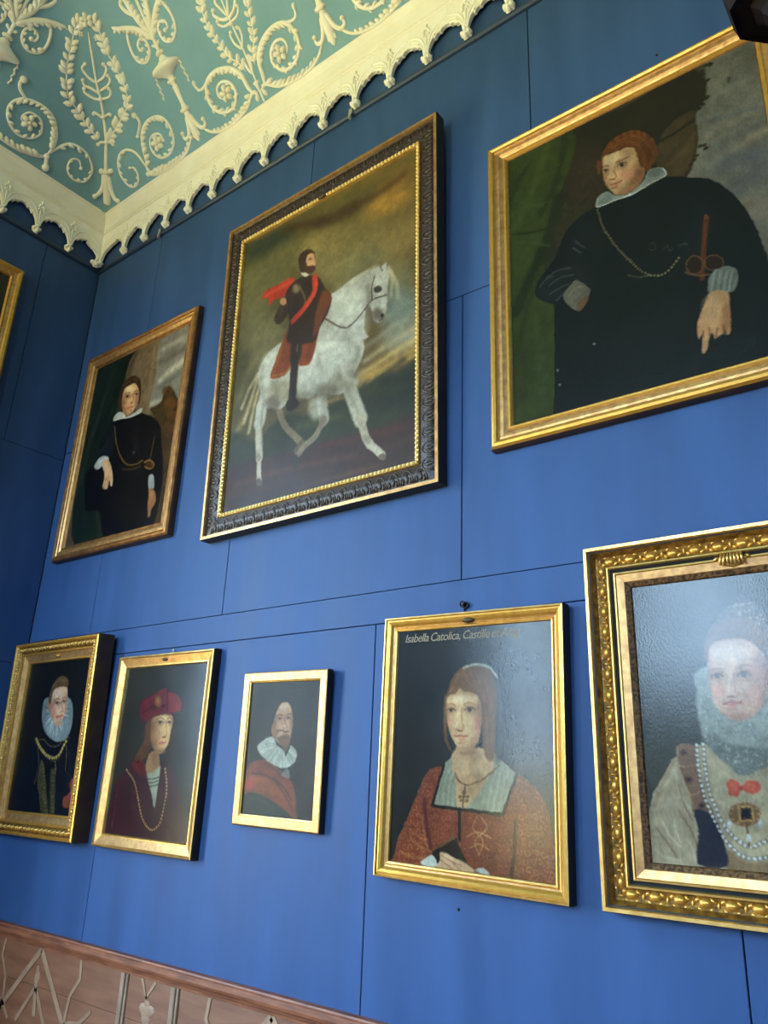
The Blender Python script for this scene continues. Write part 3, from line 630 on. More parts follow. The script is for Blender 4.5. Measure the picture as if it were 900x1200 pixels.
# ------------------------------------------------------------------ brush strokes of the paintings (canvas coordinates in thousandths, sizes in mm)
PAINT = {
 'P3': [
  ('f',(36,30,20),(80,76,64),(20,20,22),(44,46,26)),
  ('p',(112,108,94),1,4.4,0,0,0,849,-30,828,65,812,125,775,175,775,253,751,329,717,390,789,451,864,561,938,759,1095,1077,1309,-113,1023,-143),
  ('l',(150,136,108),0.6,17.1,14.3,0.0,0,800,361,904,344,1033,320),
  ('l',(140,132,112),0.6,13.2,11.0,0.0,0,813,259,916,254,1018,234),
  ('l',(128,128,116),0.6,14.5,12.1,0.0,0,850,133,933,131,1014,128),
  ('l',(92,92,82),0.5,26.3,21.9,0.0,0,841,36,948,25,998,30),
  ('l',(92,94,102),0.6,39.5,32.9,0.0,0,840,368,946,394,1046,418),
  ('l',(88,88,92),0.6,36.2,30.2,0.0,0,856,478,966,453,1055,472),
  ('l',(140,122,100),0.5,19.8,16.5,0.0,0,878,527,941,552,988,552),
  ('l',(98,100,98),0.6,10.5,8.8,0.0,0,796,306,868,307,969,300),
  ('l',(100,104,104),0.6,11.9,9.9,0.0,0,839,217,978,241,1015,249),
  ('l',(150,135,115),0.4,26.3,21.9,0.0,0,855,558,962,599,992,704),
  ('p',(60,58,52),0.7,3.3,0,0,0,908,104,906,109,903,112,900,112,896,109,895,103,894,97,896,92,899,89,903,89,906,92,908,98),
  ('p',(42,33,20),1,6.6,0,0,0,520,15,689,-8,791,-2,827,76,812,131,770,172,773,257,745,337,703,373,587,324,348,317,260,282,289,16),
  ('p',(78,60,36),0.9,11.0,0,0,0,670,170,762,146,772,196,771,256,740,335,693,367,636,334,617,248),
  ('l',(34,26,16),0.8,6.6,5.5,0.0,0,621,205,689,202,769,183),
  ('l',(96,74,46),0.5,8.8,7.7,0.0,0,657,299,725,274,762,236),
  ('p',(40,34,20),0.9,3.3,0,0,0,841,7,841,11,839,13,836,15,831,15,827,13,825,11,825,7,827,4,831,3,835,3,839,4),
  ('p',(40,34,20),0.9,3.3,0,0,0,852,7,852,11,850,13,846,15,842,15,838,13,836,11,836,7,838,4,842,3,846,3,850,4),
  ('p',(40,34,20),0.9,3.3,0,0,0,827,35,827,38,825,41,821,42,817,43,813,41,811,38,811,35,813,32,817,30,821,30,825,32),
  ('p',(40,34,20),0.9,3.3,0,0,0,840,65,840,68,838,71,834,72,829,72,826,71,823,68,823,65,825,62,829,60,833,60,837,62),
  ('p',(40,34,20),0.9,3.3,0,0,0,826,127,827,130,824,133,821,134,816,134,812,133,810,130,810,127,812,124,816,123,820,122,824,124),
  ('p',(40,34,20),0.9,3.3,0,0,0,814,143,814,146,812,149,808,150,804,151,800,149,797,146,797,143,799,141,803,139,808,139,811,140),
  ('p',(40,34,20),0.9,3.3,0,0,0,800,153,800,156,798,159,794,160,789,161,786,159,783,156,783,153,785,151,789,149,793,149,797,150),
  ('p',(40,34,20),0.9,3.3,0,0,0,832,124,832,127,830,130,826,131,822,131,818,130,816,127,816,124,818,121,822,120,826,120,830,121),
  ('p',(40,34,20),0.9,3.3,0,0,0,786,285,786,288,784,291,780,292,776,293,772,291,770,289,769,286,771,283,775,281,780,281,783,282),
  ('p',(40,34,20),0.9,3.3,0,0,0,801,287,801,290,799,292,796,294,791,294,787,293,785,291,785,287,787,285,791,283,795,283,799,284),
  ('p',(40,34,20),0.9,3.3,0,0,0,772,311,772,314,770,317,766,319,762,319,758,318,756,315,756,312,758,310,761,308,766,308,770,309),
  ('p',(40,34,20),0.9,3.3,0,0,0,805,299,805,302,803,305,799,307,795,307,791,306,789,303,789,300,791,297,795,296,799,295,803,297),
  ('p',(40,34,20),0.9,3.3,0,0,0,748,333,748,336,746,339,742,341,738,341,734,340,732,337,732,334,734,331,737,330,742,329,746,331),
  ('p',(40,34,20),0.9,3.3,0,0,0,760,322,760,325,758,328,754,330,750,330,746,329,744,326,744,323,746,320,749,319,754,318,758,320),
  ('p',(40,34,20),0.9,3.3,0,0,0,824,22,824,25,822,28,819,29,814,29,810,28,808,25,808,22,810,19,814,17,818,17,822,19),
  ('p',(40,34,20),0.9,3.3,0,0,0,857,13,857,17,855,19,851,21,847,21,843,19,840,17,840,13,843,10,846,9,851,9,855,10),
  ('p',(62,46,28),0.6,65.8,0,0,0,463,261,443,321,401,354,346,350,291,311,252,244,240,167,260,102,305,68,364,75,418,120,454,188),
  ('p',(56,64,26),1,5.5,0,0,0,-23,-23,296,-3,284,137,237,226,204,354,146,470,185,644,169,990,-43,1004),
  ('l',(74,84,36),0.6,17.1,14.3,0.0,0,194,-3,117,152,14,295),
  ('l',(36,42,18),0.7,14.5,12.1,0.0,0,269,6,227,161,140,283),
  ('l',(26,30,14),0.9,22.4,18.7,0.0,0,223,244,177,367,91,497,20,609),
  ('l',(40,46,20),0.6,13.2,11.0,0.0,0,107,47,48,98,2,180),
  ('l',(36,42,18),0.8,6.6,5.5,0.0,0,14,307,97,332,191,349),
  ('l',(70,80,36),0.5,7.9,6.6,0.0,0,27,348,109,377,175,412),
  ('l',(40,46,22),0.7,13.2,11.0,0.0,0,146,470,74,604,16,760),
  ('l',(66,76,40),0.5,17.1,14.3,0.0,0,99,665,118,828,125,961),
  ('l',(76,88,40),0.5,7.9,6.6,0.0,0,8,232,73,220,155,247),
  ('l',(44,52,28),0.5,14.5,12.1,0.0,0,44,704,53,863,36,991),
  ('p',(50,42,26),0.8,13.2,0,0,0,204,354,285,304,384,332,383,354,294,370,212,448),
  ('p',(13,14,19),1,3.3,0,0,0,383,345,333,348,262,375,220,428,198,468,165,494,131,516,108,553,112,580,140,604,173,623,185,637,184,680,180,762,176,843,173,922,167,1038,252,1055,714,1049,1102,1039,973,877,937,708,905,577,856,478,794,409,735,380,652,343,584,351,515,352,468,351),
  ('p',(22,23,27),0.7,21.9,0,0,0,344,373,293,387,252,440,211,481,328,618,408,496),
  ('p',(22,23,28),0.6,32.9,0,0,0,724,466,833,570,909,712,923,862,838,818,821,662),
  ('l',(34,36,40),0.5,4.4,2.7,0.0,0,783,417,853,497,912,628,941,741),
  ('p',(20,22,28),0.6,21.9,0,0,0,677,510,744,474,779,529,755,639,662,646),
  ('p',(26,27,30),1,8.8,0,0,0,123,537,170,514,248,501,320,547,329,604,268,595,223,618,178,626,115,584),
  ('l',(74,76,78),0.8,4.4,2.7,0.0,0,157,526,209,516,259,525),
  ('l',(74,76,78),0.8,4.4,2.7,0.0,0,162,561,214,545,270,552),
  ('l',(74,76,78),0.8,4.4,2.7,0.0,0,167,590,212,582,250,578),
  ('l',(74,76,78),0.8,4.4,2.7,0.0,0,197,621,230,604,256,591),
  ('l',(74,76,78),0.8,4.4,2.7,0.0,0,129,550,150,535,183,529),
  ('l',(74,76,78),0.8,4.4,2.7,0.0,0,284,434,301,453,319,471),
  ('l',(74,76,78),0.8,4.4,2.7,0.0,0,276,455,290,472,306,484),
  ('p',(104,98,84),1,3.3,0,0,0,223,615,256,586,279,575,316,605,334,632,310,666,281,685,242,653),
  ('l',(140,134,118),0.6,4.4,2.7,0.0,0,248,620,274,602,304,606),
  ('l',(74,68,58),0.7,3.3,2.2,0.0,0,264,652,296,636,324,629),
  ('p',(110,78,52),0.9,3.3,0,0,0,279,657,316,642,325,657,299,684,282,686),
  ('p',(138,143,134),1,1.8,0,0,0,385,310,424,301,454,329,515,344,565,322,581,300,596,288,641,302,651,336,586,343,515,355,453,347,385,345),
  ('p',(110,116,110),0.7,3.6,0,0,0,389,335,421,311,444,334,433,348),
  ('p',(104,110,104),0.7,4.5,0,0,0,580,304,604,294,638,306,638,324,602,322),
  ('l',(214,214,204),1,1.3,1.3,0.0,0,386,313,385,345,453,346,512,352),
  ('l',(220,220,210),1,1.3,1.6,0.0,0,515,345,519,352,586,341,649,336,642,306),
  ('p',(104,56,24),1,3.1,0,0,0,412,180,424,142,443,126,477,112,531,114,582,140,617,187,629,239,611,276,581,293,562,276,552,218,539,182,502,168,467,167,430,163,414,195,405,220,393,220,397,169),
  ('l',(150,88,40),0.5,3.6,2.7,0.0,0,428,147,465,132,514,135),
  ('l',(150,88,40),0.5,3.6,2.7,0.0,0,454,146,504,145,546,164),
  ('l',(150,88,40),0.5,3.6,2.7,0.0,0,529,132,571,156,595,205),
  ('l',(150,88,40),0.5,3.6,2.7,0.0,0,467,162,512,158,549,180),
  ('l',(150,88,40),0.5,3.6,2.7,0.0,0,559,179,578,225,577,266),
  ('l',(150,88,40),0.5,3.6,2.7,0.0,0,595,196,610,239,598,266),
  ('l',(150,88,40),0.5,3.6,2.7,0.0,0,579,170,608,211,614,246),
  ('p',(66,34,16),0.5,13.4,0,0,0,615,227,615,247,610,262,600,265,588,258,577,241,570,219,570,197,576,183,586,179,598,187,609,204),
  ('p',(212,170,120),1,2.7,0,9,0,420,164,467,170,506,170,539,182,554,217,559,258,574,277,569,308,537,336,504,340,468,333,446,315,428,284,417,244,415,201),
  ('p',(110,68,42),0.7,31.2,0,0,9,612,343,591,374,563,388,536,382,516,356,510,319,518,278,540,247,568,233,595,241,614,267,620,304),
  ('p',(124,78,50),0.65,22.3,0,0,9,584,365,578,383,555,395,519,398,480,391,448,376,432,356,438,337,462,325,499,322,539,330,569,345),
  ('p',(130,84,56),0.6,17.8,0,0,9,434,275,428,300,418,316,405,319,394,307,386,283,385,254,390,228,401,212,414,210,425,222,433,246),
  ('p',(150,104,68),0.35,17.8,0,0,9,562,201,557,212,536,219,506,220,473,214,447,202,434,189,440,177,462,170,493,170,526,176,551,187),
  ('p',(228,196,146),0.8,15.6,0,0,9,504,197,502,208,489,215,471,216,450,212,434,202,425,190,428,179,440,172,459,171,480,176,496,186),
  ('p',(138,92,60),0.75,17.8,0,0,9,569,330,556,346,541,354,528,351,520,338,520,318,528,297,542,280,557,272,570,275,578,289,577,309),
  ('p',(150,102,66),0.6,13.4,0,0,9,552,332,549,341,536,347,517,349,496,345,479,337,471,327,474,318,487,312,507,311,528,315,544,323),
  ('p',(212,138,102),0.7,13.4,0,0,9,535,278,532,287,523,291,509,291,495,284,484,275,479,264,482,255,492,250,506,251,520,257,531,267),
  ('p',(205,140,100),0.5,8.9,0,0,9,440,259,438,267,433,272,426,272,421,267,417,258,416,248,418,240,423,235,429,235,435,240,439,249),
  ('p',(225,165,120),0.6,5.4,0,0,9,461,258,459,261,455,263,450,262,444,258,441,254,440,249,441,246,445,244,451,245,456,249,460,253),
  ('p',(170,115,78),0.6,6.2,0,0,9,574,272,572,278,567,281,561,280,556,276,552,269,551,262,553,256,558,253,564,254,569,258,573,265),
  ('l',(222,188,140),0.7,4.5,3.1,0.0,9,443,218,444,242,437,256),
  ('l',(140,92,60),0.75,2.7,2.0,0.0,9,463,224,460,244,467,261,459,267,444,266,437,259),
  ('p',(96,52,36),0.7,1.8,0,0,9,461,270,459,271,456,271,452,269,448,267,445,265,444,263,445,262,448,262,452,264,457,266,460,268),
  ('p',(120,80,58),0.5,9.6,0,0,9,443,224,442,230,437,234,429,235,420,232,413,226,409,220,409,213,415,209,423,208,432,211,439,217),
  ('p',(205,190,175),0.42,3.2,0,0,9,414,223,420,218,429,219,437,225,431,228,422,228),
  ('p',(40,28,20),0.9,2.7,0,0,9,431,225,430,227,428,228,425,228,423,226,421,223,420,220,421,218,423,217,426,218,429,220,431,222),
  ('l',(66,40,28),0.85,2.4,1.1,0.0,9,413,222,420,217,429,218,438,225),
  ('p',(120,80,58),0.5,14.4,0,0,9,516,227,515,236,508,242,496,244,483,240,472,232,466,222,467,213,474,206,486,205,499,208,510,216),
  ('p',(205,190,175),0.42,4.8,0,0,9,475,226,482,219,495,220,507,228,499,234,486,233),
  ('p',(40,28,20),0.9,4.0,0,0,9,499,230,498,233,494,234,490,234,486,231,483,227,483,223,484,219,487,218,491,219,495,221,498,225),
  ('l',(66,40,28),0.85,3.5,1.6,0.0,9,473,226,482,217,495,219,509,228),
  ('l',(108,64,36),0.8,2.7,1.8,0.0,9,418,204,430,204,443,210),
  ('l',(112,66,36),0.85,3.1,2.2,0.0,9,471,210,494,209,522,211),
  ('l',(190,88,72),0.7,4.0,3.6,0.0,9,443,285,458,285,468,287,486,286),
  ('l',(120,52,46),0.8,2.0,1.0,0.0,9,443,285,458,285,468,287,486,286),
  ('p',(205,112,90),0.7,2.7,0,0,9,472,297,471,299,467,300,460,300,454,299,449,297,446,295,447,293,452,292,458,291,465,292,470,294),
  ('p',(208,165,118),0.45,6.2,0,0,9,484,317,482,321,475,322,466,320,456,317,449,313,446,308,448,305,455,304,464,305,474,309,481,313),
  ('p',(120,72,50),0.5,3.6,0,0,9,470,303,468,305,462,305,455,304,446,303,440,300,438,298,440,296,445,296,453,297,461,298,467,301),
  ('l',(84,44,20),0.6,6.2,3.1,0.0,0,420,164,453,161,482,161,517,166,549,186),
  ('l',(84,44,20),0.6,6.2,3.1,0.0,0,552,214,563,242,567,271),
  ('l',(84,44,20),0.6,6.2,3.1,0.0,0,422,161,415,181,410,208),
  ('l',(70,36,18),0.5,4.0,2.0,0.0,0,429,144,436,130,441,145),
  ('l',(140,80,40),0.5,4.0,2.0,0.0,0,444,137,451,125,456,140),
  ('l',(70,36,18),0.5,4.0,2.0,0.0,0,459,130,465,119,471,136),
  ('l',(140,80,40),0.5,4.0,2.0,0.0,0,474,124,480,115,485,132),
  ('l',(70,36,18),0.5,4.0,2.0,0.0,0,489,120,495,112,500,130),
  ('l',(140,80,40),0.5,4.0,2.0,0.0,0,504,118,509,111,514,130),
  ('l',(70,36,18),0.5,4.0,2.0,0.0,0,518,118,523,112,528,131),
  ('l',(140,80,40),0.5,4.0,2.0,0.0,0,533,121,537,115,541,134),
  ('l',(70,36,18),0.5,4.0,2.0,0.0,0,546,126,550,121,555,139),
  ('l',(140,80,40),0.5,4.0,2.0,0.0,0,560,134,563,128,568,147),
  ('l',(70,36,18),0.5,4.0,2.0,0.0,0,573,145,576,138,581,157),
  ('l',(140,80,40),0.5,4.0,2.0,0.0,0,586,158,589,150,593,168),
  ('l',(70,36,18),0.5,4.0,2.0,0.0,0,598,173,601,164,606,181),
  ('l',(140,80,40),0.5,4.0,2.0,0.0,0,610,190,613,180,618,196),
  ('l',(140,124,84),0.85,2.2,4.4,12.1,0,383,354,402,428,443,508,494,581,545,642,607,663,664,629),
  ('l',(44,40,30),0.6,2.2,1.6,0.0,0,382,357,407,435,448,515,500,587,544,645),
  ('l',(96,88,64),0.7,3.3,2.7,0.0,0,479,625,522,646,555,650),
  ('l',(82,74,52),0.6,2.2,1.9,0.0,0,564,551,574,545,586,553,587,568,573,571,564,559),
  ('l',(82,74,52),0.6,2.2,1.9,0.0,0,610,583,628,574,636,597,648,586),
  ('l',(82,74,52),0.6,2.2,1.9,0.0,0,668,589,689,591,699,599),
  ('l',(78,38,20),1,4.4,9.3,0.0,0,768,537,758,581,743,655,732,720),
  ('l',(126,68,36),0.6,4.4,2.7,0.0,0,764,548,751,618),
  ('p',(110,60,32),1,3.3,0,0,0,776,533,775,537,772,539,767,538,764,536,761,532,761,527,762,523,766,521,770,521,773,524,776,528),
  ('p',(46,20,16),0.8,4.4,0,0,0,740,678,735,691,724,697,710,697,696,688,688,675,685,659,691,646,702,639,716,640,730,649,738,663),
  ('l',(112,76,46),0.8,2.2,2.2,0.0,0,740,678,735,691,724,697,710,697,696,688,688,675,685,659,691,646,702,639,716,640,730,649,738,663,740,678),
  ('p',(46,20,16),0.8,4.4,0,0,0,805,693,800,704,788,709,772,707,758,699,747,686,745,673,750,662,763,657,778,659,793,668,803,680),
  ('l',(112,76,46),0.8,2.2,2.2,0.0,0,805,693,800,704,788,709,772,707,758,699,747,686,745,673,750,662,763,657,778,659,793,667,803,680,805,693),
  ('l',(120,80,46),0.8,3.3,3.3,0.0,0,681,682,717,704,775,718),
  ('p',(118,120,108),1,3.3,0,0,0,747,741,760,715,791,704,826,710,845,743,829,786,788,782,749,770),
  ('l',(160,160,146),0.6,3.3,2.2,0.0,0,777,706,766,735,758,766),
  ('l',(80,82,76),0.6,2.2,1.6,0.0,0,784,713,775,739,765,768),
  ('l',(160,160,146),0.6,3.3,2.2,0.0,0,796,712,784,742,777,772),
  ('l',(80,82,76),0.6,2.2,1.6,0.0,0,803,719,794,745,784,774),
  ('l',(160,160,146),0.6,3.3,2.2,0.0,0,815,719,803,748,795,778),
  ('l',(80,82,76),0.6,2.2,1.6,0.0,0,821,726,812,751,803,780),
  ('l',(160,160,146),0.6,3.3,2.2,0.0,0,830,724,819,753,811,783),
  ('l',(80,82,76),0.6,2.2,1.6,0.0,0,837,731,828,756,818,785),
  ('p',(192,142,96),1,3.3,0,0,0,754,769,805,784,806,832,805,868,798,905,788,909,784,885,778,901,765,906,756,909,748,911,742,891,731,908,722,934,710,945,704,934,713,886,701,898,696,887,700,851,722,811),
  ('p',(208,164,116),0.7,19.8,0,0,0,790,827,783,845,769,856,752,857,737,847,726,828,724,807,731,788,745,777,762,777,778,787,788,806),
  ('p',(140,94,60),0.7,13.2,0,0,0,804,867,799,888,792,903,784,906,777,899,774,881,775,859,780,838,787,823,795,819,802,827,805,845),
  ('l',(110,70,46),0.8,3.3,2.2,0.0,0,735,875,735,902),
  ('l',(110,70,46),0.8,3.3,2.2,0.0,0,760,882,753,907),
  ('l',(110,70,46),0.8,3.3,2.2,0.0,0,782,879,778,903),
  ('l',(110,70,46),0.8,3.3,2.2,0.0,0,716,878,715,896),
  ('p',(150,150,146),0.8,2.2,0,0,0,339,814,338,816,337,817,334,817,332,816,330,814,330,811,331,810,332,809,335,809,337,810,339,812),
  ('p',(150,150,146),0.8,2.2,0,0,0,199,913,198,915,196,916,194,916,191,915,190,913,189,911,190,909,192,908,194,908,196,909,198,911),
  ('p',(150,150,146),0.8,2.2,0,0,0,191,863,191,865,189,866,186,866,184,865,182,863,182,861,182,859,184,858,187,858,189,859,191,861),
 ],
 'P1': [
  ('f',(30,40,30),(100,98,88),(44,34,22),(40,36,28)),
  ('p',(84,70,50),1,6.3,0,0,0,-7,-23,5,248,-31,500,15,799,117,1005,-48,1006,-81,546,-138,-37),
  ('p',(22,34,24),1,7.9,0,0,0,17,-30,461,-6,449,95,348,207,320,367,206,533,94,640,200,796,372,876,434,1006,107,996,15,799,-31,500,5,248),
  ('l',(34,50,36),0.8,24.5,20.5,0.0,0,206,42,143,243,61,484),
  ('l',(14,22,16),0.8,22.7,18.9,0.0,0,363,59,269,249,132,430),
  ('l',(30,56,42),0.8,17.0,14.2,0.0,0,73,508,54,655,175,793),
  ('l',(18,28,20),0.8,18.9,15.7,0.0,0,94,640,74,778,157,966),
  ('l',(40,44,30),0.8,18.9,15.7,0.0,0,314,868,359,937,397,993),
  ('p',(112,94,70),1,9.4,0,0,0,428,5,711,5,724,146,726,415,604,396,385,179),
  ('l',(60,52,38),0.7,31.5,23.6,0.0,0,444,16,406,109,385,179),
  ('l',(126,108,82),0.5,15.7,12.6,0.0,0,648,23,671,205,689,394),
  ('p',(118,116,104),1,6.3,0,0,0,711,5,1051,12,1033,301,1005,508,716,411,720,206),
  ('l',(196,190,170),0.7,24.5,20.5,0.0,0,782,246,890,216,1007,190),
  ('l',(160,156,140),0.7,20.8,17.3,0.0,0,764,70,872,64,1000,66),
  ('l',(84,82,74),0.7,20.8,17.3,0.0,0,739,138,869,138,992,125),
  ('l',(100,98,88),0.7,17.0,14.2,0.0,0,781,281,884,273,982,253),
  ('l',(186,180,160),0.7,20.8,17.3,0.0,0,723,368,807,366,928,363),
  ('p',(62,46,24),1,9.4,0,0,0,713,391,771,385,819,371,837,329,872,304,935,340,978,386,1030,451,1032,612,1006,792,1004,911,984,1021,874,1007,872,715,790,481),
  ('p',(80,52,24),0.7,15.7,0,0,0,922,345,919,358,903,365,878,363,850,352,827,336,815,318,818,304,835,297,860,299,888,310,910,327),
  ('p',(98,64,28),0.7,15.7,0,0,0,974,417,971,432,954,439,928,437,899,426,875,409,863,391,866,376,883,368,910,371,940,382,963,399),
  ('p',(66,50,24),0.7,15.7,0,0,0,919,447,916,460,901,467,876,465,849,455,827,440,815,423,818,409,834,402,859,404,886,415,908,430),
  ('p',(90,58,26),0.7,15.7,0,0,0,1008,488,1005,501,990,507,966,506,940,496,919,482,908,465,911,452,927,445,951,447,977,457,998,472),
  ('p',(54,44,22),0.7,15.7,0,0,0,874,458,872,469,859,474,838,473,816,465,797,452,787,438,789,427,802,421,823,423,846,431,865,444),
  ('p',(74,50,24),0.7,15.7,0,0,0,1002,547,999,562,981,569,954,568,924,558,899,541,887,523,890,508,908,500,936,502,966,513,990,529),
  ('p',(60,42,22),0.7,15.7,0,0,0,980,621,977,634,961,641,936,640,908,631,886,617,874,600,877,587,893,580,919,581,947,591,969,605),
  ('p',(52,38,22),0.7,15.7,0,0,0,1000,737,996,752,979,759,951,759,920,749,895,734,882,717,885,702,904,694,932,695,963,705,988,720),
  ('p',(60,44,28),0.7,15.7,0,0,0,1022,914,1017,931,995,941,960,941,921,931,889,913,872,892,876,874,900,864,936,864,976,875,1007,893),
  ('p',(13,12,14),1,6.3,0,0,0,338,354,320,378,261,423,210,490,170,580,94,640,162,820,224,842,344,863,438,1006,711,1012,911,1012,948,903,947,764,880,582,815,476,624,392,507,374),
  ('p',(22,27,30),0.8,18.9,0,0,0,305,386,230,483,179,550,344,580,392,483),
  ('l',(36,42,44),0.6,12.6,7.9,0.0,0,291,462,247,519,212,545),
  ('l',(24,22,24),0.5,25.2,23.6,0.0,0,573,434,596,524,640,615),
  ('p',(186,186,176),1,3.6,0,0,0,316,373,320,345,370,333,425,352,467,379,538,374,620,363,615,390,503,392,393,378),
  ('l',(220,220,212),0.7,3.6,2.9,0.0,0,321,371,392,374,503,390,608,386),
  ('p',(58,38,20),1,6.5,0,0,0,371,328,346,302,333,244,348,186,406,152,477,152,547,192,579,261,586,321,575,334,550,259,496,204,419,199,391,225,380,272,397,330),
  ('l',(92,66,38),0.6,8.7,5.8,0.0,0,389,179,462,169,526,197),
  ('l',(84,58,32),0.5,5.8,3.6,0.0,0,348,242,360,284,378,315),
  ('p',(208,166,116),1,5.8,0,9,0,388,204,430,200,495,200,542,238,566,276,564,321,537,357,499,375,466,375,423,348,388,301,375,249),
  ('p',(120,78,50),0.8,28.9,0,0,9,449,334,449,362,435,379,411,380,382,365,357,338,341,304,341,275,355,257,381,256,410,272,435,301),
  ('p',(130,86,58),0.75,18.8,0,0,9,613,329,614,358,606,376,591,380,573,367,556,342,545,310,544,280,552,261,568,258,587,271,603,297),
  ('p',(130,86,58),0.6,21.7,0,0,9,574,394,569,404,540,408,495,404,444,394,401,380,379,366,384,356,414,352,461,356,513,366,554,380),
  ('p',(236,204,156),0.8,13.0,0,0,9,513,229,515,239,503,245,480,246,452,241,426,233,409,222,407,212,419,206,443,205,471,210,497,218),
  ('p',(160,112,74),0.7,13.0,0,0,9,443,325,446,341,442,352,431,354,416,346,402,331,391,313,387,295,392,285,403,283,418,291,433,306),
  ('p',(176,126,86),0.6,10.1,0,0,9,570,314,568,329,560,338,550,339,540,331,532,317,529,300,531,285,538,276,549,275,559,283,567,297),
  ('p',(222,146,112),0.6,11.6,0,0,9,470,320,469,326,461,329,447,328,433,323,420,315,414,307,415,301,423,298,436,299,451,305,463,312),
  ('l',(150,100,66),0.8,4.3,3.3,0.0,9,490,260,513,293,503,309,479,305),
  ('p',(120,66,46),0.7,2.9,0,0,9,511,313,510,314,504,314,496,313,488,310,482,307,479,305,480,304,486,304,494,306,502,308,508,311),
  ('p',(120,80,58),0.5,16.9,0,0,9,473,263,475,272,465,277,445,277,422,272,401,263,388,253,386,244,396,239,416,239,439,244,460,253),
  ('p',(205,190,175),0.42,5.6,0,0,9,404,258,415,252,437,254,460,264,448,268,426,266),
  ('p',(40,28,20),0.9,4.7,0,0,9,446,263,446,266,441,267,434,267,426,264,420,260,417,256,417,253,422,251,429,252,436,255,443,259),
  ('l',(66,40,28),0.85,4.1,1.9,0.0,9,401,257,414,250,436,253,463,264),
  ('p',(120,80,58),0.5,13.0,0,0,9,564,272,565,278,557,282,543,282,525,278,510,272,500,264,499,257,507,253,521,254,539,257,554,264),
  ('p',(205,190,175),0.42,4.3,0,0,9,512,268,520,263,537,265,554,272,545,276,528,274),
  ('p',(40,28,20),0.9,3.6,0,0,9,544,272,543,274,540,275,535,275,529,272,524,269,522,266,522,264,525,263,531,264,536,266,541,269),
  ('l',(66,40,28),0.85,3.2,1.4,0.0,9,510,267,519,262,536,264,556,273),
  ('l',(100,64,38),0.8,4.3,2.9,0.0,9,397,240,429,238,458,246),
  ('l',(100,64,38),0.8,3.6,2.5,0.0,9,500,249,525,248,549,256),
  ('l',(188,84,66),0.7,5.9,5.2,0.0,9,460,333,489,332,519,336),
  ('l',(120,52,46),0.8,2.9,1.4,0.0,9,460,333,489,332,519,336),
  ('p',(140,88,60),0.6,4.3,0,0,9,512,352,510,354,504,354,494,352,483,349,475,346,471,343,473,341,480,341,490,343,501,346,509,349),
  ('l',(96,70,32),0.9,6.3,5.5,0.0,0,341,406,387,493,455,580,553,650,659,667,717,660),
  ('l',(80,58,28),0.8,6.3,4.7,0.0,0,513,666,605,687,706,685),
  ('l',(92,66,34),0.8,4.7,4.7,0.0,0,806,552,801,625,787,690),
  ('p',(70,46,24),0.8,7.9,0,0,0,845,701,842,712,825,718,800,717,772,709,749,696,737,681,739,669,756,663,783,665,811,673,834,686),
  ('l',(130,90,44),0.8,4.7,3.9,0.0,0,742,672,790,670,845,701,816,719,755,699),
  ('p',(50,48,46),0.8,4.7,0,0,0,630,605,629,610,623,612,614,612,603,608,594,603,589,597,590,592,596,589,605,590,616,593,625,599),
  ('p',(166,170,166),1,6.3,0,0,0,179,599,209,564,268,555,338,577,330,600,278,610,232,624),
  ('l',(210,212,206),0.7,6.3,3.9,0.0,0,192,600,242,582,319,575),
  ('p',(206,166,120),1,6.3,0,0,0,265,597,328,585,379,627,417,684,431,735,416,741,389,709,383,745,363,748,325,733,324,694,313,652),
  ('p',(226,192,148),0.6,15.7,0,0,0,367,636,368,649,361,657,346,658,327,651,309,639,298,624,296,610,304,601,319,600,338,607,356,620),
  ('l',(140,96,66),0.7,4.7,3.1,0.0,0,374,687,374,734),
  ('l',(140,96,66),0.7,4.7,3.1,0.0,0,348,688,344,726),
  ('p',(150,154,152),1,6.3,0,0,0,808,752,855,756,878,806,873,825,825,816),
  ('p',(158,106,68),1,6.3,0,0,0,830,820,883,832,914,873,910,906,886,924,880,960,864,954,842,901,837,853),
  ('p',(186,136,92),0.6,12.6,0,0,0,888,860,889,871,884,878,876,879,865,875,855,866,849,855,848,844,853,837,861,836,872,840,882,849),
 ],
 'P2': [
  ('f',(76,74,42),(112,92,42),(92,66,34),(74,66,40)),
  ('p',(44,56,46),0.8,58.6,0,0,0,309,42,309,74,266,94,190,99,100,87,18,59,-31,23,-33,-10,15,-32,96,-35,188,-20,265,8),
  ('p',(120,110,66),0.7,58.6,0,0,0,467,162,465,190,424,207,356,209,276,193,205,165,165,131,167,101,212,84,285,84,365,101,432,130),
  ('p',(142,124,72),0.8,58.6,0,0,0,661,173,660,202,622,222,555,228,477,218,408,194,367,163,367,133,408,112,479,107,558,119,624,143),
  ('p',(128,112,62),0.8,58.6,0,0,0,857,214,857,245,820,268,754,275,675,265,605,240,563,205,562,171,603,148,674,142,753,154,820,180),
  ('p',(172,128,50),0.85,58.6,0,0,0,969,131,969,155,940,174,889,182,828,178,774,163,742,139,741,114,773,95,826,87,888,92,939,108),
  ('p',(120,88,36),0.7,58.6,0,0,0,1017,84,1016,103,992,118,951,124,903,121,860,108,835,89,835,69,860,54,903,48,952,52,993,66),
  ('p',(98,84,40),0.6,58.6,0,0,0,803,87,792,105,739,116,655,117,563,108,486,90,447,67,460,48,519,36,607,36,699,47,770,66),
  ('p',(150,134,84),0.7,58.6,0,0,0,894,303,889,330,847,349,776,356,694,349,623,328,583,300,587,272,634,252,709,246,792,255,858,276),
  ('p',(134,112,60),0.7,58.6,0,0,0,1022,285,1027,315,1006,337,965,345,915,337,868,314,837,282,831,250,853,228,896,220,947,230,993,254),
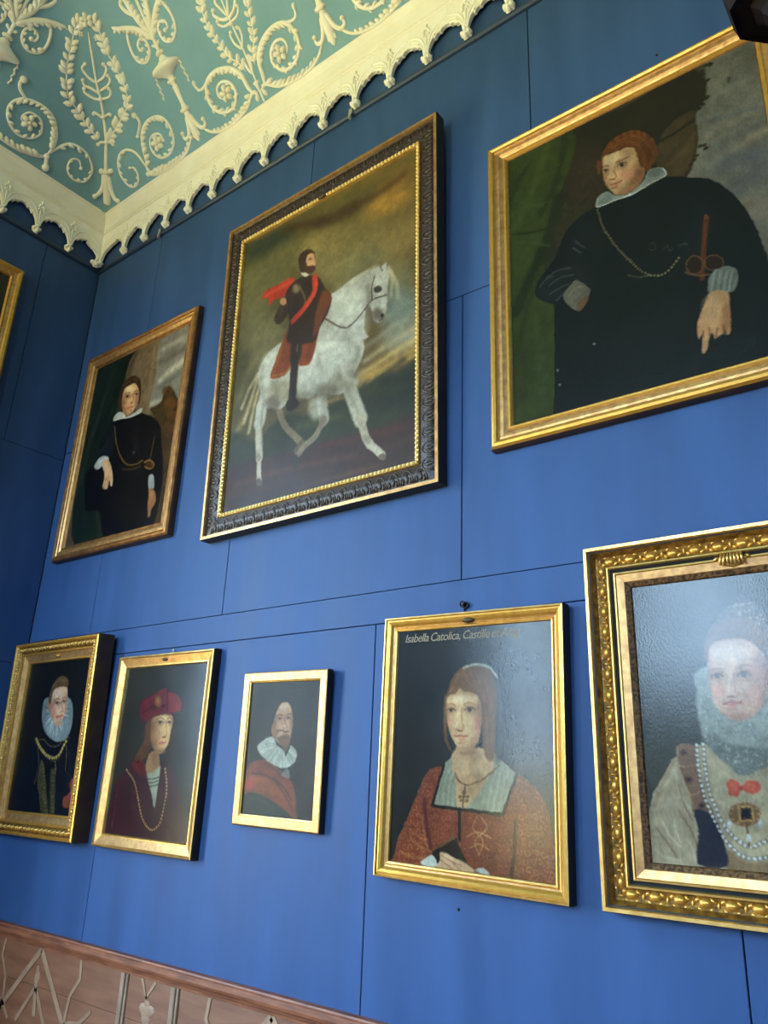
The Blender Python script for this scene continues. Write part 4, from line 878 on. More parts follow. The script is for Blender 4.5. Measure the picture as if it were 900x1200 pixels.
  ('p',(104,100,64),0.8,58.6,0,0,0,288,210,294,254,259,283,189,290,102,271,20,232,-34,181,-43,134,-4,104,72,99,162,121,240,162),
  ('p',(106,100,66),0.8,58.6,0,0,0,253,375,253,428,210,459,134,462,43,434,-39,380,-88,316,-90,258,-42,225,40,226,133,259,210,313),
  ('p',(112,108,74),0.6,58.6,0,0,0,826,320,822,342,785,359,723,365,652,358,590,341,556,318,560,294,600,278,666,272,737,280,796,297),
  ('p',(118,116,84),0.6,58.6,0,0,0,999,410,999,436,969,454,918,462,858,457,804,438,772,412,772,386,804,366,858,359,919,366,970,385),
  ('p',(118,132,126),0.8,58.6,0,0,0,1026,523,1028,558,1000,583,949,591,887,580,830,552,795,514,792,476,822,450,877,443,940,456,994,486),
  ('p',(142,144,130),0.8,58.6,0,0,0,1028,623,1027,646,1002,663,960,668,911,662,868,644,843,620,844,596,870,579,914,574,963,581,1005,599),
  ('p',(112,104,72),0.7,58.6,0,0,0,354,532,326,580,270,604,201,597,136,560,94,502,86,438,117,387,176,364,248,374,311,414,349,472),
  ('p',(132,118,74),0.6,58.6,0,0,0,644,303,631,328,595,338,542,330,487,305,445,270,427,234,440,208,479,198,534,208,588,234,628,269),
  ('l',(70,46,22),0.8,28.6,22.1,0.0,0,266,33,384,51,484,79),
  ('l',(64,42,22),0.8,33.8,29.9,0.0,0,484,79,593,90,684,89),
  ('l',(84,56,24),0.75,23.4,16.9,0.0,0,684,89,808,87,927,70),
  ('l',(206,174,104),0.7,20.0,14.3,0.0,0,736,690,872,664,1013,641),
  ('l',(170,158,120),0.7,18.2,13.0,0.0,0,758,650,871,627,1012,605),
  ('l',(140,140,122),0.6,16.4,11.7,0.0,0,756,605,870,582,1001,565),
  ('l',(196,156,76),0.7,23.7,16.9,0.0,0,713,707,851,695,1002,674),
  ('l',(214,180,96),0.6,12.8,9.1,0.0,0,773,728,829,712,1013,691),
  ('l',(128,118,80),0.5,27.3,19.5,0.0,0,46,614,81,537,164,471),
  ('l',(150,130,80),0.6,21.9,15.6,0.0,0,33,746,86,690,139,634),
  ('p',(46,48,24),1,18.2,0,0,0,-14,737,78,742,172,788,280,745,375,733,496,766,643,744,738,728,829,719,918,725,1034,714,1045,938,724,934,-24,883),
  ('l',(58,50,28),0.8,18.2,14.3,0.0,0,818,724,895,706,939,694),
  ('l',(30,32,18),0.7,31.2,26.0,0.0,0,852,739,940,752,1014,748),
  ('l',(72,72,34),0.6,20.8,16.9,0.0,0,406,786,523,794,647,797),
  ('l',(34,34,18),0.7,39.0,39.0,0.0,0,740,779,854,804,993,806),
  ('l',(140,120,66),0.6,13.0,9.1,0.0,0,532,743,619,739,668,749),
  ('p',(60,34,22),1,20.8,0,0,0,-42,864,278,855,541,865,767,878,1045,878,1046,1043,-32,1033),
  ('l',(88,50,28),0.7,17.2,14.3,0.0,0,71,914,352,914,724,934),
  ('l',(96,58,30),0.7,14.1,11.7,0.0,0,359,990,610,985,838,981),
  ('l',(44,24,18),0.7,23.4,19.5,0.0,0,50,974,359,982,611,1000),
  ('l',(80,36,24),0.7,18.7,15.6,0.0,0,541,872,722,884,942,892),
  ('l',(52,34,22),0.7,20.3,16.9,0.0,0,782,972,923,969,1015,959),
  ('l',(70,48,28),0.7,12.5,10.4,0.0,0,836,940,943,932,1015,933),
  ('l',(120,104,80),1,5.2,16.9,0.0,0,297,701,337,765,416,826,440,846),
  ('l',(90,74,56),1,5.2,14.3,0.0,0,440,844,413,864),
  ('l',(150,146,132),1,7.8,28.6,0.0,0,536,705,548,754,558,793),
  ('l',(122,108,88),1,5.2,16.9,0.0,0,556,793,514,837,458,857,421,880),
  ('p',(52,40,30),1,5.2,0,0,0,436,902,434,912,426,918,416,919,404,914,395,905,391,894,393,884,401,877,412,876,423,881,432,890),
  ('l',(176,160,124),0.8,10.4,10.4,0.0,0,159,555,123,631,88,707),
  ('l',(176,160,124),0.8,10.4,10.4,0.0,0,176,576,148,653,123,747),
  ('l',(176,160,124),0.8,10.4,10.4,0.0,0,151,553,104,593,66,652),
  ('p',(176,174,162),1,6.5,0,0,0,162,581,163,531,210,487,308,465,418,461,484,437,534,402,597,371,749,440,751,496,736,553,751,603,736,645,700,682,678,722,618,727,529,700,465,705,370,681,318,705,261,693,209,674),
  ('l',(170,162,142),1,6.5,22.1,0.0,0,179,668,186,759,202,849),
  ('l',(176,174,162),1,10.4,36.4,0.0,0,205,641,195,679,186,727),
  ('l',(176,166,146),1,5.2,14.3,0.0,0,201,841,204,889,210,917),
  ('p',(150,140,124),1,3.9,0,0,0,228,930,227,937,221,941,213,941,204,938,197,932,194,924,195,918,201,913,209,913,218,916,225,922),
  ('l',(178,172,154),1,9.1,35.1,0.0,0,671,697,711,773,745,831),
  ('l',(176,164,140),1,5.2,19.5,0.0,0,742,823,768,886,791,915),
  ('l',(190,180,156),1,5.2,16.9,0.0,0,786,910,825,938,850,956),
  ('p',(110,92,72),1,3.9,0,0,0,868,965,865,969,859,972,851,971,842,969,835,964,833,959,835,954,841,952,850,952,859,955,865,960),
  ('p',(206,206,196),0.8,65.1,0,0,0,585,600,576,633,545,651,500,650,452,630,415,595,399,555,409,520,442,502,489,504,536,526,571,562),
  ('p',(204,203,190),0.8,65.1,0,0,0,696,614,675,649,637,667,591,662,549,637,522,596,520,551,541,514,581,497,628,503,669,530,694,571),
  ('p',(140,130,110),0.8,39.0,0,0,0,737,705,728,722,703,730,667,727,630,713,601,693,590,671,599,654,626,646,662,650,699,664,726,684),
  ('p',(204,203,190),0.7,31.2,0,0,0,268,564,251,586,224,598,195,595,172,578,159,552,163,523,180,499,207,488,236,491,260,509,271,535),
  ('p',(140,130,104),0.8,33.8,0,0,0,396,666,386,684,358,692,316,689,273,674,239,652,225,629,235,610,265,602,308,606,351,622,383,644),
  ('p',(70,56,40),0.6,20.8,0,0,0,302,686,298,697,283,703,262,702,240,694,223,681,215,667,220,656,235,650,256,652,278,660,295,672),
  ('l',(90,76,56),0.8,3.9,3.9,0.0,0,537,452,618,514,706,553,760,566),
  ('p',(204,203,190),0.6,20.8,0,0,0,545,753,542,771,529,782,510,784,490,775,474,757,468,737,471,718,485,707,504,706,524,715,539,733),
  ('p',(110,98,78),0.7,20.8,0,0,0,617,708,611,716,593,718,568,715,542,707,523,696,515,685,521,677,540,675,565,678,591,686,610,697),
  ('l',(140,134,118),0.7,20.8,14.3,0.0,0,694,566,721,611,699,659),
  ('l',(112,104,86),0.7,23.4,16.9,0.0,0,370,677,490,699,618,719),
  ('l',(120,112,94),0.6,20.8,15.6,0.0,0,251,601,284,650,277,689),
  ('l',(140,132,112),0.6,18.2,11.7,0.0,0,185,527,177,584,206,649),
  ('l',(150,146,132),0.5,20.8,13.0,0.0,0,520,488,506,557,531,642),
  ('l',(206,204,192),0.6,15.6,10.4,0.0,0,637,636,664,681,713,707),
  ('p',(150,144,126),0.5,31.2,0,0,0,422,580,418,604,405,618,385,620,363,609,346,587,338,560,341,536,355,522,376,520,397,532,414,554),
  ('l',(110,98,80),0.6,7.8,13.0,0.0,0,192,840,203,849),
  ('p',(74,60,48),0.9,5.2,0,0,0,229,933,227,938,220,942,211,942,202,939,195,933,191,927,193,922,199,918,209,918,218,921,225,927),
  ('l',(130,118,98),0.5,10.4,13.0,0.0,0,768,886,787,907),
  ('l',(110,98,82),0.5,10.4,16.9,0.0,0,541,783,561,802),
  ('l',(126,118,100),0.5,13.0,7.8,0.0,0,665,704,692,747,730,806),
  ('l',(120,110,92),0.6,9.1,5.2,0.0,0,201,664,199,729,215,812),
  ('p',(176,174,162),1,6.5,0,0,0,489,513,511,445,559,393,634,362,721,347,805,354,817,346,824,360,850,352,862,373,868,405,860,442,862,481,855,517,837,539,818,543,795,528,784,497,762,467,751,496,749,549,755,581),
  ('p',(204,203,190),0.8,52.1,0,0,0,704,475,669,493,625,494,584,480,557,451,551,418,569,388,606,370,651,369,692,385,717,413,722,446),
  ('p',(210,208,196),0.6,33.8,0,0,0,765,530,760,564,743,585,720,588,695,572,675,541,667,504,672,469,689,448,713,445,738,462,757,493),
  ('l',(130,124,108),0.7,13.0,10.4,0.0,0,759,404,768,446,765,484),
  ('l',(206,204,192),0.7,13.0,13.0,0.0,0,806,386,820,437,845,491),
  ('p',(36,28,22),0.9,6.5,0,0,0,832,432,833,438,828,442,819,443,808,441,798,436,793,430,792,424,797,420,807,419,817,421,827,426),
  ('p',(96,80,68),0.8,15.6,0,0,0,846,525,842,535,831,540,816,538,801,531,789,520,785,508,789,498,800,494,815,495,830,502,841,513),
  ('l',(110,100,86),0.8,5.2,4.6,0.0,0,817,346,832,374),
  ('l',(110,100,86),0.8,5.2,3.9,0.0,0,855,358,858,378),
  ('l',(50,40,34),0.8,3.9,2.6,0.0,0,823,539,840,536),
  ('l',(120,114,100),0.6,7.8,5.2,0.0,0,871,406,869,452,862,496),
  ('p',(30,22,18),0.9,3.9,0,0,0,845,528,844,531,841,533,837,533,833,530,830,527,828,523,829,520,832,518,836,519,840,521,843,524),
  ('l',(74,56,40),0.8,3.9,3.9,0.0,0,751,480,785,459,855,463),
  ('l',(74,56,40),0.8,3.9,3.9,0.0,0,794,382,781,418,785,459),
  ('l',(74,56,40),0.8,3.9,3.9,0.0,0,751,480,655,516,537,452),
  ('l',(196,186,156),0.55,10.4,9.1,0.0,0,864,373,883,417,878,470),
  ('l',(196,186,156),0.55,10.4,9.1,0.0,0,859,379,900,430,913,488),
  ('l',(196,186,156),0.55,10.4,9.1,0.0,0,805,350,745,351,647,370),
  ('p',(176,52,32),1,6.5,0,0,0,140,267,160,241,242,239,329,239,340,277,292,298,218,294,190,308,183,275),
  ('l',(206,84,56),0.6,9.1,6.5,0.0,0,162,260,244,257,323,255),
  ('p',(124,58,26),1,6.5,0,0,0,306,448,345,408,438,375,559,385,512,470,475,577,422,586,373,565,320,593,235,583,257,528),
  ('l',(158,86,40),0.6,10.4,7.8,0.0,0,296,488,266,539,248,576),
  ('l',(88,38,18),0.7,15.6,14.3,0.0,0,496,424,475,492,453,560),
  ('l',(170,110,50),0.6,5.2,3.9,0.0,0,248,578,320,585,366,563),
  ('l',(50,32,22),1,10.4,36.4,0.0,0,412,384,384,460,378,541),
  ('l',(40,27,20),1,7.8,23.4,0.0,0,377,533,375,614,374,693),
  ('l',(150,126,96),0.6,5.2,3.9,0.0,0,407,408,392,471,383,526),
  ('p',(34,24,18),1,5.2,0,0,0,346,687,391,689,416,714,374,727,343,715),
  ('p',(48,32,22),1,6.5,0,0,0,292,307,315,270,373,257,430,266,486,287,530,343,569,388,549,439,500,483,476,517,323,478,330,404),
  ('p',(56,38,26),1,6.5,0,0,0,292,307,348,288,339,346,286,392,246,389,232,359),
  ('l',(96,72,50),0.6,9.1,6.5,0.0,0,293,316,269,361),
  ('p',(170,150,120),0.7,13.0,0,0,0,375,297,373,305,367,309,357,308,346,303,338,294,335,284,337,276,343,272,353,273,364,278,372,287),
  ('l',(150,130,96),0.5,7.8,5.2,0.0,0,376,288,416,351,399,397),
  ('l',(178,52,32),1,5.2,16.9,0.0,0,465,281,469,333,418,377,345,408),
  ('l',(208,88,60),0.6,6.5,4.6,0.0,0,473,292,473,334,425,375),
  ('p',(104,54,28),1,7.8,0,0,0,517,347,569,388,524,449,475,501,482,421),
  ('p',(186,136,98),1,5.2,0,0,0,303,323,301,329,293,332,283,331,273,326,264,319,261,311,263,304,270,301,280,302,291,307,299,315),
  ('l',(40,28,20),1,3.9,3.9,0.0,0,307,311,325,377,349,451),
  ('p',(190,184,170),1,3.9,0,0,0,380,241,409,263,429,261,407,241),
  ('p',(58,36,22),1,6.5,0,0,0,367,215,361,178,382,160,418,161,453,182,459,214,448,241,421,246,389,240),
  ('p',(200,150,112),1,5.2,0,0,0,407,193,423,181,451,188,458,210,466,234,455,243,422,234),
  ('p',(72,44,26),1,5.2,0,0,0,395,211,418,225,463,239,462,258,429,258,402,237),
  ('p',(120,80,58),0.5,8.2,0,0,0,449,208,448,211,443,212,436,211,428,208,422,204,420,200,421,197,426,195,433,196,440,199,446,203),
  ('p',(205,190,175),0.42,2.7,0,0,0,425,202,430,201,438,203,444,207,439,208,431,206),
  ('p',(40,28,20),0.9,2.3,0,0,0,439,206,439,207,437,207,435,207,432,206,430,204,430,203,430,201,432,201,434,201,437,202,438,204),
  ('l',(66,40,28),0.85,2.0,0.9,0.0,0,424,202,430,200,438,202,445,207),
  ('l',(150,100,70),0.7,2.6,2.0,0.0,0,453,208,462,228),
 ],
 'P4': [
  ('f',(26,24,22),(16,15,16),(14,14,17),(28,24,20)),
  ('p',(17,19,27),1,4.7,0,0,0,292,524,186,596,120,682,68,807,-6,1011,600,1025,1045,1025,1083,758,943,599,809,528,621,565),
  ('l',(30,34,46),0.7,11.2,8.4,0.0,0,155,710,151,834,124,958),
  ('l',(30,34,46),0.7,11.2,8.4,0.0,0,275,642,244,756,255,850),
  ('l',(30,34,46),0.7,11.2,8.4,0.0,0,856,600,918,716,908,815),
  ('p',(74,67,44),1,3.7,0,0,0,437,664,491,686,550,769,623,896,681,1008,572,999,484,881,431,799),
  ('p',(66,60,40),1,3.7,0,0,0,618,740,688,731,739,865,779,1018,706,1014),
  ('p',(118,106,72),0.7,3.7,0,0,0,506,695,504,699,498,701,488,702,477,702,468,699,464,696,466,693,473,690,483,689,494,690,502,692),
  ('p',(104,94,62),0.6,3.7,0,0,0,676,748,674,751,669,754,660,755,651,754,643,752,640,749,641,745,647,743,655,742,665,743,672,745),
  ('p',(118,106,72),0.7,3.7,0,0,0,518,719,516,723,509,725,499,726,488,726,480,723,476,720,478,717,484,714,495,713,505,714,514,716),
  ('p',(104,94,62),0.6,3.7,0,0,0,684,771,683,775,677,777,668,778,659,778,651,775,648,772,649,769,655,767,664,765,673,766,680,768),
  ('p',(118,106,72),0.7,3.7,0,0,0,529,743,527,747,521,749,511,750,500,749,491,747,488,744,489,741,496,738,506,737,517,738,525,740),
  ('p',(104,94,62),0.6,3.7,0,0,0,692,795,691,798,685,801,676,802,667,801,660,799,656,796,657,793,663,790,672,789,681,790,689,792),
  ('p',(118,106,72),0.7,3.7,0,0,0,540,767,539,770,532,773,522,774,511,773,503,771,499,768,501,765,507,762,518,761,528,762,537,764),
  ('p',(104,94,62),0.6,3.7,0,0,0,700,819,699,822,693,824,685,825,675,825,668,823,664,819,666,816,672,814,680,813,689,813,697,816),
  ('p',(118,106,72),0.7,3.7,0,0,0,552,791,550,794,544,797,534,798,523,797,514,795,511,792,512,788,519,786,529,785,540,786,548,788),
  ('p',(104,94,62),0.6,3.7,0,0,0,709,842,707,845,702,848,693,849,684,848,676,846,673,843,674,840,680,837,688,836,698,837,705,839),
  ('p',(118,106,72),0.7,3.7,0,0,0,563,815,562,818,555,820,545,821,534,821,526,819,522,816,524,812,530,810,540,809,551,809,559,811),
  ('p',(104,94,62),0.6,3.7,0,0,0,717,866,716,869,710,871,701,872,692,872,685,870,681,867,682,863,688,861,697,860,706,860,713,863),
  ('p',(118,106,72),0.7,3.7,0,0,0,575,838,573,842,566,844,556,845,546,845,537,842,534,839,535,836,542,834,552,832,562,833,571,835),
  ('p',(104,94,62),0.6,3.7,0,0,0,725,889,724,892,718,895,709,896,700,895,693,893,689,890,691,887,696,884,705,883,714,884,722,886),
  ('p',(118,106,72),0.7,3.7,0,0,0,586,862,584,865,578,868,568,869,557,868,549,866,545,863,547,860,553,857,563,856,574,857,582,859),
  ('p',(104,94,62),0.6,3.7,0,0,0,733,913,732,916,726,918,718,919,708,919,701,917,698,914,699,910,705,908,713,907,722,907,730,909),
  ('p',(118,106,72),0.7,3.7,0,0,0,597,886,596,889,589,891,579,893,569,892,560,890,556,887,558,883,565,881,575,880,585,880,594,882),
  ('p',(104,94,62),0.6,3.7,0,0,0,741,936,740,939,734,942,726,943,717,942,709,940,706,937,707,934,713,931,721,930,731,931,738,933),
  ('p',(118,106,72),0.7,3.7,0,0,0,609,909,607,912,600,915,591,916,580,916,572,913,568,910,569,907,576,905,586,903,597,904,605,906),
  ('p',(104,94,62),0.6,3.7,0,0,0,750,959,748,963,743,965,734,966,725,966,718,964,714,961,715,957,721,955,730,954,739,954,746,956),
  ('p',(118,106,72),0.7,3.7,0,0,0,620,933,618,936,612,938,602,940,591,939,583,937,579,934,581,931,587,928,597,927,608,927,616,930),
  ('p',(104,94,62),0.6,3.7,0,0,0,758,983,757,986,751,988,742,990,733,989,726,987,722,984,724,981,729,978,738,977,747,978,754,980),
  ('p',(118,106,72),0.7,3.7,0,0,0,631,956,630,959,623,962,613,963,603,963,594,961,590,957,592,954,599,952,609,950,619,951,627,953),
  ('p',(104,94,62),0.6,3.7,0,0,0,766,1006,765,1009,759,1012,750,1013,741,1012,734,1010,730,1007,732,1004,737,1002,746,1000,755,1001,763,1003),
  ('p',(118,106,72),0.7,3.7,0,0,0,643,980,641,983,634,985,624,987,614,986,606,984,602,981,603,978,610,975,620,974,630,974,639,976),
  ('p',(104,94,62),0.6,3.7,0,0,0,774,1029,773,1032,767,1035,759,1036,749,1036,742,1034,739,1031,740,1027,746,1025,754,1024,763,1024,771,1026),
  ('p',(118,106,72),0.7,3.7,0,0,0,654,1003,652,1006,646,1009,636,1010,625,1010,617,1008,613,1004,615,1001,621,999,631,997,642,998,650,1000),
  ('p',(104,94,62),0.6,3.7,0,0,0,782,1052,781,1056,775,1058,767,1059,758,1059,750,1057,747,1054,748,1051,754,1048,762,1047,772,1047,779,1049),
  ('l',(124,106,62),0.8,2.8,2.3,0.0,0,297,529,355,585,407,678,405,772,386,819),
  ('l',(124,106,62),0.8,2.8,2.3,0.0,0,786,537,827,618,845,727),
  ('l',(124,106,62),0.8,2.8,2.3,0.0,0,259,518,353,529,424,529),
  ('l',(124,106,62),0.8,2.8,2.3,0.0,0,747,541,805,517,837,520),
  ('l',(74,62,36),0.8,3.7,12.2,0.0,0,304,524,375,576,481,626,631,659,718,636,762,582,809,528),
  ('l',(196,168,100),0.95,2.8,8.0,19.7,0,311,529,382,576,485,623,628,652,711,630,757,581,802,532),
  ('l',(120,100,60),0.8,3.7,4.2,13.1,0,424,529,556,575,669,574,746,537),
  ('l',(140,120,72),0.8,3.7,6.6,16.9,0,670,675,693,720,697,757),
  ('p',(128,138,146),1,5.6,0,1,0,334,275,394,248,553,241,739,258,821,319,848,437,797,523,648,546,472,501,357,407),
  ('h',(205,212,216),0.6,90,1,4.7,577,344),
  ('h',(80,90,98),0.5,70,1,3.7,577,344),
  ('p',(220,176,150),1,5.6,0,9,0,426,239,482,182,597,173,680,177,715,253,709,354,657,441,594,436,488,371,433,305),
  ('p',(150,100,82),0.7,24.4,0,0,9,530,352,540,403,529,441,502,454,464,440,427,403,400,351,391,299,401,262,429,249,467,263,504,301),
  ('p',(150,104,84),0.7,16.9,0,0,9,792,309,807,369,807,412,792,428,767,412,737,368,711,308,696,248,696,205,711,189,736,206,766,250),
  ('p',(150,100,84),0.7,24.4,0,0,9,773,455,762,473,717,486,652,491,582,486,527,473,502,454,514,436,559,422,626,418,695,423,749,437),
  ('p',(92,68,46),1,5.6,0,0,0,417,286,416,211,479,128,584,101,685,129,699,182,600,179,501,189,462,230,456,291),
  ('l',(132,104,74),0.6,7.5,5.6,0.0,0,449,174,539,134,653,137),
  ('p',(200,130,108),0.9,4.7,0,0,0,449,305,450,316,444,324,434,327,421,324,409,316,402,304,402,293,407,285,418,282,431,285,442,294),
  ('p',(240,206,184),0.7,13.1,0,0,0,624,224,618,237,593,246,556,249,515,245,483,235,468,221,474,208,500,199,537,197,578,201,609,211),
  ('p',(214,140,122),0.7,13.1,0,0,0,566,343,566,362,554,375,533,380,508,375,487,361,474,342,473,324,486,310,507,306,532,311,553,325),
  ('p',(190,140,116),0.6,9.4,0,0,0,740,327,747,354,745,374,737,382,723,374,708,354,695,326,689,299,690,279,699,271,713,279,728,299),
  ('p',(205,150,125),0.6,7.5,0,0,0,703,427,697,434,676,438,645,440,613,438,588,433,577,427,583,420,605,416,636,414,668,416,693,421),
  ('p',(120,80,58),0.5,14.3,0,0,0,617,287,615,296,599,303,573,306,543,305,517,300,504,292,505,283,522,275,549,272,579,273,604,278),
  ('p',(205,190,175),0.42,4.8,0,0,0,524,294,542,286,572,284,599,290,581,297,551,298),
  ('p',(50,44,40),0.9,4.0,0,0,0,580,291,579,295,573,297,564,298,554,297,546,294,542,290,544,287,550,284,559,283,568,285,576,287),
  ('l',(66,40,28),0.85,3.5,1.6,0.0,0,520,294,541,284,571,283,603,290),
  ('p',(120,80,58),0.5,11.8,0,0,0,716,278,715,285,702,291,680,294,656,293,635,289,624,282,626,275,639,269,661,266,685,267,705,271),
  ('p',(205,190,175),0.42,3.9,0,0,0,641,284,655,277,680,276,702,281,687,286,662,288),
  ('p',(50,44,40),0.9,3.3,0,0,0,686,282,685,285,680,287,673,287,665,286,659,284,656,281,657,278,662,276,669,275,677,276,683,279),
  ('l',(66,40,28),0.85,2.9,1.3,0.0,0,638,284,654,276,679,275,705,281),
  ('l',(110,74,54),0.8,3.7,2.3,0.0,0,508,270,560,260,602,264),
  ('l',(110,74,54),0.8,3.7,2.3,0.0,0,636,259,670,253,698,257),
  ('l',(170,112,90),0.8,3.7,2.8,0.0,0,625,284,659,326,679,343,636,350),
  ('l',(200,80,74),0.7,6.3,5.6,0.0,0,584,382,633,380,676,374),
  ('l',(120,52,46),0.8,3.1,1.5,0.0,0,584,382,633,380,676,374),
  ('p',(214,120,108),0.6,4.7,0,0,0,668,392,666,395,654,398,637,399,619,399,605,398,598,396,601,393,612,390,630,388,648,388,662,390),
  ('p',(124,52,50),1,4.7,0,0,0,869,893,928,873,964,850,934,815,969,771,1059,781,1043,892,997,947,888,949),
  ('l',(170,88,80),0.7,5.6,4.2,0.0,0,964,787,974,850,939,904),
  ('p',(128,70,40),0.7,4.7,0,0,0,874,906,963,912,954,949,893,951),
  ('l',(62,54,34),0.6,2.8,1.9,8.4,0,98,49,229,49,323,48),
  ('l',(62,54,34),0.6,2.8,1.9,8.4,0,105,71,237,70,331,69),
  ('l',(62,54,34),0.6,2.8,1.9,8.4,0,112,90,244,89,338,88),
 ],
 'P5': [
  ('f',(46,43,36),(36,34,30),(26,24,24),(44,40,34)),
  ('p',(58,18,28),1,5.1,0,0,0,241,554,150,629,63,686,31,778,34,851,6,1014,1011,1011,960,885,874,765,746,633,594,566,547,602,427,596),
  ('l',(84,32,42),0.7,9.2,7.7,0.0,0,90,703,88,821,85,965),
  ('l',(40,12,20),0.7,11.2,9.4,0.0,0,215,700,239,833,301,962),
  ('l',(74,26,36),0.7,7.2,6.0,0.0,0,306,661,300,769,364,906),
  ('l',(46,14,24),0.7,12.3,10.2,0.0,0,737,668,795,810,870,947),
  ('l',(76,28,38),0.7,6.1,5.1,0.0,0,701,737,716,855,783,960),
  ('l',(38,12,20),0.7,12.3,10.2,0.0,0,504,848,563,913,595,988),
  ('p',(96,22,26),0.9,6.0,0,0,0,224,600,275,562,379,570,438,658,366,660),
  ('p',(50,14,22),0.9,5.1,0,0,0,554,593,585,566,667,617,701,737,611,688),
  ('p',(88,52,28),1,6.0,0,0,0,389,305,331,351,335,443,276,517,254,563,376,561,437,497),
  ('l',(122,76,42),0.5,6.8,4.3,0.0,0,365,360,365,461,317,534),
  ('p',(64,38,24),0.8,5.1,0,0,0,641,460,669,371,704,442,672,504),
  ('p',(158,116,78),1,4.3,0,0,0,412,560,452,515,533,523,575,593,520,643,433,642,406,605),
  ('p',(110,74,50),0.7,13.6,0,0,0,557,558,558,580,547,596,528,603,504,597,484,581,471,559,470,537,481,520,501,514,525,520,545,536),
  ('p',(146,146,130),1,4.3,0,0,0,431,642,498,634,566,602,589,602,587,706,580,832,526,760,466,692),
  ('l',(46,40,36),0.8,2.6,2.6,0.0,0,447,676,509,673,580,660),
  ('l',(46,40,36),0.8,2.6,2.6,0.0,0,453,695,515,692,585,679),
  ('l',(46,40,36),0.8,2.6,2.6,0.0,0,460,715,521,712,591,699),
  ('p',(200,158,112),1,5.1,0,9,0,407,319,497,299,642,300,664,353,652,406,638,477,567,524,506,516,439,465,405,379),
  ('p',(104,66,42),0.8,28.9,0,0,9,502,424,511,483,499,526,470,541,432,526,394,484,366,424,357,365,369,321,399,305,438,321,476,365),
  ('p',(120,80,54),0.7,17.0,0,0,9,738,389,749,446,745,488,729,503,704,488,677,446,655,388,644,330,648,287,664,272,690,288,717,331),
  ('p',(112,74,48),0.75,22.1,0,0,9,680,530,666,546,621,558,555,563,485,560,431,549,408,533,421,517,469,505,536,500,605,503,657,514),
  ('p',(110,70,46),0.6,11.9,0,0,9,691,299,673,306,618,311,540,312,460,309,400,303,376,295,395,288,453,284,532,283,611,286,669,292),
  ('p',(224,190,146),0.6,8.5,0,0,0,630,321,622,330,596,336,558,338,518,336,487,329,473,319,481,310,508,304,547,302,587,305,617,312),
  ('p',(160,112,76),0.7,13.6,0,0,0,504,424,507,451,498,471,481,479,459,471,438,452,425,424,422,397,430,377,448,370,470,377,491,397),
  ('p',(208,148,110),0.5,10.2,0,0,0,547,424,545,437,532,446,512,450,489,446,470,437,461,424,463,412,476,402,497,399,519,402,538,412),
  ('p',(140,96,64),0.6,6.8,0,0,0,635,513,628,519,605,524,573,526,540,525,514,520,503,514,510,508,533,503,566,501,599,502,624,507),
  ('p',(92,22,32),1,4.3,0,0,0,222,251,245,204,388,167,521,135,557,164,667,176,745,232,734,282,582,289,458,302,307,339,255,317),
  ('p',(124,30,36),0.7,7.7,0,0,0,557,164,668,179,742,235,723,277,591,284,584,225),
  ('l',(54,12,20),0.9,5.1,3.8,0.0,0,550,155,574,225,587,284),
  ('l',(64,14,24),0.6,8.5,6.0,0.0,0,259,285,402,249,559,243),
  ('l',(126,42,48),0.5,8.5,6.8,0.0,0,291,219,403,184,514,154),
  ('p',(126,72,36),0.9,3.4,0,0,0,496,216,496,234,484,248,463,252,440,247,419,233,408,214,408,195,421,182,441,177,465,183,485,197),
  ('p',(170,110,56),0.7,5.1,0,0,0,471,212,472,222,467,229,457,232,446,229,437,221,431,211,431,200,436,193,445,190,456,193,466,201),
  ('p',(120,80,58),0.5,14.6,0,0,0,566,342,561,352,542,359,515,361,486,358,463,351,453,341,458,332,476,325,504,323,533,326,555,333),
  ('p',(205,190,175),0.42,4.9,0,0,0,473,345,493,337,523,337,548,345,527,351,497,351),
  ('p',(54,42,30),0.9,4.0,0,0,0,528,344,527,348,521,351,512,352,503,350,496,347,492,343,493,340,499,337,508,336,517,337,524,340),
  ('l',(66,40,28),0.85,3.6,1.6,0.0,0,469,345,493,336,523,336,551,345),
  ('p',(120,80,58),0.5,11.5,0,0,0,670,344,666,351,652,356,631,358,609,356,591,350,583,343,587,336,601,330,623,328,645,331,662,336),
  ('p',(205,190,175),0.42,3.8,0,0,0,599,346,614,340,637,340,656,345,640,351,617,351),
  ('p',(54,42,30),0.9,3.2,0,0,0,641,345,640,348,636,350,629,351,622,350,616,348,613,345,614,341,619,339,626,338,633,339,638,342),
  ('l',(66,40,28),0.85,2.8,1.3,0.0,0,596,346,614,338,637,339,659,346),
  ('l',(96,60,38),0.8,3.4,2.1,0.0,0,456,328,506,315,553,323),
  ('l',(96,60,38),0.8,3.4,2.1,0.0,0,594,323,623,316,652,324),
  ('l',(150,100,66),0.8,4.3,3.0,0.0,0,578,334,604,397,604,424,563,431),
  ('p',(100,58,40),0.7,2.6,0,0,0,607,430,605,433,597,434,585,435,574,434,565,433,561,431,563,428,571,427,583,426,595,427,604,428),
  ('l',(176,92,74),0.7,5.0,4.4,0.0,0,534,466,574,463,613,458),
  ('l',(120,52,46),0.8,2.4,1.2,0.0,0,534,466,574,463,613,458),
  ('p',(190,116,90),0.6,4.3,0,0,0,606,474,603,477,593,479,579,480,564,479,553,477,548,474,551,472,562,470,576,469,591,470,602,471),
  ('l',(70,50,34),0.7,3.4,5.5,0.0,0,171,628,293,697,375,801,458,902,574,951,662,915,688,823,691,703,639,601),
  ('l',(190,146,98),0.95,2.1,4.3,14.5,0,171,628,293,697,375,801,458,902,574,951,662,915,688,823,691,703,639,601),
  ('l',(84,56,32),0.6,4.3,3.8,13.6,0,81,22,415,20,805,21),
 ],
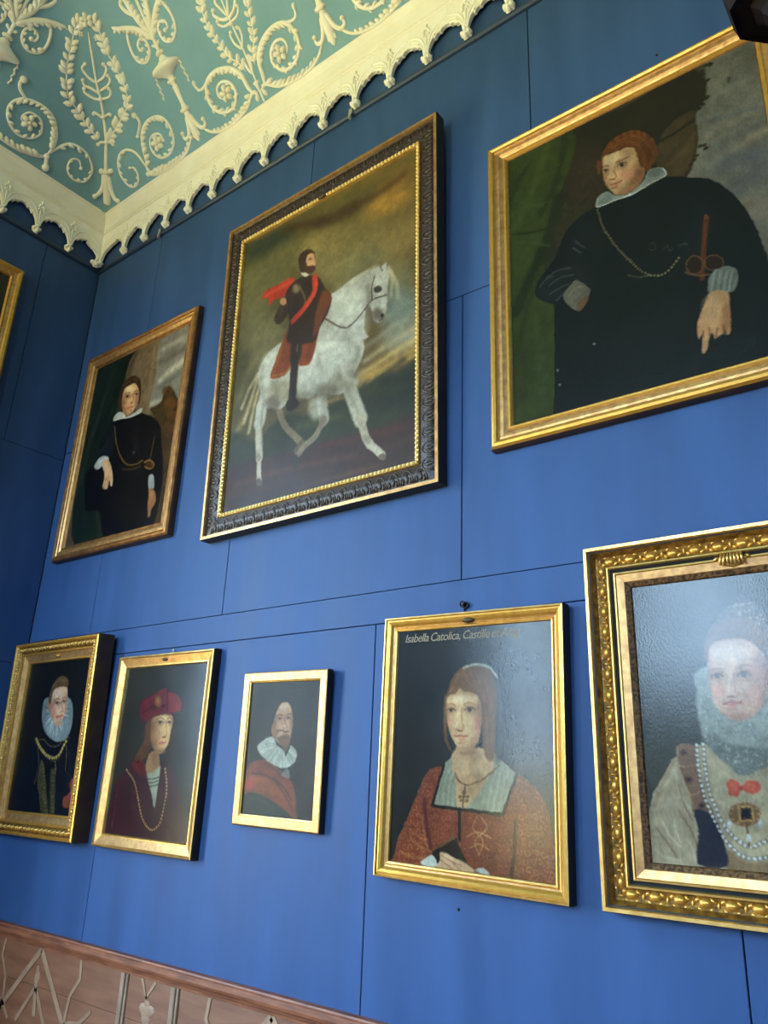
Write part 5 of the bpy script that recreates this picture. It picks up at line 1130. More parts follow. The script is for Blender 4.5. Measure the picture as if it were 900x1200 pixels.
 'P6': [
  ('f',(30,30,31),(24,24,27),(20,20,22),(26,26,25)),
  ('p',(22,16,13),1,6.8,0,0,0,343,399,333,321,369,232,399,167,499,123,606,149,673,243,685,359,644,407,537,436),
  ('p',(116,50,30),1,3.4,0,0,0,35,654,87,620,181,599,294,592,471,649,643,723,731,792,796,998,561,931,277,861,20,852),
  ('p',(150,72,34),0.7,12.4,0,0,0,67,729,255,715,449,764,586,841,404,838,214,817),
  ('p',(160,46,34),0.7,7.9,0,0,0,33,758,106,737,171,782,101,821,33,814),
  ('l',(70,28,20),0.75,4.5,3.1,0.0,0,100,700,292,704,541,771),
  ('l',(70,28,20),0.75,4.5,3.1,0.0,0,424,719,579,788,696,873),
  ('l',(70,28,20),0.75,4.5,3.1,0.0,0,485,763,623,858,721,941),
  ('l',(70,28,20),0.75,4.5,3.1,0.0,0,298,620,436,664,570,716),
  ('p',(26,34,32),1,4.5,0,0,0,48,851,277,856,561,931,603,990,-3,999),
  ('l',(44,52,46),0.6,6.8,5.1,0.0,0,91,877,263,889,454,944),
  ('p',(120,122,120),0.7,3.4,0,0,0,532,698,617,650,656,704,643,723),
  ('p',(18,18,22),0.8,9.0,0,0,0,634,641,736,584,855,708,949,991,796,998,741,800),
  ('p',(190,146,116),1,3.9,0,9,0,401,227,447,170,545,157,607,203,637,272,635,388,601,478,520,484,406,442,348,380,356,326),
  ('p',(96,62,46),0.8,16.9,0,0,9,427,370,426,428,408,470,378,486,344,471,314,429,297,370,298,311,316,268,346,252,381,268,411,311),
  ('p',(100,66,50),0.8,11.3,0,0,9,703,320,705,392,696,444,678,463,656,445,635,393,622,321,619,248,628,194,647,174,669,194,690,248),
  ('p',(110,74,56),0.7,14.6,0,0,9,654,492,636,511,584,525,511,532,436,528,380,515,357,496,374,476,428,462,502,456,577,460,632,473),
  ('p',(220,182,150),0.7,6.8,0,0,0,559,193,552,206,531,215,501,219,470,215,447,205,437,192,443,179,465,170,495,167,526,170,549,180),
  ('p',(150,104,78),0.7,7.9,0,0,0,421,370,421,399,411,420,395,428,377,420,361,399,353,370,353,341,363,319,379,311,398,319,413,341),
  ('p',(206,138,112),0.6,6.8,0,0,0,496,350,492,363,476,372,454,375,431,372,413,363,406,350,410,338,426,328,448,325,471,328,489,337),
  ('p',(150,108,84),0.7,5.6,0,0,0,648,321,648,349,642,371,632,378,620,371,610,350,603,321,603,291,609,270,619,262,631,270,642,291),
  ('p',(164,164,154),1,3.4,0,1,0,150,498,226,451,369,417,440,480,547,523,574,561,619,511,643,481,730,528,706,603,598,645,470,641,315,603,217,557),
  ('h',(206,206,198),0.6,60,1,3.4,514,475),
  ('h',(112,112,106),0.5,50,1,2.8,514,475),
  ('p',(112,70,48),0.9,3.9,0,0,0,433,430,515,408,607,405,615,474,570,533,489,470),
  ('l',(84,48,32),0.85,3.4,3.1,0.0,0,426,379,501,369,539,381,595,377),
  ('l',(170,84,72),0.8,2.8,2.5,0.0,0,525,400,566,398),
  ('p',(120,80,58),0.5,9.6,0,0,0,504,279,499,290,481,298,455,301,427,299,405,292,396,282,401,272,419,264,445,260,473,262,494,269),
  ('p',(205,190,175),0.42,3.2,0,0,0,414,285,434,276,463,275,486,283,466,290,438,291),
  ('p',(40,28,20),0.9,2.7,0,0,0,467,283,466,287,460,290,451,291,442,290,436,287,433,283,435,278,441,275,449,274,458,275,465,278),
  ('l',(66,40,28),0.85,2.4,1.1,0.0,0,411,286,434,275,463,274,490,283),
  ('p',(120,80,58),0.5,7.6,0,0,0,616,274,612,283,598,289,577,292,556,290,539,285,532,277,536,268,550,262,570,259,592,261,608,267),
  ('p',(205,190,175),0.42,2.5,0,0,0,546,279,562,272,584,271,602,277,586,283,564,284),
  ('p',(40,28,20),0.9,2.1,0,0,0,587,277,586,280,581,283,575,284,568,283,563,280,561,277,562,274,567,271,573,270,580,271,585,274),
  ('l',(66,40,28),0.85,1.9,0.8,0.0,0,543,279,561,271,584,270,605,277),
  ('l',(70,44,32),0.85,2.8,2.0,0.0,0,393,268,442,250,500,256),
  ('l',(70,44,32),0.85,2.8,1.7,0.0,0,553,254,589,243,624,252),
  ('l',(140,92,72),0.8,3.4,2.3,0.0,0,523,262,545,321,571,345,512,358),
  ('p',(220,170,140),0.5,3.9,0,0,0,567,345,564,351,555,355,542,357,529,355,519,351,515,345,517,339,526,335,539,333,553,335,563,339),
 ],
 'P7': [
  ('f',(38,38,38),(52,52,50),(56,54,50),(30,30,28)),
  ('p',(126,62,42),1,3.3,0,1,0,294,602,223,640,175,715,121,806,55,904,22,992,-50,1089,1096,1066,1012,929,990,835,967,753,915,676,849,634,793,610,688,570,493,591),
  ('c',(84,34,28),0.6,29.1,1),
  ('c',(190,138,92),0.85,23.8,1),
  ('p',(110,54,44),0.35,19.8,0,0,0,273,760,448,765,454,885,330,924,273,928,233,792),
  ('p',(104,46,36),0.4,26.4,0,0,0,463,779,711,774,779,821,760,1004,538,995,465,914),
  ('l',(182,134,88),0.7,2.0,2.0,0.0,0,558,789,535,836,595,876,572,935),
  ('l',(182,134,88),0.7,2.0,2.0,0.0,0,582,788,618,830,548,879,572,935),
  ('l',(182,134,88),0.7,2.0,2.0,0.0,0,500,867,571,848,642,865),
  ('l',(182,134,88),0.7,2.0,2.0,0.0,0,513,911,572,892,630,909),
  ('l',(84,38,46),0.8,4.0,6.6,0.0,0,223,737,234,815,273,928),
  ('l',(160,110,76),0.6,2.6,2.3,0.0,0,211,817,232,885,254,929),
  ('l',(56,32,28),0.8,4.0,6.0,0.0,0,785,791,778,892,757,1005),
  ('l',(160,112,84),0.5,3.3,2.3,0.0,0,798,636,915,683,971,774),
  ('l',(170,112,66),0.5,4.0,3.3,0.0,0,135,899,216,932,280,942),
  ('l',(170,112,66),0.5,4.0,3.3,0.0,0,73,957,154,974,231,976),
  ('l',(170,112,66),0.5,4.0,3.3,0.0,0,119,861,187,888,239,900),
  ('p',(150,150,132),1,2.6,1,0,0,346,588,273,761,448,768,711,772,795,615,700,562,491,527,415,545),
  ('l',(178,178,160),0.5,2.6,1.7,0.0,0,353,604,318,677,309,757),
  ('l',(116,116,102),0.5,2.0,1.3,0.0,0,366,603,333,677,324,757),
  ('l',(178,178,160),0.5,2.6,1.7,0.0,0,385,603,350,676,341,755),
  ('l',(116,116,102),0.5,2.0,1.3,0.0,0,398,602,365,675,356,756),
  ('l',(178,178,160),0.5,2.6,1.7,0.0,0,417,602,382,675,372,753),
  ('l',(116,116,102),0.5,2.0,1.3,0.0,0,430,601,397,674,388,754),
  ('l',(178,178,160),0.5,2.6,1.7,0.0,0,449,601,413,673,404,752),
  ('l',(116,116,102),0.5,2.0,1.3,0.0,0,462,600,429,673,419,753),
  ('l',(176,176,160),0.5,2.6,1.7,0.0,0,640,587,605,681,582,766),
  ('l',(116,116,104),0.5,2.0,1.3,0.0,0,652,595,619,681,596,766),
  ('l',(176,176,160),0.5,2.6,1.7,0.0,0,676,586,640,680,617,764),
  ('l',(116,116,104),0.5,2.0,1.3,0.0,0,688,593,655,679,632,765),
  ('l',(176,176,160),0.5,2.6,1.7,0.0,0,711,585,676,678,653,762),
  ('l',(116,116,104),0.5,2.0,1.3,0.0,0,723,592,690,678,667,763),
  ('l',(176,176,160),0.5,2.6,1.7,0.0,0,747,584,711,677,688,760),
  ('l',(116,116,104),0.5,2.0,1.3,0.0,0,758,591,725,676,702,761),
  ('p',(198,160,122),1,4.0,0,0,0,408,529,416,626,438,752,470,767,521,738,592,666,664,579,639,524),
  ('p',(176,136,102),0.6,19.8,0,0,0,604,635,596,666,575,690,544,699,514,692,491,670,481,639,489,607,511,584,542,574,573,582,596,604),
  ('l',(30,28,22),1,2.0,5.0,0.0,0,347,589,275,760),
  ('l',(30,28,22),1,2.0,5.0,0.0,0,275,760,711,772),
  ('l',(30,28,22),1,2.0,5.0,0.0,0,711,772,793,616),
  ('l',(28,26,22),1,2.0,5.3,0.0,0,450,765,452,826,452,885),
  ('l',(120,84,46),0.85,1.7,1.7,0.0,0,411,594,425,641,482,667,592,643,688,586),
  ('l',(120,84,46),0.85,1.7,1.7,0.0,0,415,610,444,652,495,666,580,644,670,594),
  ('l',(60,42,30),0.85,2.0,2.0,0.0,0,482,671,476,710,470,768),
  ('p',(112,80,50),0.9,2.6,0,0,0,489,698,488,701,483,704,477,705,471,704,466,702,464,699,466,695,470,692,477,691,483,692,487,694),
  ('p',(112,80,50),0.9,2.6,0,0,0,465,714,463,718,459,720,453,722,446,721,442,719,440,715,442,712,446,709,452,708,459,708,463,711),
  ('p',(112,80,50),0.9,2.6,0,0,0,511,712,509,716,505,718,498,720,492,719,488,717,486,713,488,710,492,707,498,706,504,706,509,709),
  ('p',(112,80,50),0.9,2.6,0,0,0,474,729,472,733,468,735,462,737,456,736,451,734,449,730,451,727,455,724,461,723,468,723,472,726),
  ('p',(112,80,50),0.9,2.6,0,0,0,506,730,504,733,500,736,494,737,488,737,483,735,482,731,483,728,487,725,494,724,500,724,504,727),
  ('p',(112,80,50),0.9,2.6,0,0,0,490,713,488,717,484,719,478,721,471,720,467,718,465,714,466,711,471,708,477,707,483,707,488,710),
  ('p',(40,32,28),1,3.3,0,0,0,286,938,415,880,442,893,502,969,538,995,419,998,321,991),
  ('l',(140,104,62),0.6,2.6,3.3,0.0,0,290,935,354,907,417,879),
  ('p',(186,188,182),1,2.6,0,0,0,207,993,244,971,284,955,316,988,271,1007),
  ('p',(186,188,182),1,2.6,0,0,0,550,988,596,979,638,1001,585,1003),
  ('p',(204,164,130),1,2.6,0,0,0,308,996,335,971,333,947,355,938,418,954,479,968,526,982,548,1000,432,1008,358,1004),
  ('l',(142,98,74),0.8,2.0,1.7,0.0,0,344,952,406,970,467,983),
  ('l',(142,98,74),0.8,2.0,1.7,0.0,0,338,971,382,986,419,1001),
  ('l',(150,104,80),0.7,2.0,1.3,0.0,0,412,973,443,989,468,1001),
  ('p',(222,186,152),0.6,4.6,0,0,0,413,962,406,964,392,963,375,960,359,955,350,949,348,945,356,942,370,943,387,946,402,952,412,957),
  ('p',(196,160,122),1,3.0,0,0,0,425,508,445,531,495,543,552,519,580,523,609,563,630,612,403,619,418,568),
  ('p',(150,112,84),0.6,11.3,0,0,0,587,550,582,564,567,574,546,579,524,576,509,566,502,552,508,538,523,528,545,524,566,527,582,537),
  ('p',(140,100,76),0.7,5.3,0,0,0,545,538,538,542,520,546,495,548,470,547,451,544,444,540,451,535,469,531,495,529,520,530,538,533),
  ('p',(120,84,54),1,4.5,0,0,0,337,320,357,290,381,233,429,186,508,166,593,174,655,218,678,308,670,448,657,562,601,541,580,402,581,331,540,291,444,282,437,264,415,287,362,301,355,384,366,490,404,541,346,485),
  ('l',(158,116,76),0.5,4.5,2.6,0.0,0,464,197,495,237,555,277),
  ('l',(158,116,76),0.5,4.5,2.6,0.0,0,538,193,569,248,599,317),
  ('l',(158,116,76),0.5,4.5,2.6,0.0,0,426,206,405,246,375,280),
  ('l',(158,116,76),0.5,4.5,2.6,0.0,0,598,219,627,307,635,402),
  ('l',(158,116,76),0.5,4.5,2.6,0.0,0,606,355,614,426,615,495),
  ('l',(158,116,76),0.5,4.5,2.6,0.0,0,642,307,649,402,643,485),
  ('l',(158,116,76),0.5,4.5,2.6,0.0,0,501,192,539,248,577,297),
  ('p',(84,80,72),0.75,9.8,0,0,0,641,220,677,308,677,476,657,567,698,565,712,402,691,274),
  ('l',(196,196,184),0.9,3.4,3.8,0.0,0,463,181,497,171,560,167,634,186,676,226),
  ('l',(92,92,88),0.5,5.3,4.5,0.0,0,677,228,695,308,695,402),
  ('p',(212,174,132),1,3.4,0,9,0,358,306,415,287,437,266,459,282,540,292,576,331,580,402,567,477,530,525,488,542,444,527,406,494,371,442,356,374),
  ('p',(130,88,62),0.75,22.7,0,0,9,635,421,630,481,615,525,594,541,573,526,557,482,550,421,555,360,570,314,591,297,613,314,629,360),
  ('p',(150,106,78),0.65,12.8,0,0,9,376,423,375,471,367,505,355,518,342,506,331,471,325,423,326,374,334,338,347,325,360,338,371,374),
  ('p',(130,90,66),0.75,18.9,0,0,9,594,550,582,566,546,579,496,585,446,582,408,571,394,555,407,538,444,526,494,520,545,524,581,534),
  ('p',(150,106,74),0.5,9.8,0,0,9,577,292,562,299,522,304,467,306,410,304,368,298,353,290,368,283,409,278,466,276,522,279,562,285),
  ('p',(232,204,168),0.7,9.1,0,0,9,504,316,496,326,475,333,445,335,415,332,393,325,384,315,392,305,414,298,444,296,474,299,496,306),
  ('p',(206,140,116),0.65,10.6,0,0,9,581,421,579,442,570,458,558,463,546,458,536,443,533,421,536,400,544,384,556,379,569,384,578,400),
  ('p',(206,150,122),0.6,7.6,0,0,9,404,413,402,427,395,438,385,442,376,438,368,428,365,413,367,399,373,388,383,384,393,388,401,398),
  ('p',(176,130,98),0.6,10.6,0,0,9,580,496,575,509,562,520,545,524,527,520,513,511,508,497,513,483,526,472,544,468,562,472,575,482),
  ('p',(196,150,116),0.6,5.3,0,0,9,516,524,510,530,495,534,473,536,451,535,435,532,429,526,435,521,451,516,473,514,494,515,510,519),
  ('p',(170,124,92),0.6,6.0,0,0,9,586,345,584,362,579,374,571,379,563,374,557,362,554,345,556,328,562,316,570,312,578,316,584,329),
  ('l',(230,200,164),0.6,3.8,3.0,0.0,9,431,364,428,403,419,432),
  ('l',(160,112,82),0.75,3.0,2.3,0.0,9,453,357,458,403,465,436,443,447,418,443),
  ('p',(120,74,54),0.75,1.9,0,0,9,461,447,459,448,453,450,445,450,437,450,431,449,429,447,431,445,437,444,445,444,453,444,459,445),
  ('p',(120,80,58),0.5,11.6,0,0,9,423,361,417,370,403,376,384,378,365,375,351,368,346,359,351,350,366,343,385,342,404,345,418,352),
  ('p',(186,176,160),0.42,3.9,0,0,9,359,362,375,355,395,356,410,363,395,369,374,369),
  ('p',(58,44,34),0.9,3.2,0,0,9,397,362,395,365,391,368,385,369,379,368,374,365,372,362,374,358,378,355,384,354,390,355,395,358),
  ('l',(66,40,28),0.85,2.8,1.3,0.0,9,356,362,375,354,395,354,413,363),
  ('p',(120,80,58),0.5,13.6,0,0,9,550,359,544,369,527,377,505,379,483,375,468,367,462,356,469,346,485,338,508,336,530,340,545,348),
  ('p',(186,176,160),0.42,4.5,0,0,9,477,360,495,352,519,353,536,362,518,368,494,368),
  ('p',(58,44,34),0.9,3.8,0,0,9,521,360,519,364,514,367,507,368,500,367,494,364,492,360,494,355,499,352,506,351,513,352,519,355),
  ('l',(66,40,28),0.85,3.3,1.5,0.0,9,474,360,495,350,519,351,539,362),
  ('l',(140,96,64),0.75,2.3,1.5,0.0,9,359,340,385,334,416,343),
  ('l',(140,96,64),0.75,2.6,1.7,0.0,9,468,340,501,330,540,337),
  ('l',(186,100,88),0.7,4.1,3.6,0.0,9,414,471,444,469,460,470,490,470),
  ('l',(120,52,46),0.8,2.0,1.0,0.0,9,414,471,444,469,460,470,490,470),
  ('p',(196,116,98),0.6,3.0,0,0,9,478,484,475,488,467,490,456,491,445,490,437,488,434,485,437,482,445,479,456,478,467,479,475,481),
  ('p',(160,112,84),0.6,3.4,0,0,9,479,497,475,499,466,501,454,502,442,502,432,500,429,498,432,496,441,494,454,493,466,494,475,495),
 ],
 'P8': [
  ('f',(52,54,48),(48,50,46),(60,56,48),(66,66,54)),
  ('p',(172,156,130),1,2.3,0,0,0,150,636,100,685,50,743,12,802,-15,1015,363,1043,721,1044,765,801,702,665,618,617,291,594),
  ('l',(146,120,92),0.7,5.0,4.2,0.0,0,133,658,72,738,28,811),
  ('l',(200,188,168),0.7,3.2,2.7,0.0,0,136,689,149,766,199,825),
  ('l',(132,110,88),0.7,2.7,2.3,0.0,0,146,736,166,806,196,850),
  ('l',(206,196,178),0.7,2.7,2.3,0.0,0,59,866,90,909,129,941),
  ('l',(128,106,84),0.7,3.2,2.7,0.0,0,28,883,73,930,111,977),
  ('l',(206,200,190),0.7,2.3,1.9,0.0,0,110,858,120,898,131,927),
  ('l',(130,108,86),0.7,3.7,3.1,0.0,0,142,827,185,885,206,932),
  ('l',(182,166,138),0.7,4.6,3.8,0.0,0,18,832,50,810,94,809),
  ('l',(196,182,160),0.7,3.2,2.7,0.0,0,167,915,184,948,193,986),
  ('l',(186,170,142),0.7,4.1,3.4,0.0,0,55,759,103,726,129,689),
  ('l',(190,176,150),0.7,3.7,3.1,0.0,0,20,958,61,980,124,985),
  ('p',(186,172,142),0.8,5.3,0,0,0,289,610,323,671,373,695,410,719,517,697,672,665,749,891,725,1023,376,1042,369,960,327,839,298,752),
  ('p',(120,92,64),0.7,7.6,0,0,0,314,935,375,959,437,974,561,965,667,1027,363,1047),
  ('p',(128,98,78),1,1.9,0,0,0,149,603,234,601,239,672,256,758,291,833,211,837,193,770,160,689),
  ('l',(184,152,116),0.8,1.1,1.1,0.0,0,151,605,161,689,195,771,213,834),
  ('l',(184,152,116),0.8,1.1,1.1,0.0,0,154,673,196,672,234,669),
  ('l',(184,152,116),0.8,1.1,1.1,0.0,0,184,771,213,767,243,754),
  ('p',(92,66,52),0.9,1.9,0,0,0,199,626,196,632,189,636,180,638,172,636,166,632,164,626,167,620,174,616,183,614,191,616,197,620),
  ('p',(44,40,44),1,1.5,0,0,0,190,626,188,629,185,631,181,631,177,631,174,629,174,626,175,623,178,622,182,621,186,621,189,623),
  ('p',(92,66,52),0.9,1.9,0,0,0,212,716,209,722,202,726,193,728,185,726,179,722,177,717,180,711,187,707,196,705,204,706,210,710),
  ('p',(44,40,44),1,1.5,0,0,0,202,716,201,719,198,721,194,722,190,721,187,719,187,717,188,714,191,712,195,711,199,712,202,714),
  ('p',(92,66,52),0.9,1.9,0,0,0,260,802,257,808,250,812,242,814,234,813,228,809,227,804,230,798,236,794,245,792,253,793,258,797),
  ('p',(44,40,44),1,1.5,0,0,0,251,803,250,805,247,807,243,808,239,807,236,806,236,803,237,801,240,799,244,798,248,799,250,800),
  ('l',(160,126,96),0.6,1.1,0.8,0.0,0,169,689,223,686),
  ('l',(160,126,96),0.6,1.1,0.8,0.0,0,168,696,222,693),
  ('l',(160,126,96),0.6,1.1,0.8,0.0,0,163,740,217,737),
  ('p',(46,46,56),1,3.1,0,0,0,207,817,290,838,317,911,326,991,199,992,218,893),
  ('p',(142,146,140),1,6.1,0,1,0,296,328,265,404,262,485,279,581,328,632,377,672,426,701,480,685,589,644,689,566,718,467,691,365,646,290),
  ('s',(196,200,198),0.5,240,1,3.4),
  ('s',(92,96,94),0.45,200,1,3.1),
  ('p',(88,92,88),0.6,5.3,0,2,0,279,581,328,632,377,672,426,701,480,685,548,659,543,615,466,606,374,591,324,555),
  ('s',(176,178,170),0.6,120,2,3.1),
  ('p',(120,92,74),1,5.3,0,0,0,315,296,331,229,375,170,452,130,524,124,594,157,631,220,628,321,587,330,569,276,519,246,438,236,378,254,337,297),
  ('p',(92,80,72),0.9,5.3,0,3,0,392,154,440,117,500,94,562,102,596,146,621,203,592,217,532,158,449,158),
  ('s',(190,176,160),0.7,70,3,3.8),
  ('s',(52,44,44),0.7,60,3,3.4),
  ('p',(204,164,142),1,4.6,0,9,0,335,286,365,242,438,230,527,243,573,292,589,361,574,413,539,474,480,510,426,517,374,492,338,449,328,384),
  ('p',(130,88,74),0.75,26.7,0,0,9,644,384,626,450,600,498,571,515,548,497,536,448,540,381,557,313,584,263,614,246,637,266,648,317),
  ('p',(150,108,92),0.6,13.7,0,0,9,340,385,329,438,313,477,297,491,285,477,279,437,282,383,293,328,309,288,325,274,338,289,343,330),
  ('p',(140,98,84),0.7,19.1,0,0,9,549,530,531,548,486,561,425,565,365,560,321,547,307,528,326,510,374,497,436,493,495,499,537,512),
  ('p',(228,198,180),0.7,11.5,0,0,9,513,289,501,305,472,315,433,318,395,312,369,298,360,281,373,265,403,255,442,252,480,259,505,272),
  ('p',(190,136,118),0.65,15.3,0,0,9,576,361,567,392,551,414,533,422,518,414,509,390,510,358,519,327,535,304,553,296,568,306,576,329),
  ('p',(212,148,130),0.6,9.2,0,0,9,393,408,387,421,376,431,361,434,348,430,339,420,337,406,342,393,354,383,368,380,382,384,391,394),
  ('p',(205,146,126),0.5,11.5,0,0,9,538,438,531,453,517,464,500,468,484,464,473,452,471,436,478,421,492,410,509,406,525,411,536,422),
  ('p',(180,134,114),0.6,6.1,0,0,9,481,507,473,513,453,517,425,518,398,517,379,512,372,505,381,499,401,495,429,494,456,496,475,500),
  ('l',(232,204,184),0.5,4.6,3.1,0.0,9,419,366,410,403,403,424),
  ('l',(164,118,98),0.75,3.1,2.1,0.0,9,440,356,438,409,448,428,424,435,400,430),
  ('p',(130,84,72),0.7,1.9,0,0,9,435,436,433,437,427,439,420,439,412,438,407,437,405,435,407,433,413,432,421,432,428,432,433,434),
  ('p',(120,80,58),0.5,11.0,0,0,9,400,358,395,368,382,375,365,378,348,375,336,368,332,359,337,349,350,342,368,339,384,342,396,349),
  ('p',(205,190,175),0.42,3.7,0,0,9,343,362,357,354,376,354,389,361,375,368,357,368),
  ('p',(60,52,48),0.9,3.1,0,0,9,377,361,375,365,371,367,365,368,360,367,356,364,355,360,357,356,362,353,367,352,373,354,376,357),
  ('l',(66,40,28),0.85,2.7,1.2,0.0,9,341,362,358,353,376,352,391,361),
  ('p',(120,80,58),0.5,12.4,0,0,9,519,358,513,368,499,376,481,379,463,376,450,368,446,358,451,347,466,339,484,337,502,339,515,347),
  ('p',(205,190,175),0.42,4.1,0,0,9,457,362,473,353,493,353,507,361,491,368,472,368),
  ('p',(60,52,48),0.9,3.4,0,0,9,494,360,492,364,487,367,481,368,475,367,471,364,471,359,473,355,478,352,484,351,489,352,493,356),
  ('l',(66,40,28),0.85,3.0,1.4,0.0,9,455,362,473,351,493,351,509,361),
  ('l',(140,104,84),0.7,2.3,1.5,0.0,9,338,341,368,332,395,339),
  ('l',(140,104,84),0.7,2.7,1.7,0.0,9,455,336,491,326,523,335),
  ('l',(186,96,88),0.7,3.8,3.4,0.0,9,383,456,411,453,426,456,458,454),
  ('l',(120,52,46),0.8,1.8,0.9,0.0,9,383,456,411,453,426,456,458,454),
  ('p',(196,116,102),0.6,3.1,0,0,9,441,466,438,469,429,471,418,472,408,471,400,469,397,465,401,462,409,460,420,459,431,461,439,463),
  ('p',(160,112,96),0.5,3.4,0,0,9,441,478,437,480,428,481,416,482,403,481,395,479,392,477,395,475,404,473,417,473,429,473,438,475),
  ('l',(96,86,78),0.5,1.9,5.0,0.0,0,244,599,242,672,255,763,286,841,324,906,377,950,439,961,535,940,608,899),
  ('l',(212,216,216),0.95,1.3,4.0,12.6,0,244,599,242,672,255,763,286,841,324,906,377,950,439,961,535,940,608,899),
  ('l',(96,86,78),0.5,1.9,5.0,0.0,0,273,594,272,687,283,762,313,839,353,890,419,925,471,911,526,881,583,832),
  ('l',(212,216,216),0.95,1.3,4.0,12.6,0,273,594,272,687,283,762,313,839,353,890,419,925,471,911,526,881,583,832),
  ('p',(204,92,70),1,1.9,0,0,0,361,725,384,712,409,724,415,738,440,718,476,715,498,731,483,751,450,756,416,748,397,766,364,765,361,745),
  ('l',(226,130,104),0.6,2.7,1.9,0.0,0,375,730,394,739,379,754),
  ('l',(226,130,104),0.6,2.7,1.9,0.0,0,448,728,473,732,459,744),
  ('p',(160,62,48),0.8,1.5,0,0,0,423,740,421,745,418,748,415,749,412,748,410,745,409,741,411,736,414,733,417,732,420,733,422,736),
  ('p',(120,84,52),0.85,3.1,0,0,0,482,821,471,841,445,856,412,862,380,859,358,846,352,827,363,807,390,792,423,786,455,790,476,803),
  ('p',(176,136,80),1,1.1,1,0,0,392,797,458,792,456,845,391,851),
  ('p',(84,58,40),1,1.1,1,0,0,402,804,448,800,447,839,401,843),
  ('p',(26,32,42),1,1.1,1,0,0,409,810,440,807,440,834,409,837),
  ('l',(214,176,116),0.8,0.8,0.8,0.0,0,402,804,448,800,447,839,401,843,402,804),
  ('p',(158,112,74),0.85,1.5,0,0,0,485,820,484,823,480,825,476,826,471,826,468,824,467,821,469,818,473,816,477,815,482,816,485,818),
  ('p',(214,180,130),0.7,1.1,0,0,0,480,820,479,821,478,822,476,822,475,822,474,821,473,820,474,819,475,818,477,817,478,818,480,818),
  ('p',(158,112,74),0.85,1.5,0,0,0,475,837,474,840,470,842,465,843,461,843,458,841,457,838,459,835,463,833,467,832,472,833,475,835),
  ('p',(214,180,130),0.7,1.1,0,0,0,470,837,469,838,468,839,466,839,465,839,464,838,463,837,464,836,465,835,467,834,468,835,469,835),
  ('p',(158,112,74),0.85,1.5,0,0,0,453,850,451,853,448,856,443,857,439,856,436,854,435,851,436,848,440,846,445,845,449,846,452,848),
  ('p',(214,180,130),0.7,1.1,0,0,0,447,850,447,851,445,852,444,852,442,852,441,851,441,850,441,849,443,848,444,848,446,848,447,849),
  ('p',(158,112,74),0.85,1.5,0,0,0,424,856,422,859,419,861,414,862,409,862,406,860,406,857,407,854,411,852,416,851,420,852,423,853),
  ('p',(214,180,130),0.7,1.1,0,0,0,418,856,417,857,416,858,414,858,413,858,412,857,412,856,412,855,414,854,415,853,417,854,418,854),
  ('p',(158,112,74),0.85,1.5,0,0,0,396,853,394,856,390,858,386,859,381,859,378,857,377,854,379,851,383,849,387,848,392,848,395,850),
  ('p',(214,180,130),0.7,1.1,0,0,0,390,852,389,854,388,855,386,855,385,855,384,854,383,853,384,852,385,851,387,850,389,850,390,851),
  ('p',(158,112,74),0.85,1.5,0,0,0,376,842,375,845,371,847,366,848,362,847,359,845,358,843,360,840,363,837,368,836,373,837,376,839),
  ('p',(214,180,130),0.7,1.1,0,0,0,371,841,370,842,369,843,367,844,365,843,364,843,364,841,365,840,366,839,368,839,369,839,370,840),
  ('p',(158,112,74),0.85,1.5,0,0,0,371,825,369,828,366,830,361,831,356,831,353,829,353,826,354,823,358,821,363,820,367,820,370,822),
  ('p',(214,180,130),0.7,1.1,0,0,0,365,824,365,826,363,827,362,827,360,827,359,826,359,825,359,823,361,823,362,822,364,822,365,823),
  ('p',(158,112,74),0.85,1.5,0,0,0,381,808,380,811,376,813,371,814,367,813,364,811,363,809,364,806,368,803,373,802,377,803,381,805),
  ('p',(214,180,130),0.7,1.1,0,0,0,376,807,375,808,374,809,372,810,370,809,369,809,369,807,370,806,371,805,373,805,374,805,375,806),
  ('p',(158,112,74),0.85,1.5,0,0,0,404,795,403,798,399,800,394,801,390,800,387,798,386,795,388,792,391,790,396,789,401,790,404,792),
  ('p',(214,180,130),0.7,1.1,0,0,0,399,794,398,795,397,796,395,796,393,796,392,795,392,794,393,793,394,792,396,792,397,792,398,793),
  ('p',(158,112,74),0.85,1.5,0,0,0,434,789,432,792,429,794,424,795,420,795,416,793,416,790,417,787,421,785,426,784,430,784,433,786),
  ('p',(214,180,130),0.7,1.1,0,0,0,428,788,428,790,426,790,425,791,423,791,422,790,422,789,422,787,424,786,425,786,427,786,428,787),
  ('p',(158,112,74),0.85,1.5,0,0,0,462,793,460,795,457,798,452,799,447,798,444,796,444,793,445,790,449,788,454,787,458,788,461,790),
  ('p',(214,180,130),0.7,1.1,0,0,0,456,792,456,793,454,794,453,794,451,794,450,793,450,792,450,791,452,790,453,790,455,790,456,791),
  ('p',(158,112,74),0.85,1.5,0,0,0,480,804,479,807,475,809,471,810,466,810,463,808,463,805,464,802,468,800,472,799,477,799,480,801),
  ('p',(214,180,130),0.7,1.1,0,0,0,475,803,474,805,473,806,471,806,470,806,469,805,468,804,469,802,470,801,472,801,474,801,475,802),
  ('l',(110,78,50),0.8,1.9,2.7,0.0,0,420,854,424,891,422,924),
  ('p',(190,192,192),1,1.5,0,0,0,486,851,484,859,479,865,473,867,468,865,465,860,465,852,467,845,472,839,478,837,483,838,486,844),
  ('p',(238,240,240),1,1.1,0,0,0,477,848,476,850,474,852,473,853,471,852,470,851,470,848,471,846,473,844,474,843,476,844,477,846),
  ('p',(190,192,192),1,1.5,0,0,0,434,898,432,905,427,910,422,912,417,911,414,906,414,899,416,891,421,886,426,884,431,886,434,891),
  ('p',(238,240,240),1,1.1,0,0,0,425,894,424,897,423,898,421,899,420,899,419,897,419,895,420,892,421,890,423,890,424,890,425,892),
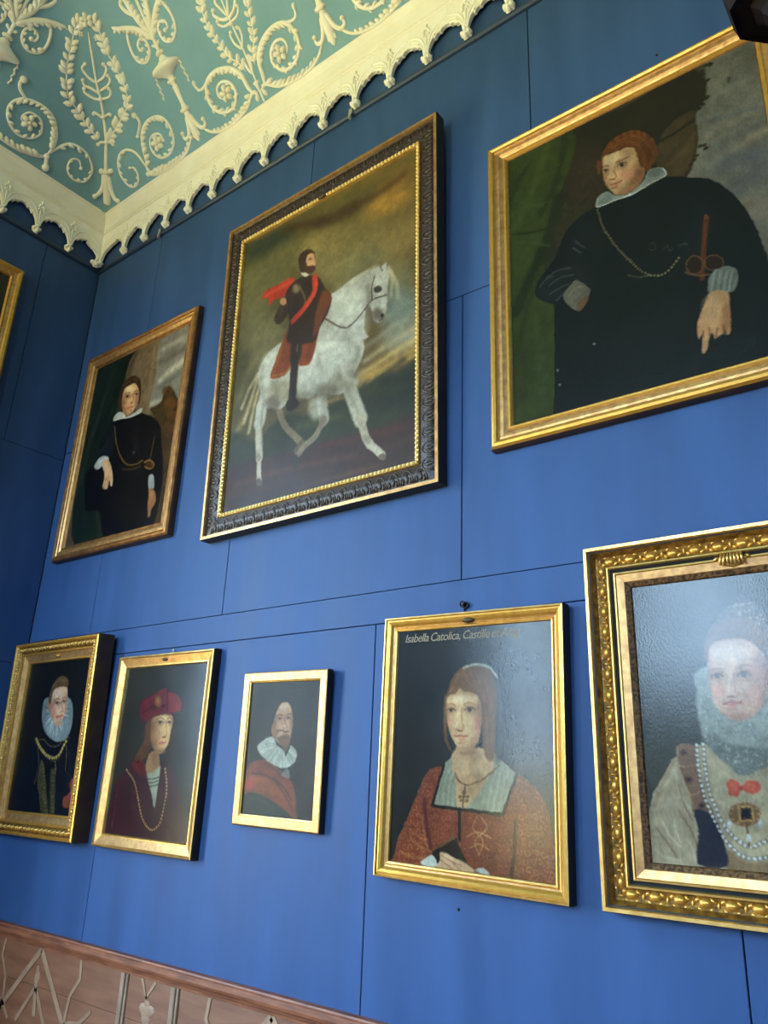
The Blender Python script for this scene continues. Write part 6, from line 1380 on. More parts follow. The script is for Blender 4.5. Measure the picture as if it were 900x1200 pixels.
  ('p',(190,192,192),1,1.5,0,0,0,361,856,358,863,354,868,349,870,344,869,341,864,341,857,343,851,347,845,353,843,357,845,360,850),
  ('p',(238,240,240),1,1.1,0,0,0,352,853,351,855,350,857,348,858,346,857,345,856,345,853,346,851,348,849,349,848,351,849,352,851),
 ],
 'P0': [
  ('f',(30,26,18),(22,20,15),(18,17,14),(26,22,16)),
  ('p',(15,14,15),1,10.1,0,0,0,278,1042,289,583,400,433,500,392,622,433,733,583,756,1042),
  ('p',(170,130,96),1,8.4,0,0,0,594,300,583,346,550,379,506,392,461,379,429,346,417,300,429,254,461,221,506,208,550,221,583,254),
  ('p',(44,30,20),0.9,11.7,0,0,0,617,242,602,279,561,307,506,317,450,307,409,279,394,242,409,204,450,177,506,167,561,177,602,204),
  ('p',(186,146,108),1,10.1,0,0,0,588,325,577,363,547,390,506,400,464,390,434,363,423,325,434,288,464,260,506,250,547,260,577,288),
  ('p',(150,150,142),1,5.0,0,0,0,400,417,506,442,611,417,633,467,506,492,378,467),
  ('p',(120,80,58),0.5,10.6,0,0,0,499,307,496,313,487,318,476,319,464,318,455,313,452,307,455,300,464,295,476,294,487,295,496,300),
  ('p',(205,190,175),0.42,3.5,0,0,0,460,309,469,303,482,303,491,308,482,313,469,313),
  ('p',(40,28,20),0.9,2.9,0,0,0,483,308,482,310,479,312,476,313,472,312,469,310,468,308,469,305,472,303,476,302,479,303,482,305),
  ('l',(66,40,28),0.85,2.6,1.2,0.0,0,458,309,469,303,482,303,493,308),
  ('p',(120,80,58),0.5,10.6,0,0,0,561,307,558,313,549,318,538,319,526,318,518,313,514,307,518,300,526,295,538,294,549,295,558,300),
  ('p',(205,190,175),0.42,3.5,0,0,0,522,309,532,303,544,303,553,308,544,313,532,313),
  ('p',(40,28,20),0.9,2.9,0,0,0,545,308,544,310,542,312,538,313,534,312,531,310,530,308,531,305,534,303,538,302,542,303,544,305),
  ('l',(66,40,28),0.85,2.6,1.2,0.0,0,521,309,532,303,544,303,555,308),
  ('l',(130,90,64),0.8,4.2,2.5,0.0,0,509,317,513,350,500,355),
  ('l',(175,75,65),0.7,4.5,4.0,0.0,0,480,379,507,375,533,379),
  ('l',(120,52,46),0.8,2.2,1.1,0.0,0,480,379,507,375,533,379),
  ('p',(34,40,24),0.8,16.8,0,0,0,67,0,256,0,222,500,133,1000,0,1000,0,0),
 ],
}

# ------------------------------------------------------------------ painter: lays strokes of colour on a canvas grid
def up_noise(rs, ny, nx, cy, cx):
    g = rs.rand(cy + 2, cx + 2); yy = np.linspace(0, cy, ny); xx = np.linspace(0, cx, nx); y0 = yy.astype(int); x0 = xx.astype(int)
    fy = (yy - y0)[:, None]; fx = (xx - x0)[None, :]; fy = fy * fy * (3 - 2 * fy); fx = fx * fx * (3 - 2 * fx)
    a = g[y0][:, x0]; b_ = g[y0][:, x0 + 1]; c = g[y0 + 1][:, x0]; d_ = g[y0 + 1][:, x0 + 1]
    return (a * (1 - fx) + b_ * fx) * (1 - fy) + (c * (1 - fx) + d_ * fx) * fy - 0.5
def rgb(c): return np.array(c, float)
class Paint:
    def __init__(s, wm, hm, res, seed):
        s.w, s.h = wm, hm; s.nx = int(wm * res) + 1; s.ny = int(hm * res) + 1
        s.X = np.linspace(0, wm, s.nx); s.Y = np.linspace(0, hm, s.ny); s.img = np.zeros((s.ny, s.nx, 3)); s.rs = np.random.RandomState(seed); s.keys = {}
    def win(s, P, pad):
        x0 = np.searchsorted(s.X, P[:, 0].min() - pad); x1 = np.searchsorted(s.X, P[:, 0].max() + pad); y0 = np.searchsorted(s.Y, P[:, 1].min() - pad); y1 = np.searchsorted(s.Y, P[:, 1].max() + pad)
        return slice(y0, y1), slice(x0, x1)
    def dist(s, P, closed, sl):
        X = s.X[sl[1]][None, :]; Y = s.Y[sl[0]][:, None]; d = np.full((Y.shape[0], X.shape[1]), 1e9); ins = np.zeros(d.shape, bool); n = len(P)
        for i in range(n if closed else n - 1):
            ax_, ay_ = P[i]; bx, by = P[(i + 1) % n]; ex, ey = bx - ax_, by - ay_; l = ex * ex + ey * ey + 1e-12
            t = np.clip(((X - ax_) * ex + (Y - ay_) * ey) / l, 0, 1); q = (X - ax_ - t * ex) ** 2 + (Y - ay_ - t * ey) ** 2; np.minimum(d, q, out=d)
            if closed and ay_ != by:
                c = ((ay_ > Y) != (by > Y)); ins ^= c & (X < ex * (Y - ay_) / (by - ay_) + ax_)
        return np.sqrt(d), ins
    def blend(s, sl, m_, col):
        m_ = m_[..., None]; s.img[sl] = s.img[sl] * (1 - m_) + col * m_
    def poly(s, P, col, a, soft, key, clip=0):
        sl = s.win(P, soft + 0.001)
        if sl[0].start >= sl[0].stop or sl[1].start >= sl[1].stop: return
        d, ins = s.dist(P, True, sl); sd = np.where(ins, -d, d); e = max(soft, 0.0012); m_ = np.clip(0.5 - sd / (2 * e), 0, 1); m_ = m_ * m_ * (3 - 2 * m_)
        if clip: m_ = m_ * s.keys[clip][sl]
        s.blend(sl, m_ * a, col)
        if key:
            full = np.zeros((s.ny, s.nx)); full[sl] = m_; s.keys[key] = full
    def line(s, P, col, a, soft, r, clip=0):
        sl = s.win(P, soft + r + 0.001)
        if sl[0].start >= sl[0].stop or sl[1].start >= sl[1].stop: return
        d, _ = s.dist(P, False, sl); e = max(soft, 0.0010); m_ = np.clip(0.5 - (d - r) / (2 * e), 0, 1); m_ = m_ * m_ * (3 - 2 * m_)
        if clip: m_ = m_ * s.keys[clip][sl]
        s.blend(sl, m_ * a, col)
    def masked_line(s, P, col, a, r, key):
        sl = s.win(P, r + 0.002)
        if sl[0].start >= sl[0].stop or sl[1].start >= sl[1].stop: return
        d, _ = s.dist(P, False, sl); m_ = np.clip(0.5 - (d - r) / 0.0025, 0, 1) * s.keys[key][sl]; s.blend(sl, m_ * a, col)
    def run(s, ops):
        S = np.array([s.w, s.h])
        for o in ops:
            k = o[0]
            if k == 'f':
                c = [rgb(q) for q in o[1:5]]; u = np.linspace(0, 1, s.nx)[None, :, None]; v = np.linspace(0, 1, s.ny)[:, None, None]
                s.img = (c[0] * (1 - u) + c[1] * u) * (1 - v) + (c[3] * (1 - u) + c[2] * u) * v
            elif k == 'p':
                P = np.array(o[7:], float).reshape(-1, 2) / 1000 * S
                if not o[4]: P = np.array(catmull(P, 3, True))
                s.poly(P, rgb(o[1]), o[2], o[3] / 1000, o[5], o[6])
            elif k == 'l':
                P = np.array(o[7:], float).reshape(-1, 2) / 1000 * S
                if len(P) > 2: P = np.array(catmull(P, 4))
                if o[5]:
                    seg = np.r_[0, np.cumsum(np.hypot(*np.diff(P, axis=0).T))]
                    for q in np.arange(0, seg[-1], o[5] / 1000):
                        c = np.array([np.interp(q, seg, P[:, 0]), np.interp(q, seg, P[:, 1])]); s.line(np.array([c, c + 1e-5]), rgb(o[1]), o[2], o[3] / 1000, o[4] / 1000)
                else: s.line(P, rgb(o[1]), o[2], o[3] / 1000, o[4] / 1000, o[6])
            elif k == 'c':
                st = o[3] / 1000
                for j, y in enumerate(np.arange(0, s.h, st)):
                    for x in np.arange((j % 2) * st / 2, s.w, st):
                        ph = s.rs.rand() * 6.28; sg = 1 if s.rs.rand() > 0.5 else -1; t = np.linspace(0, 5.2, 9); rr = st * 0.5 * (1 - t / 6.5)
                        s.masked_line(np.stack([x + np.cos(ph + sg * t) * rr, y + np.sin(ph + sg * t) * rr], 1), rgb(o[1]), o[2] * s.rs.uniform(0.5, 1), 0.0010, o[4])
            elif k == 'h':
                c = np.array(o[6:8], float) / 1000 * S
                for _ in range(int(o[3])):
                    a = s.rs.rand() * 6.28; r0 = s.rs.uniform(0.02, 0.06); d_ = np.array([np.cos(a), np.sin(a)]); P = np.array([c + d_ * r0, c + d_ * (r0 + 0.03) + s.rs.randn(2) * 0.003, c + d_ * (r0 + 0.06)]); s.masked_line(P, rgb(o[1]), o[2] * s.rs.uniform(0.4, 1), o[5] / 2000, o[4])
            elif k == 's':
                ys, xs = np.where(s.keys[o[4]] > 0.5)
                for _ in range(int(o[3])):
                    i = s.rs.randint(len(ys)); c = np.array([s.X[xs[i]], s.Y[ys[i]]]); s.line(np.array([c, c + s.rs.randn(2) * 0.002]), rgb(o[1]), o[2] * s.rs.uniform(0.4, 1), 0.0012, o[5] / 1000 * s.rs.uniform(0.3, 0.7))
        g = s.img; n1 = up_noise(s.rs, s.ny, s.nx, int(s.h * 40), int(s.w * 40)); n2 = up_noise(s.rs, s.ny, s.nx, int(s.h * 130), int(s.w * 260)); n3 = up_noise(s.rs, s.ny, s.nx, int(s.h * 9), int(s.w * 9))
        # hand-laid edges: shift the paint by a few millimetres of smooth noise
        wx = 0.0050 * up_noise(s.rs, s.ny, s.nx, int(s.h * 70), int(s.w * 70)) + 0.0030 * up_noise(s.rs, s.ny, s.nx, int(s.h * 220), int(s.w * 220))
        wy = 0.0050 * up_noise(s.rs, s.ny, s.nx, int(s.h * 70), int(s.w * 70)) + 0.0030 * up_noise(s.rs, s.ny, s.nx, int(s.h * 220), int(s.w * 220))
        st = s.X[1] - s.X[0]; jj, ii = np.mgrid[0:s.ny, 0:s.nx]
        jj = np.clip(jj + np.rint(wy / st).astype(int), 0, s.ny - 1); ii = np.clip(ii + np.rint(wx / st).astype(int), 0, s.nx - 1)
        g = (g * 0.4 + g[jj, ii] * 0.6)
        s.img = np.clip(g * (1 + 0.16 * n1 + 0.14 * n2 + 0.20 * n3)[..., None], 0, 255)
        return s
    def linear(s, gain):
        v = s.img / 255.0; v = np.where(v <= 0.04045, v / 12.92, ((v + 0.055) / 1.055) ** 2.4) * np.array(gain)
        return np.clip(v, 0, 0.95)

def canvas_material(name, rough, bump, bscale, spec):
    mt = bpy.data.materials.new(name); mt.use_nodes = True; t = mt.node_tree; L = t.links; b = t.nodes['Principled BSDF']
    at = t.nodes.new('ShaderNodeAttribute'); at.attribute_name = 'paint'; L.new(at.outputs['Color'], b.inputs['Base Color'])
    b.inputs['Specular IOR Level'].default_value = spec
    tcn = t.nodes.new('ShaderNodeTexCoord'); n = t.nodes.new('ShaderNodeTexNoise'); n.inputs['Scale'].default_value = bscale; n.inputs['Detail'].default_value = 6
    mp = t.nodes.new('ShaderNodeMapping'); mp.inputs['Scale'].default_value = (1.0, 1.0, 0.55); L.new(tcn.outputs['Object'], mp.inputs[0]); L.new(mp.outputs[0], n.inputs['Vector'])
    n2 = t.nodes.new('ShaderNodeTexNoise'); n2.inputs['Scale'].default_value = 5.0; L.new(tcn.outputs['Object'], n2.inputs['Vector'])
    r = t.nodes.new('ShaderNodeMapRange'); r.inputs['To Min'].default_value = rough * 0.8; r.inputs['To Max'].default_value = rough * 1.25; L.new(n2.outputs['Fac'], r.inputs['Value']); L.new(r.outputs['Result'], b.inputs['Roughness'])
    bp = t.nodes.new('ShaderNodeBump'); bp.inputs['Strength'].default_value = bump; bp.inputs['Distance'].default_value = 0.002; L.new(n.outputs['Fac'], bp.inputs['Height']); L.new(bp.outputs[0], b.inputs['Normal'])
    return mt

def canvas_mesh(key, wm, hm, res, gain, mt):
    p = Paint(wm, hm, res, sum(map(ord, key))).run(PAINT[key]); nx_, ny_ = p.nx, p.ny
    X, Y = np.meshgrid(p.X - wm / 2, hm - p.Y); co = np.zeros((ny_ * nx_, 3), np.float32); co[:, 0] = X.ravel(); co[:, 2] = Y.ravel()
    i = np.arange(nx_ - 1)[None, :] + nx_ * np.arange(ny_ - 1)[:, None]; i = i.ravel(); q = np.stack([i, i + nx_, i + nx_ + 1, i + 1], 1).astype(np.int32)
    me = bpy.data.meshes.new('canvas'); me.vertices.add(len(co)); me.vertices.foreach_set('co', co.ravel()); me.loops.add(q.size); me.loops.foreach_set('vertex_index', q.ravel())
    me.polygons.add(len(q)); me.polygons.foreach_set('loop_start', np.arange(0, q.size, 4, dtype=np.int32)); me.update(calc_edges=True)
    c = np.ones((ny_ * nx_, 4), np.float32); c[:, :3] = p.linear(gain).reshape(-1, 3)
    at = me.color_attributes.new('paint', 'FLOAT_COLOR', 'POINT'); at.data.foreach_set('color', c.ravel()); me.materials.append(mt); me.validate()
    return me

# ------------------------------------------------------------------ framed paintings
def rail_mesh(w_, h_, side, prof):
    """mitred rail; prof = (inset from outer edge, height off the wall, material index of the strip up to the next point)"""
    n = len(prof); v = []
    for e in (0, 1):
        for d_, y, _ in prof:
            if side in 'tb': x = (-w_ / 2 + d_) if e == 0 else (w_ / 2 - d_); z = h_ - d_ if side == 't' else d_
            else: z = d_ if e == 0 else h_ - d_; x = -w_ / 2 + d_ if side == 'l' else w_ / 2 - d_
            v.append((x, -y, z))
    flip = side in 'tl'
    f = []; mi = []
    for i in range(n):
        j = (i + 1) % n; q = (i, i + n, j + n, j); f.append(q if not flip else tuple(reversed(q))); mi.append(prof[i][2])
    f.append(tuple(range(n)) if flip else tuple(range(n - 1, -1, -1))); f.append(tuple(range(2 * n - 1, n - 1, -1)) if flip else tuple(range(n, 2 * n))); mi += [prof[0][2]] * 2
    return v, f, mi

def picture(name, label, key, c, w_, h_, tilt, rot, prof, mats, depth, bw, res, gain, mt, base=None, group=None):
    root = link(name, None); root.empty_display_size = 0.1
    M = Matrix.Translation((c[0], 0, c[1] - h_ / 2)) @ Matrix.Rotation(math.radians(tilt), 4, 'X') @ Matrix.Translation((0, 0, h_ / 2)) @ Matrix.Rotation(math.radians(-rot), 4, 'Y') @ Matrix.Translation((0, 0, -h_ / 2))
    root.matrix_basis = (base @ M) if base is not None else M
    tag(root, label, 'painting', group or 'framed paintings on the blue walls')
    rails = {}
    for s in 'tblr':
        v, f, mi = rail_mesh(w_, h_, s, prof); rails[s] = link('frame_rail', mesh_of('frame_rail', v, f, mats, mi), root)
    cw, ch = w_ - 2 * bw, h_ - 2 * bw
    link('canvas', canvas_mesh(key, cw, ch, res, gain, mt), root, Matrix.Translation((0, -depth, bw)))
    link('backing_board', MB().box(-w_ / 2 + 0.015, w_ / 2 - 0.015, -depth + 0.004, -0.001, 0.015, h_ - 0.015).build('backing_board', [BACKBOARD]), root)
    return root, rails
def ornaments(rails, w_, h_, inset, y, step, me, nm='carved_ornament', skip=0.0):
    """alike carved pieces along the middle line of each rail"""
    out_ = []
    for s in 'tblr':
        ln = (w_ if s in 'tb' else h_) - 2 * inset - 2 * skip; n = max(1, round(ln / step)); st = ln / n
        for k in range(n):
            t = inset + skip + st * (k + 0.5)
            if s in 'tb': x = -w_ / 2 + t; z = h_ - inset if s == 't' else inset; a = 0 if s == 'b' else math.pi
            else: z = t; x = -w_ / 2 + inset if s == 'l' else w_ / 2 - inset; a = math.pi / 2 if s == 'l' else -math.pi / 2
            out_.append(link(nm, me, rails[s], Matrix.Translation((x, -y, z)) @ Matrix.Rotation(a, 4, 'Y')))
    return out_

V_VARN = canvas_material('varnished_canvas', 0.24, 0.18, 160, 0.28)
V_MATT = canvas_material('matt_canvas', 0.48, 0.30, 160, 0.25)
V_SHINE = canvas_material('high_gloss_varnished_canvas', 0.15, 0.14, 190, 0.45)
V_BLOOM = canvas_material('bloomed_varnished_canvas', 0.18, 0.16, 190, 0.27)

NF = Vector((0, -1, 0))
LOWTINT = (0.52, 0.52, 0.45)
P7TINT = (0.53, 0.52, 0.43)
P8TINT = (0.48, 0.47, 0.41)
# boy portrait near the corner and the large half length portrait share a moulded gilt profile
def ogee(side): return [(0, 0, side), (0, .026, side), (.003, .036, 0), (.010, .045, 0), (.019, .048, 0), (.027, .045, 0), (.031, .038, 1), (.035, .035, 1), (.042, .037, 1), (.052, .036, 1), (.060, .031, 1), (.066, .028, 0), (.070, .031, 0), (.076, .031, 0), (.082, .024, 1), (.0855, .018, 1), (.0855, 0, side)]
picture('framed_painting', 'portrait of a long-haired boy in black beside a column, gilt frame by the corner', 'P1', (.676, 3.368), 1.05, 1.31, 0.0, -.3, ogee(2), [OLDGOLD, WORNGOLD, BROWNSIDE], .020, .085, 230, (0.74, 0.68, 0.64), V_VARN)
picture('framed_painting', 'large portrait of a red-haired sitter in black cloak with green curtain, plain gilt moulding', 'P3', (3.548, 3.378), 1.082, 1.325, 0.3, 0.0, ogee(2), [GOLD, WORNGOLD, BROWNSIDE], .020, .086, 360, (0.46, 0.46, 0.46), V_VARN)
# rider in a dark carved frame
P2P = [(0, 0, 2), (0, .050, 2), (.002, .056, 0), (.016, .056, 0), (.019, .046, 1), (.024, .040, 1), (.060, .046, 1), (.092, .040, 1), (.095, .038, 3), (.097, .046, 3), (.113, .044, 3), (.117, .030, 2), (.117, 0, 2)]
r2, rails2 = picture('framed_painting', 'rider on a white horse in a wide dark carved frame with beaded inner edge', 'P2', (2.135, 3.487), 1.322, 1.708, 1.4, .4, P2P, [WORNGOLD, DARKCARVE, BLACKFRAME, PALEGOLD], .032, .1165, 300, (0.60, 0.60, 0.58), V_MATT)
BEADGOLD = material('cream_gold_beads', (240, 214, 140), (226, 190, 112), rough=0.4, metal=0.25, scale=20)
def scale_leaf():
    b = MB(); n = 9
    P = [(0.028 * math.cos(a), 0, -0.028 + 0.054 * math.sin(a)) for a in np.linspace(0, math.pi, n)]
    sweep_mesh(b, P, [NF] * n, [0.0045] * n, 0.9, 4)
    dome(b, (0, 0, -0.006), 0.010, 0.022, 0.007, 0, 0, NF); dome(b, (-0.017, 0, -0.016), 0.006, 0.014, 0.005, 0, 0, NF); dome(b, (0.017, 0, -0.016), 0.006, 0.014, 0.005, 0, 0, NF)
    return b.build('carved_leaf', [DARKCARVE], True)
ornaments(rails2, 1.322, 1.708, .056, .0425, .064, scale_leaf(), 'carved_leaf')
for s in 'tblr':
    b = MB(); ln = (1.322 if s in 'tb' else 1.708) - 2 * .105; n = int(ln / .0195)
    for k in range(n + 1):
        t = .105 + ln * k / n; x, z = ((-.661 + t, 1.708 - .105 if s == 't' else .105) if s in 'tb' else (-.661 + .105 if s == 'l' else .661 - .105, t))
        dome(b, (x, -.044, z), .0086, .0086, .0095, 0, 0, NF, Vector((1, 0, 0)), 6)
    link('bead_edging', b.build('bead_edging', [BEADGOLD], True), rails2[s], None, 'stuff')
b = MB(); dome(b, (0, -.048, 1.605), .032, .014, .012, 0, 0, NF); link('plaque', b.build('plaque', [PLAQUE], True), r2)
# sitter with a ruff: deep frame with a row of gilded lozenges
P4P = [(0, 0, 2), (0, .076, 2), (.003, .086, 0), (.012, .088, 0), (.017, .080, 3), (.022, .074, 3), (.036, .080, 3), (.050, .072, 3), (.054, .066, 0), (.058, .070, 0), (.064, .070, 0), (.067, .062, 1), (.096, .050, 1), (.098, .054, 0), (.105, .054, 0), (.109, .044, 0), (.109, 0, 2)]
r4, rails4 = picture('framed_painting', 'portrait of a sitter in a round white ruff and black clothes, deep gilt frame', 'P4', (.478, 1.775), .789, .943, 1.6, 0.0, P4P, [GOLD, WORNGOLD, BROWNSIDE, DEEPGOLD], .046, .108, 340, LOWTINT, V_VARN)
def lozenge():
    b = MB(); dome(b, (0, 0, 0), .013, .009, .010, .5, 0, NF); dome(b, (.014, 0, .004), .006, .008, .007, 0, 0, NF); dome(b, (-.014, 0, -.004), .005, .006, .006, 0, 0, NF)
    return b.build('gilt_lozenge', [PALEGOLD], True)
ornaments(rails4, .789, .943, .036, .078, .038, lozenge(), 'gilt_lozenge')
b = MB(); dome(b, (0, -.060, .943 - .082), .020, .008, .010, 0, 0, NF); link('plaque', b.build('plaque', [GOLD], True), r4)
# red cap
P5P = [(0, 0, 2), (0, .030, 2), (.003, .040, 0), (.010, .042, 0), (.014, .036, 1), (.020, .034, 1), (.046, .026, 0), (.052, .026, 0), (.0575, .016, 0), (.0575, 0, 2)]
r5, rails5 = picture('framed_painting', 'portrait of a sitter in a dark red cap and gold chain, narrow gilt frame', 'P5', (1.304, 1.711), .690, .834, 0.1, -.5, P5P, [PALEGOLD, WORNGOLD, BLACKFRAME], .018, .057, 340, LOWTINT, V_VARN)
b = MB(); dome(b, (0, -.032, .834 - .028), .022, .009, .006, 0, 0, NF); link('plaque', b.build('plaque', [PLAQUE], True), r5)
# small portrait
P6P = [(0, 0, 2), (0, .022, 2), (.002, .028, 0), (.006, .030, 0), (.034, .029, 0), (.036, .026, 1), (.040, .024, 1), (.042, .016, 1), (.042, 0, 2)]
picture('framed_painting', 'small portrait of a bearded sitter with lace ruff and russet cloak, flat worn gilt frame', 'P6', (2.079, 1.719), .454, .572, 1.4, -.9, P6P, [WORNGOLD, PALEGOLD, BLACKFRAME], .018, .0415, 400, LOWTINT, V_MATT)
# lady in red and gold brocade
P7P = [(0, 0, 2), (0, .036, 2), (.002, .044, 0), (.007, .045, 0), (.010, .040, 1), (.016, .041, 1), (.024, .036, 1), (.032, .028, 3), (.037, .026, 1), (.042, .030, 0), (.047, .028, 0), (.050, .020, 0), (.050, 0, 2)]
r7, rails7 = picture('framed_painting', 'portrait of a woman in a red and gold brocade dress with folded hands, gilt frame', 'P7', (2.911, 1.734), .684, .838, .7, -1.3, P7P, [PALEGOLD, GOLD, BLACKFRAME, WORNGOLD], .022, .0495, 420, P7TINT, V_SHINE)
b = MB(); dome(b, (0.0, -.034, .838 - .028), .026, .010, .007, 0, 0, NF); link('plaque', b.build('plaque', [PLAQUE], True), r7)
fc = bpy.data.curves.new('inscription', 'FONT'); fc.body = 'Isabella Catolica, Castille et Arag'; fc.size = 0.034; fc.extrude = 0.0; fc.space_character = 0.92; fc.shear = 0.25; fc.space_word = 0.8
fo = bpy.data.objects.new('inscription_text', fc); COL.objects.link(fo)
dg = bpy.context.evaluated_depsgraph_get(); fm = bpy.data.meshes.new_from_object(fo.evaluated_get(dg)); bpy.data.objects.remove(fo)
fm.materials.clear(); fm.materials.append(INSCR)
cv7 = [q for q in r7.children if q.name.startswith('canvas')][0]
xs_ = [q.co.x for q in fm.vertices]; sc_ = 0.45 / (max(xs_) - min(xs_))
it = link('inscription', fm, cv7, Matrix.Translation((-.265, -.0006, .741 - .040)) @ Matrix.Rotation(math.pi / 2, 4, 'X') @ Matrix.Diagonal((sc_, sc_ * 1.05, 1, 1)))
it['label'] = 'faint tan hand-lettered inscription'
# lady with pearls: wide carved gilt frame
P8P = [(0, 0, 2), (0, .062, 2), (.003, .070, 0), (.012, .070, 0), (.015, .062, 4), (.019, .060, 3), (.030, .044, 3), (.046, .036, 3), (.058, .040, 3), (.062, .046, 0), (.067, .047, 0), (.070, .040, 4), (.078, .034, 4), (.080, .040, 0), (.085, .041, 0), (.087, .036, 1), (.108, .032, 1), (.110, .030, 5), (.122, .022, 5), (.126, .014, 4), (.126, 0, 2)]
r8, rails8 = picture('framed_painting', 'portrait of a lady with pearls and coral bow in a broad leaf-carved gilt frame', 'P8', (3.757, 1.803), .826, .985, .6, 0.0, P8P, [PALEGOLD, WORNGOLD, BROWNSIDE, DEEPGOLD, BLACKLINE, BROWNLIP], .016, .1255, 420, P8TINT, V_BLOOM)
def leaf_egg():
    b = MB(); n0 = NF
    for dx, dz, ru, rv, hh, a in ((0, .004, .020, .013, .014, 0), (-.019, .010, .010, .006, .009, .6), (.019, .010, .010, .006, .009, -.6), (-.014, -.010, .009, .005, .008, -.5), (.014, -.010, .009, .005, .008, .5), (.031, 0, .005, .012, .007, 0), (0, -.014, .006, .006, .008, 0)):
        dome(b, (dx, 0, dz), ru, rv, hh, a, 0, n0)
    return b.build('carved_leaf', [GOLD], True)
ornaments(rails8, .826, .985, .042, .036, .062, leaf_egg(), 'carved_leaf')
b = MB()
for k in range(7):
    a = (k - 3) / 3.0; sweep_mesh(b, [(a * .024, -.044, .985 - .066), (a * .027, -.050, .985 - .082), (a * .030, -.046, .985 - .100)], [NF] * 3, [.003, .0042, .0036], 1.0, 5)
dome(b, (0, -.036, .985 - .084), .034, .022, .010, 0, 0, NF); dome(b, (-.040, -.038, .985 - .080), .010, .006, .008, .4, 0, NF); dome(b, (.040, -.038, .985 - .080), .010, .006, .008, -.4, 0, NF)
link('cartouche', b.build('cartouche', [PALEGOLD], True), r8)
# picture on the left wall, mostly past the edge of the photograph
P0P = [(0, 0, 2), (0, .030, 2), (.004, .044, 0), (.014, .048, 0), (.028, .044, 0), (.034, .036, 1), (.054, .032, 1), (.062, .034, 0), (.070, .024, 0), (.070, 0, 2)]
picture('framed_painting', 'dark painting in a plain gilt frame on the shaded left wall', 'P0', (-.880, 3.80), .79, 1.31, 0.0, 0.0, P0P, [GOLD, WORNGOLD, BROWNSIDE], .020, .070, 120, 1.0, V_VARN, T_LEFT)

# ------------------------------------------------------------------ small fittings
def torus(b, c, R_, r, N, seg=14, K=6):
    N = Vector(N).normalized(); U = N.orthogonal().normalized(); V = N.cross(U); vs = []
    for i in range(seg):
        a = 2 * math.pi * i / seg; d_ = U * math.cos(a) + V * math.sin(a)
        for k in range(K):
            q = 2 * math.pi * k / K; vs.append(Vector(c) + d_ * (R_ + r * math.cos(q)) + N * (r * math.sin(q)))
    fs = [(i * K + k, ((i + 1) % seg) * K + k, ((i + 1) % seg) * K + (k + 1) % K, i * K + (k + 1) % K) for i in range(seg) for k in range(K)]
    b.add(vs, fs)
hk = link('picture_hook', None); hk.matrix_basis = Matrix.Translation((2.880, 0, 2.178)); tag(hk, 'small dark iron ring hook on the blue wall above the brocade dress portrait', 'hook', 'picture hooks on the wall')
b = MB(); torus(b, (-0.006, -.010, .012), .009, .0030, (0.3, 1, 0)); torus(b, (0.008, -.010, .006), .009, .0030, (-0.3, 1, 0.2)); link('ring', b.build('ring', [IRON], True), hk)
b = MB(); dome(b, (0, 0, 0.012), .008, .010, .012, 0, 0, NF); b.box(-.002, .002, -.006, 0, -.03, .01); link('hook_plate', b.build('hook_plate', [IRON], True), hk)
h5 = link('picture_hook', None); h5.matrix_basis = Matrix.Translation((1.322, 0, 2.135)); tag(h5, 'tiny pale hook on the blue wall above the dark red cap portrait', 'hook', 'picture hooks on the wall')
b = MB(); torus(b, (0, -.006, .006), .006, .002, (0, 1, 0)); link('ring', b.build('ring', [STEEL], True), h5); b = MB(); dome(b, (0, 0, .004), .005, .007, .006, 0, 0, NF); link('hook_plate', b.build('hook_plate', [STEEL], True), h5)
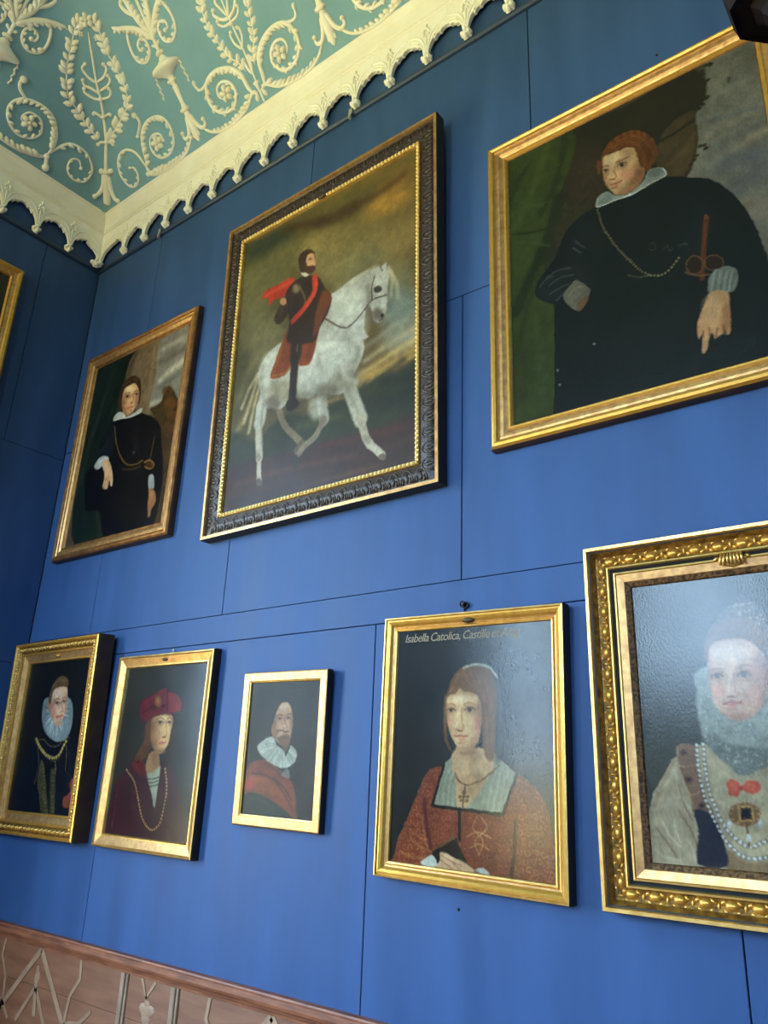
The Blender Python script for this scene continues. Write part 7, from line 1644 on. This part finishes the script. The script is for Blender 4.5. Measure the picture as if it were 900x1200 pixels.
for x, z, lab in ((2.215, 4.742, 'pale metal clip hooked over the picture rail above the rider painting'), (0.678, 4.742, 'pale metal clip hooked over the picture rail near the room corner')):
    b = MB(); b.box(-.010, .010, -.026, -.0205, .000, .036); b.box(-.010, .010, -.026, 0, .034, .039); b.box(-.007, .007, -.030, -.020, -.020, .002)
    torus(b, (0, -.025, -.026), .007, .002, (1, 0, 0)); o = link('picture_rail_clip', b.build('picture_rail_clip', [STEEL]), None, Matrix.Translation((x, 0, z))); tag(o, lab, 'clip', 'clips on the picture rail')
for x, z, lab in ((2.86, 1.255, 'small dark nail head in the blue wall under the brocade dress portrait'), (3.69, 4.13, 'small dark nail head in the blue wall above the large gilt-framed portrait')):
    b = MB(); dome(b, (0, 0, 0), .005, .005, .004, 0, 0, NF); o = link('nail', b.build('nail', [IRON], True), None, Matrix.Translation((x, 0, z))); tag(o, lab, 'nail', 'nail heads in the wall')

# hanging lantern in front of the large portrait
LX, LY, LZ = 4.186, -1.125, 2.812
def lathe(prof, seg, mats, name, sm=False):
    vs = []; fs = []
    for r, z in prof:
        for k in range(seg): a = 2 * math.pi * (k + 0.5) / seg; vs.append((r * math.cos(a), r * math.sin(a), z))
    for i in range(len(prof) - 1):
        for k in range(seg): fs.append((i * seg + k, i * seg + (k + 1) % seg, (i + 1) * seg + (k + 1) % seg, (i + 1) * seg + k))
    fs.append(tuple(range(seg - 1, -1, -1))); fs.append(tuple(range((len(prof) - 1) * seg, len(prof) * seg)))
    return mesh_of(name, vs, fs, mats, None, sm)
lan = link('hanging_lantern', None); lan.matrix_basis = Matrix.Translation((LX, LY, LZ)); tag(lan, 'near-black carved wooden lantern hanging before the large gilt-framed portrait', 'lantern')
link('lantern_body', lathe([(.074, .004), (.082, .0), (.084, .010), (.090, .03), (.100, .10), (.110, .20), (.118, .22), (.118, .235), (.09, .25), (.05, .33), (.03, .36), (.012, .38)], 8, [LANTERNWOOD], 'lantern_body'), lan)
link('lantern_finial', lathe([(.004, -.040), (.022, -.034), (.034, -.020), (.036, -.012), (.050, .0), (.052, .012)], 8, [LANTERNWOOD], 'lantern_finial'), lan)
link('lantern_rod', lathe([(.008, .38), (.008, surf(LX, LY) - LZ - 0.02), (.05, surf(LX, LY) - LZ - 0.018), (.05, surf(LX, LY) - LZ - 0.0)], 10, [LANTERNWOOD], 'lantern_rod'), lan)
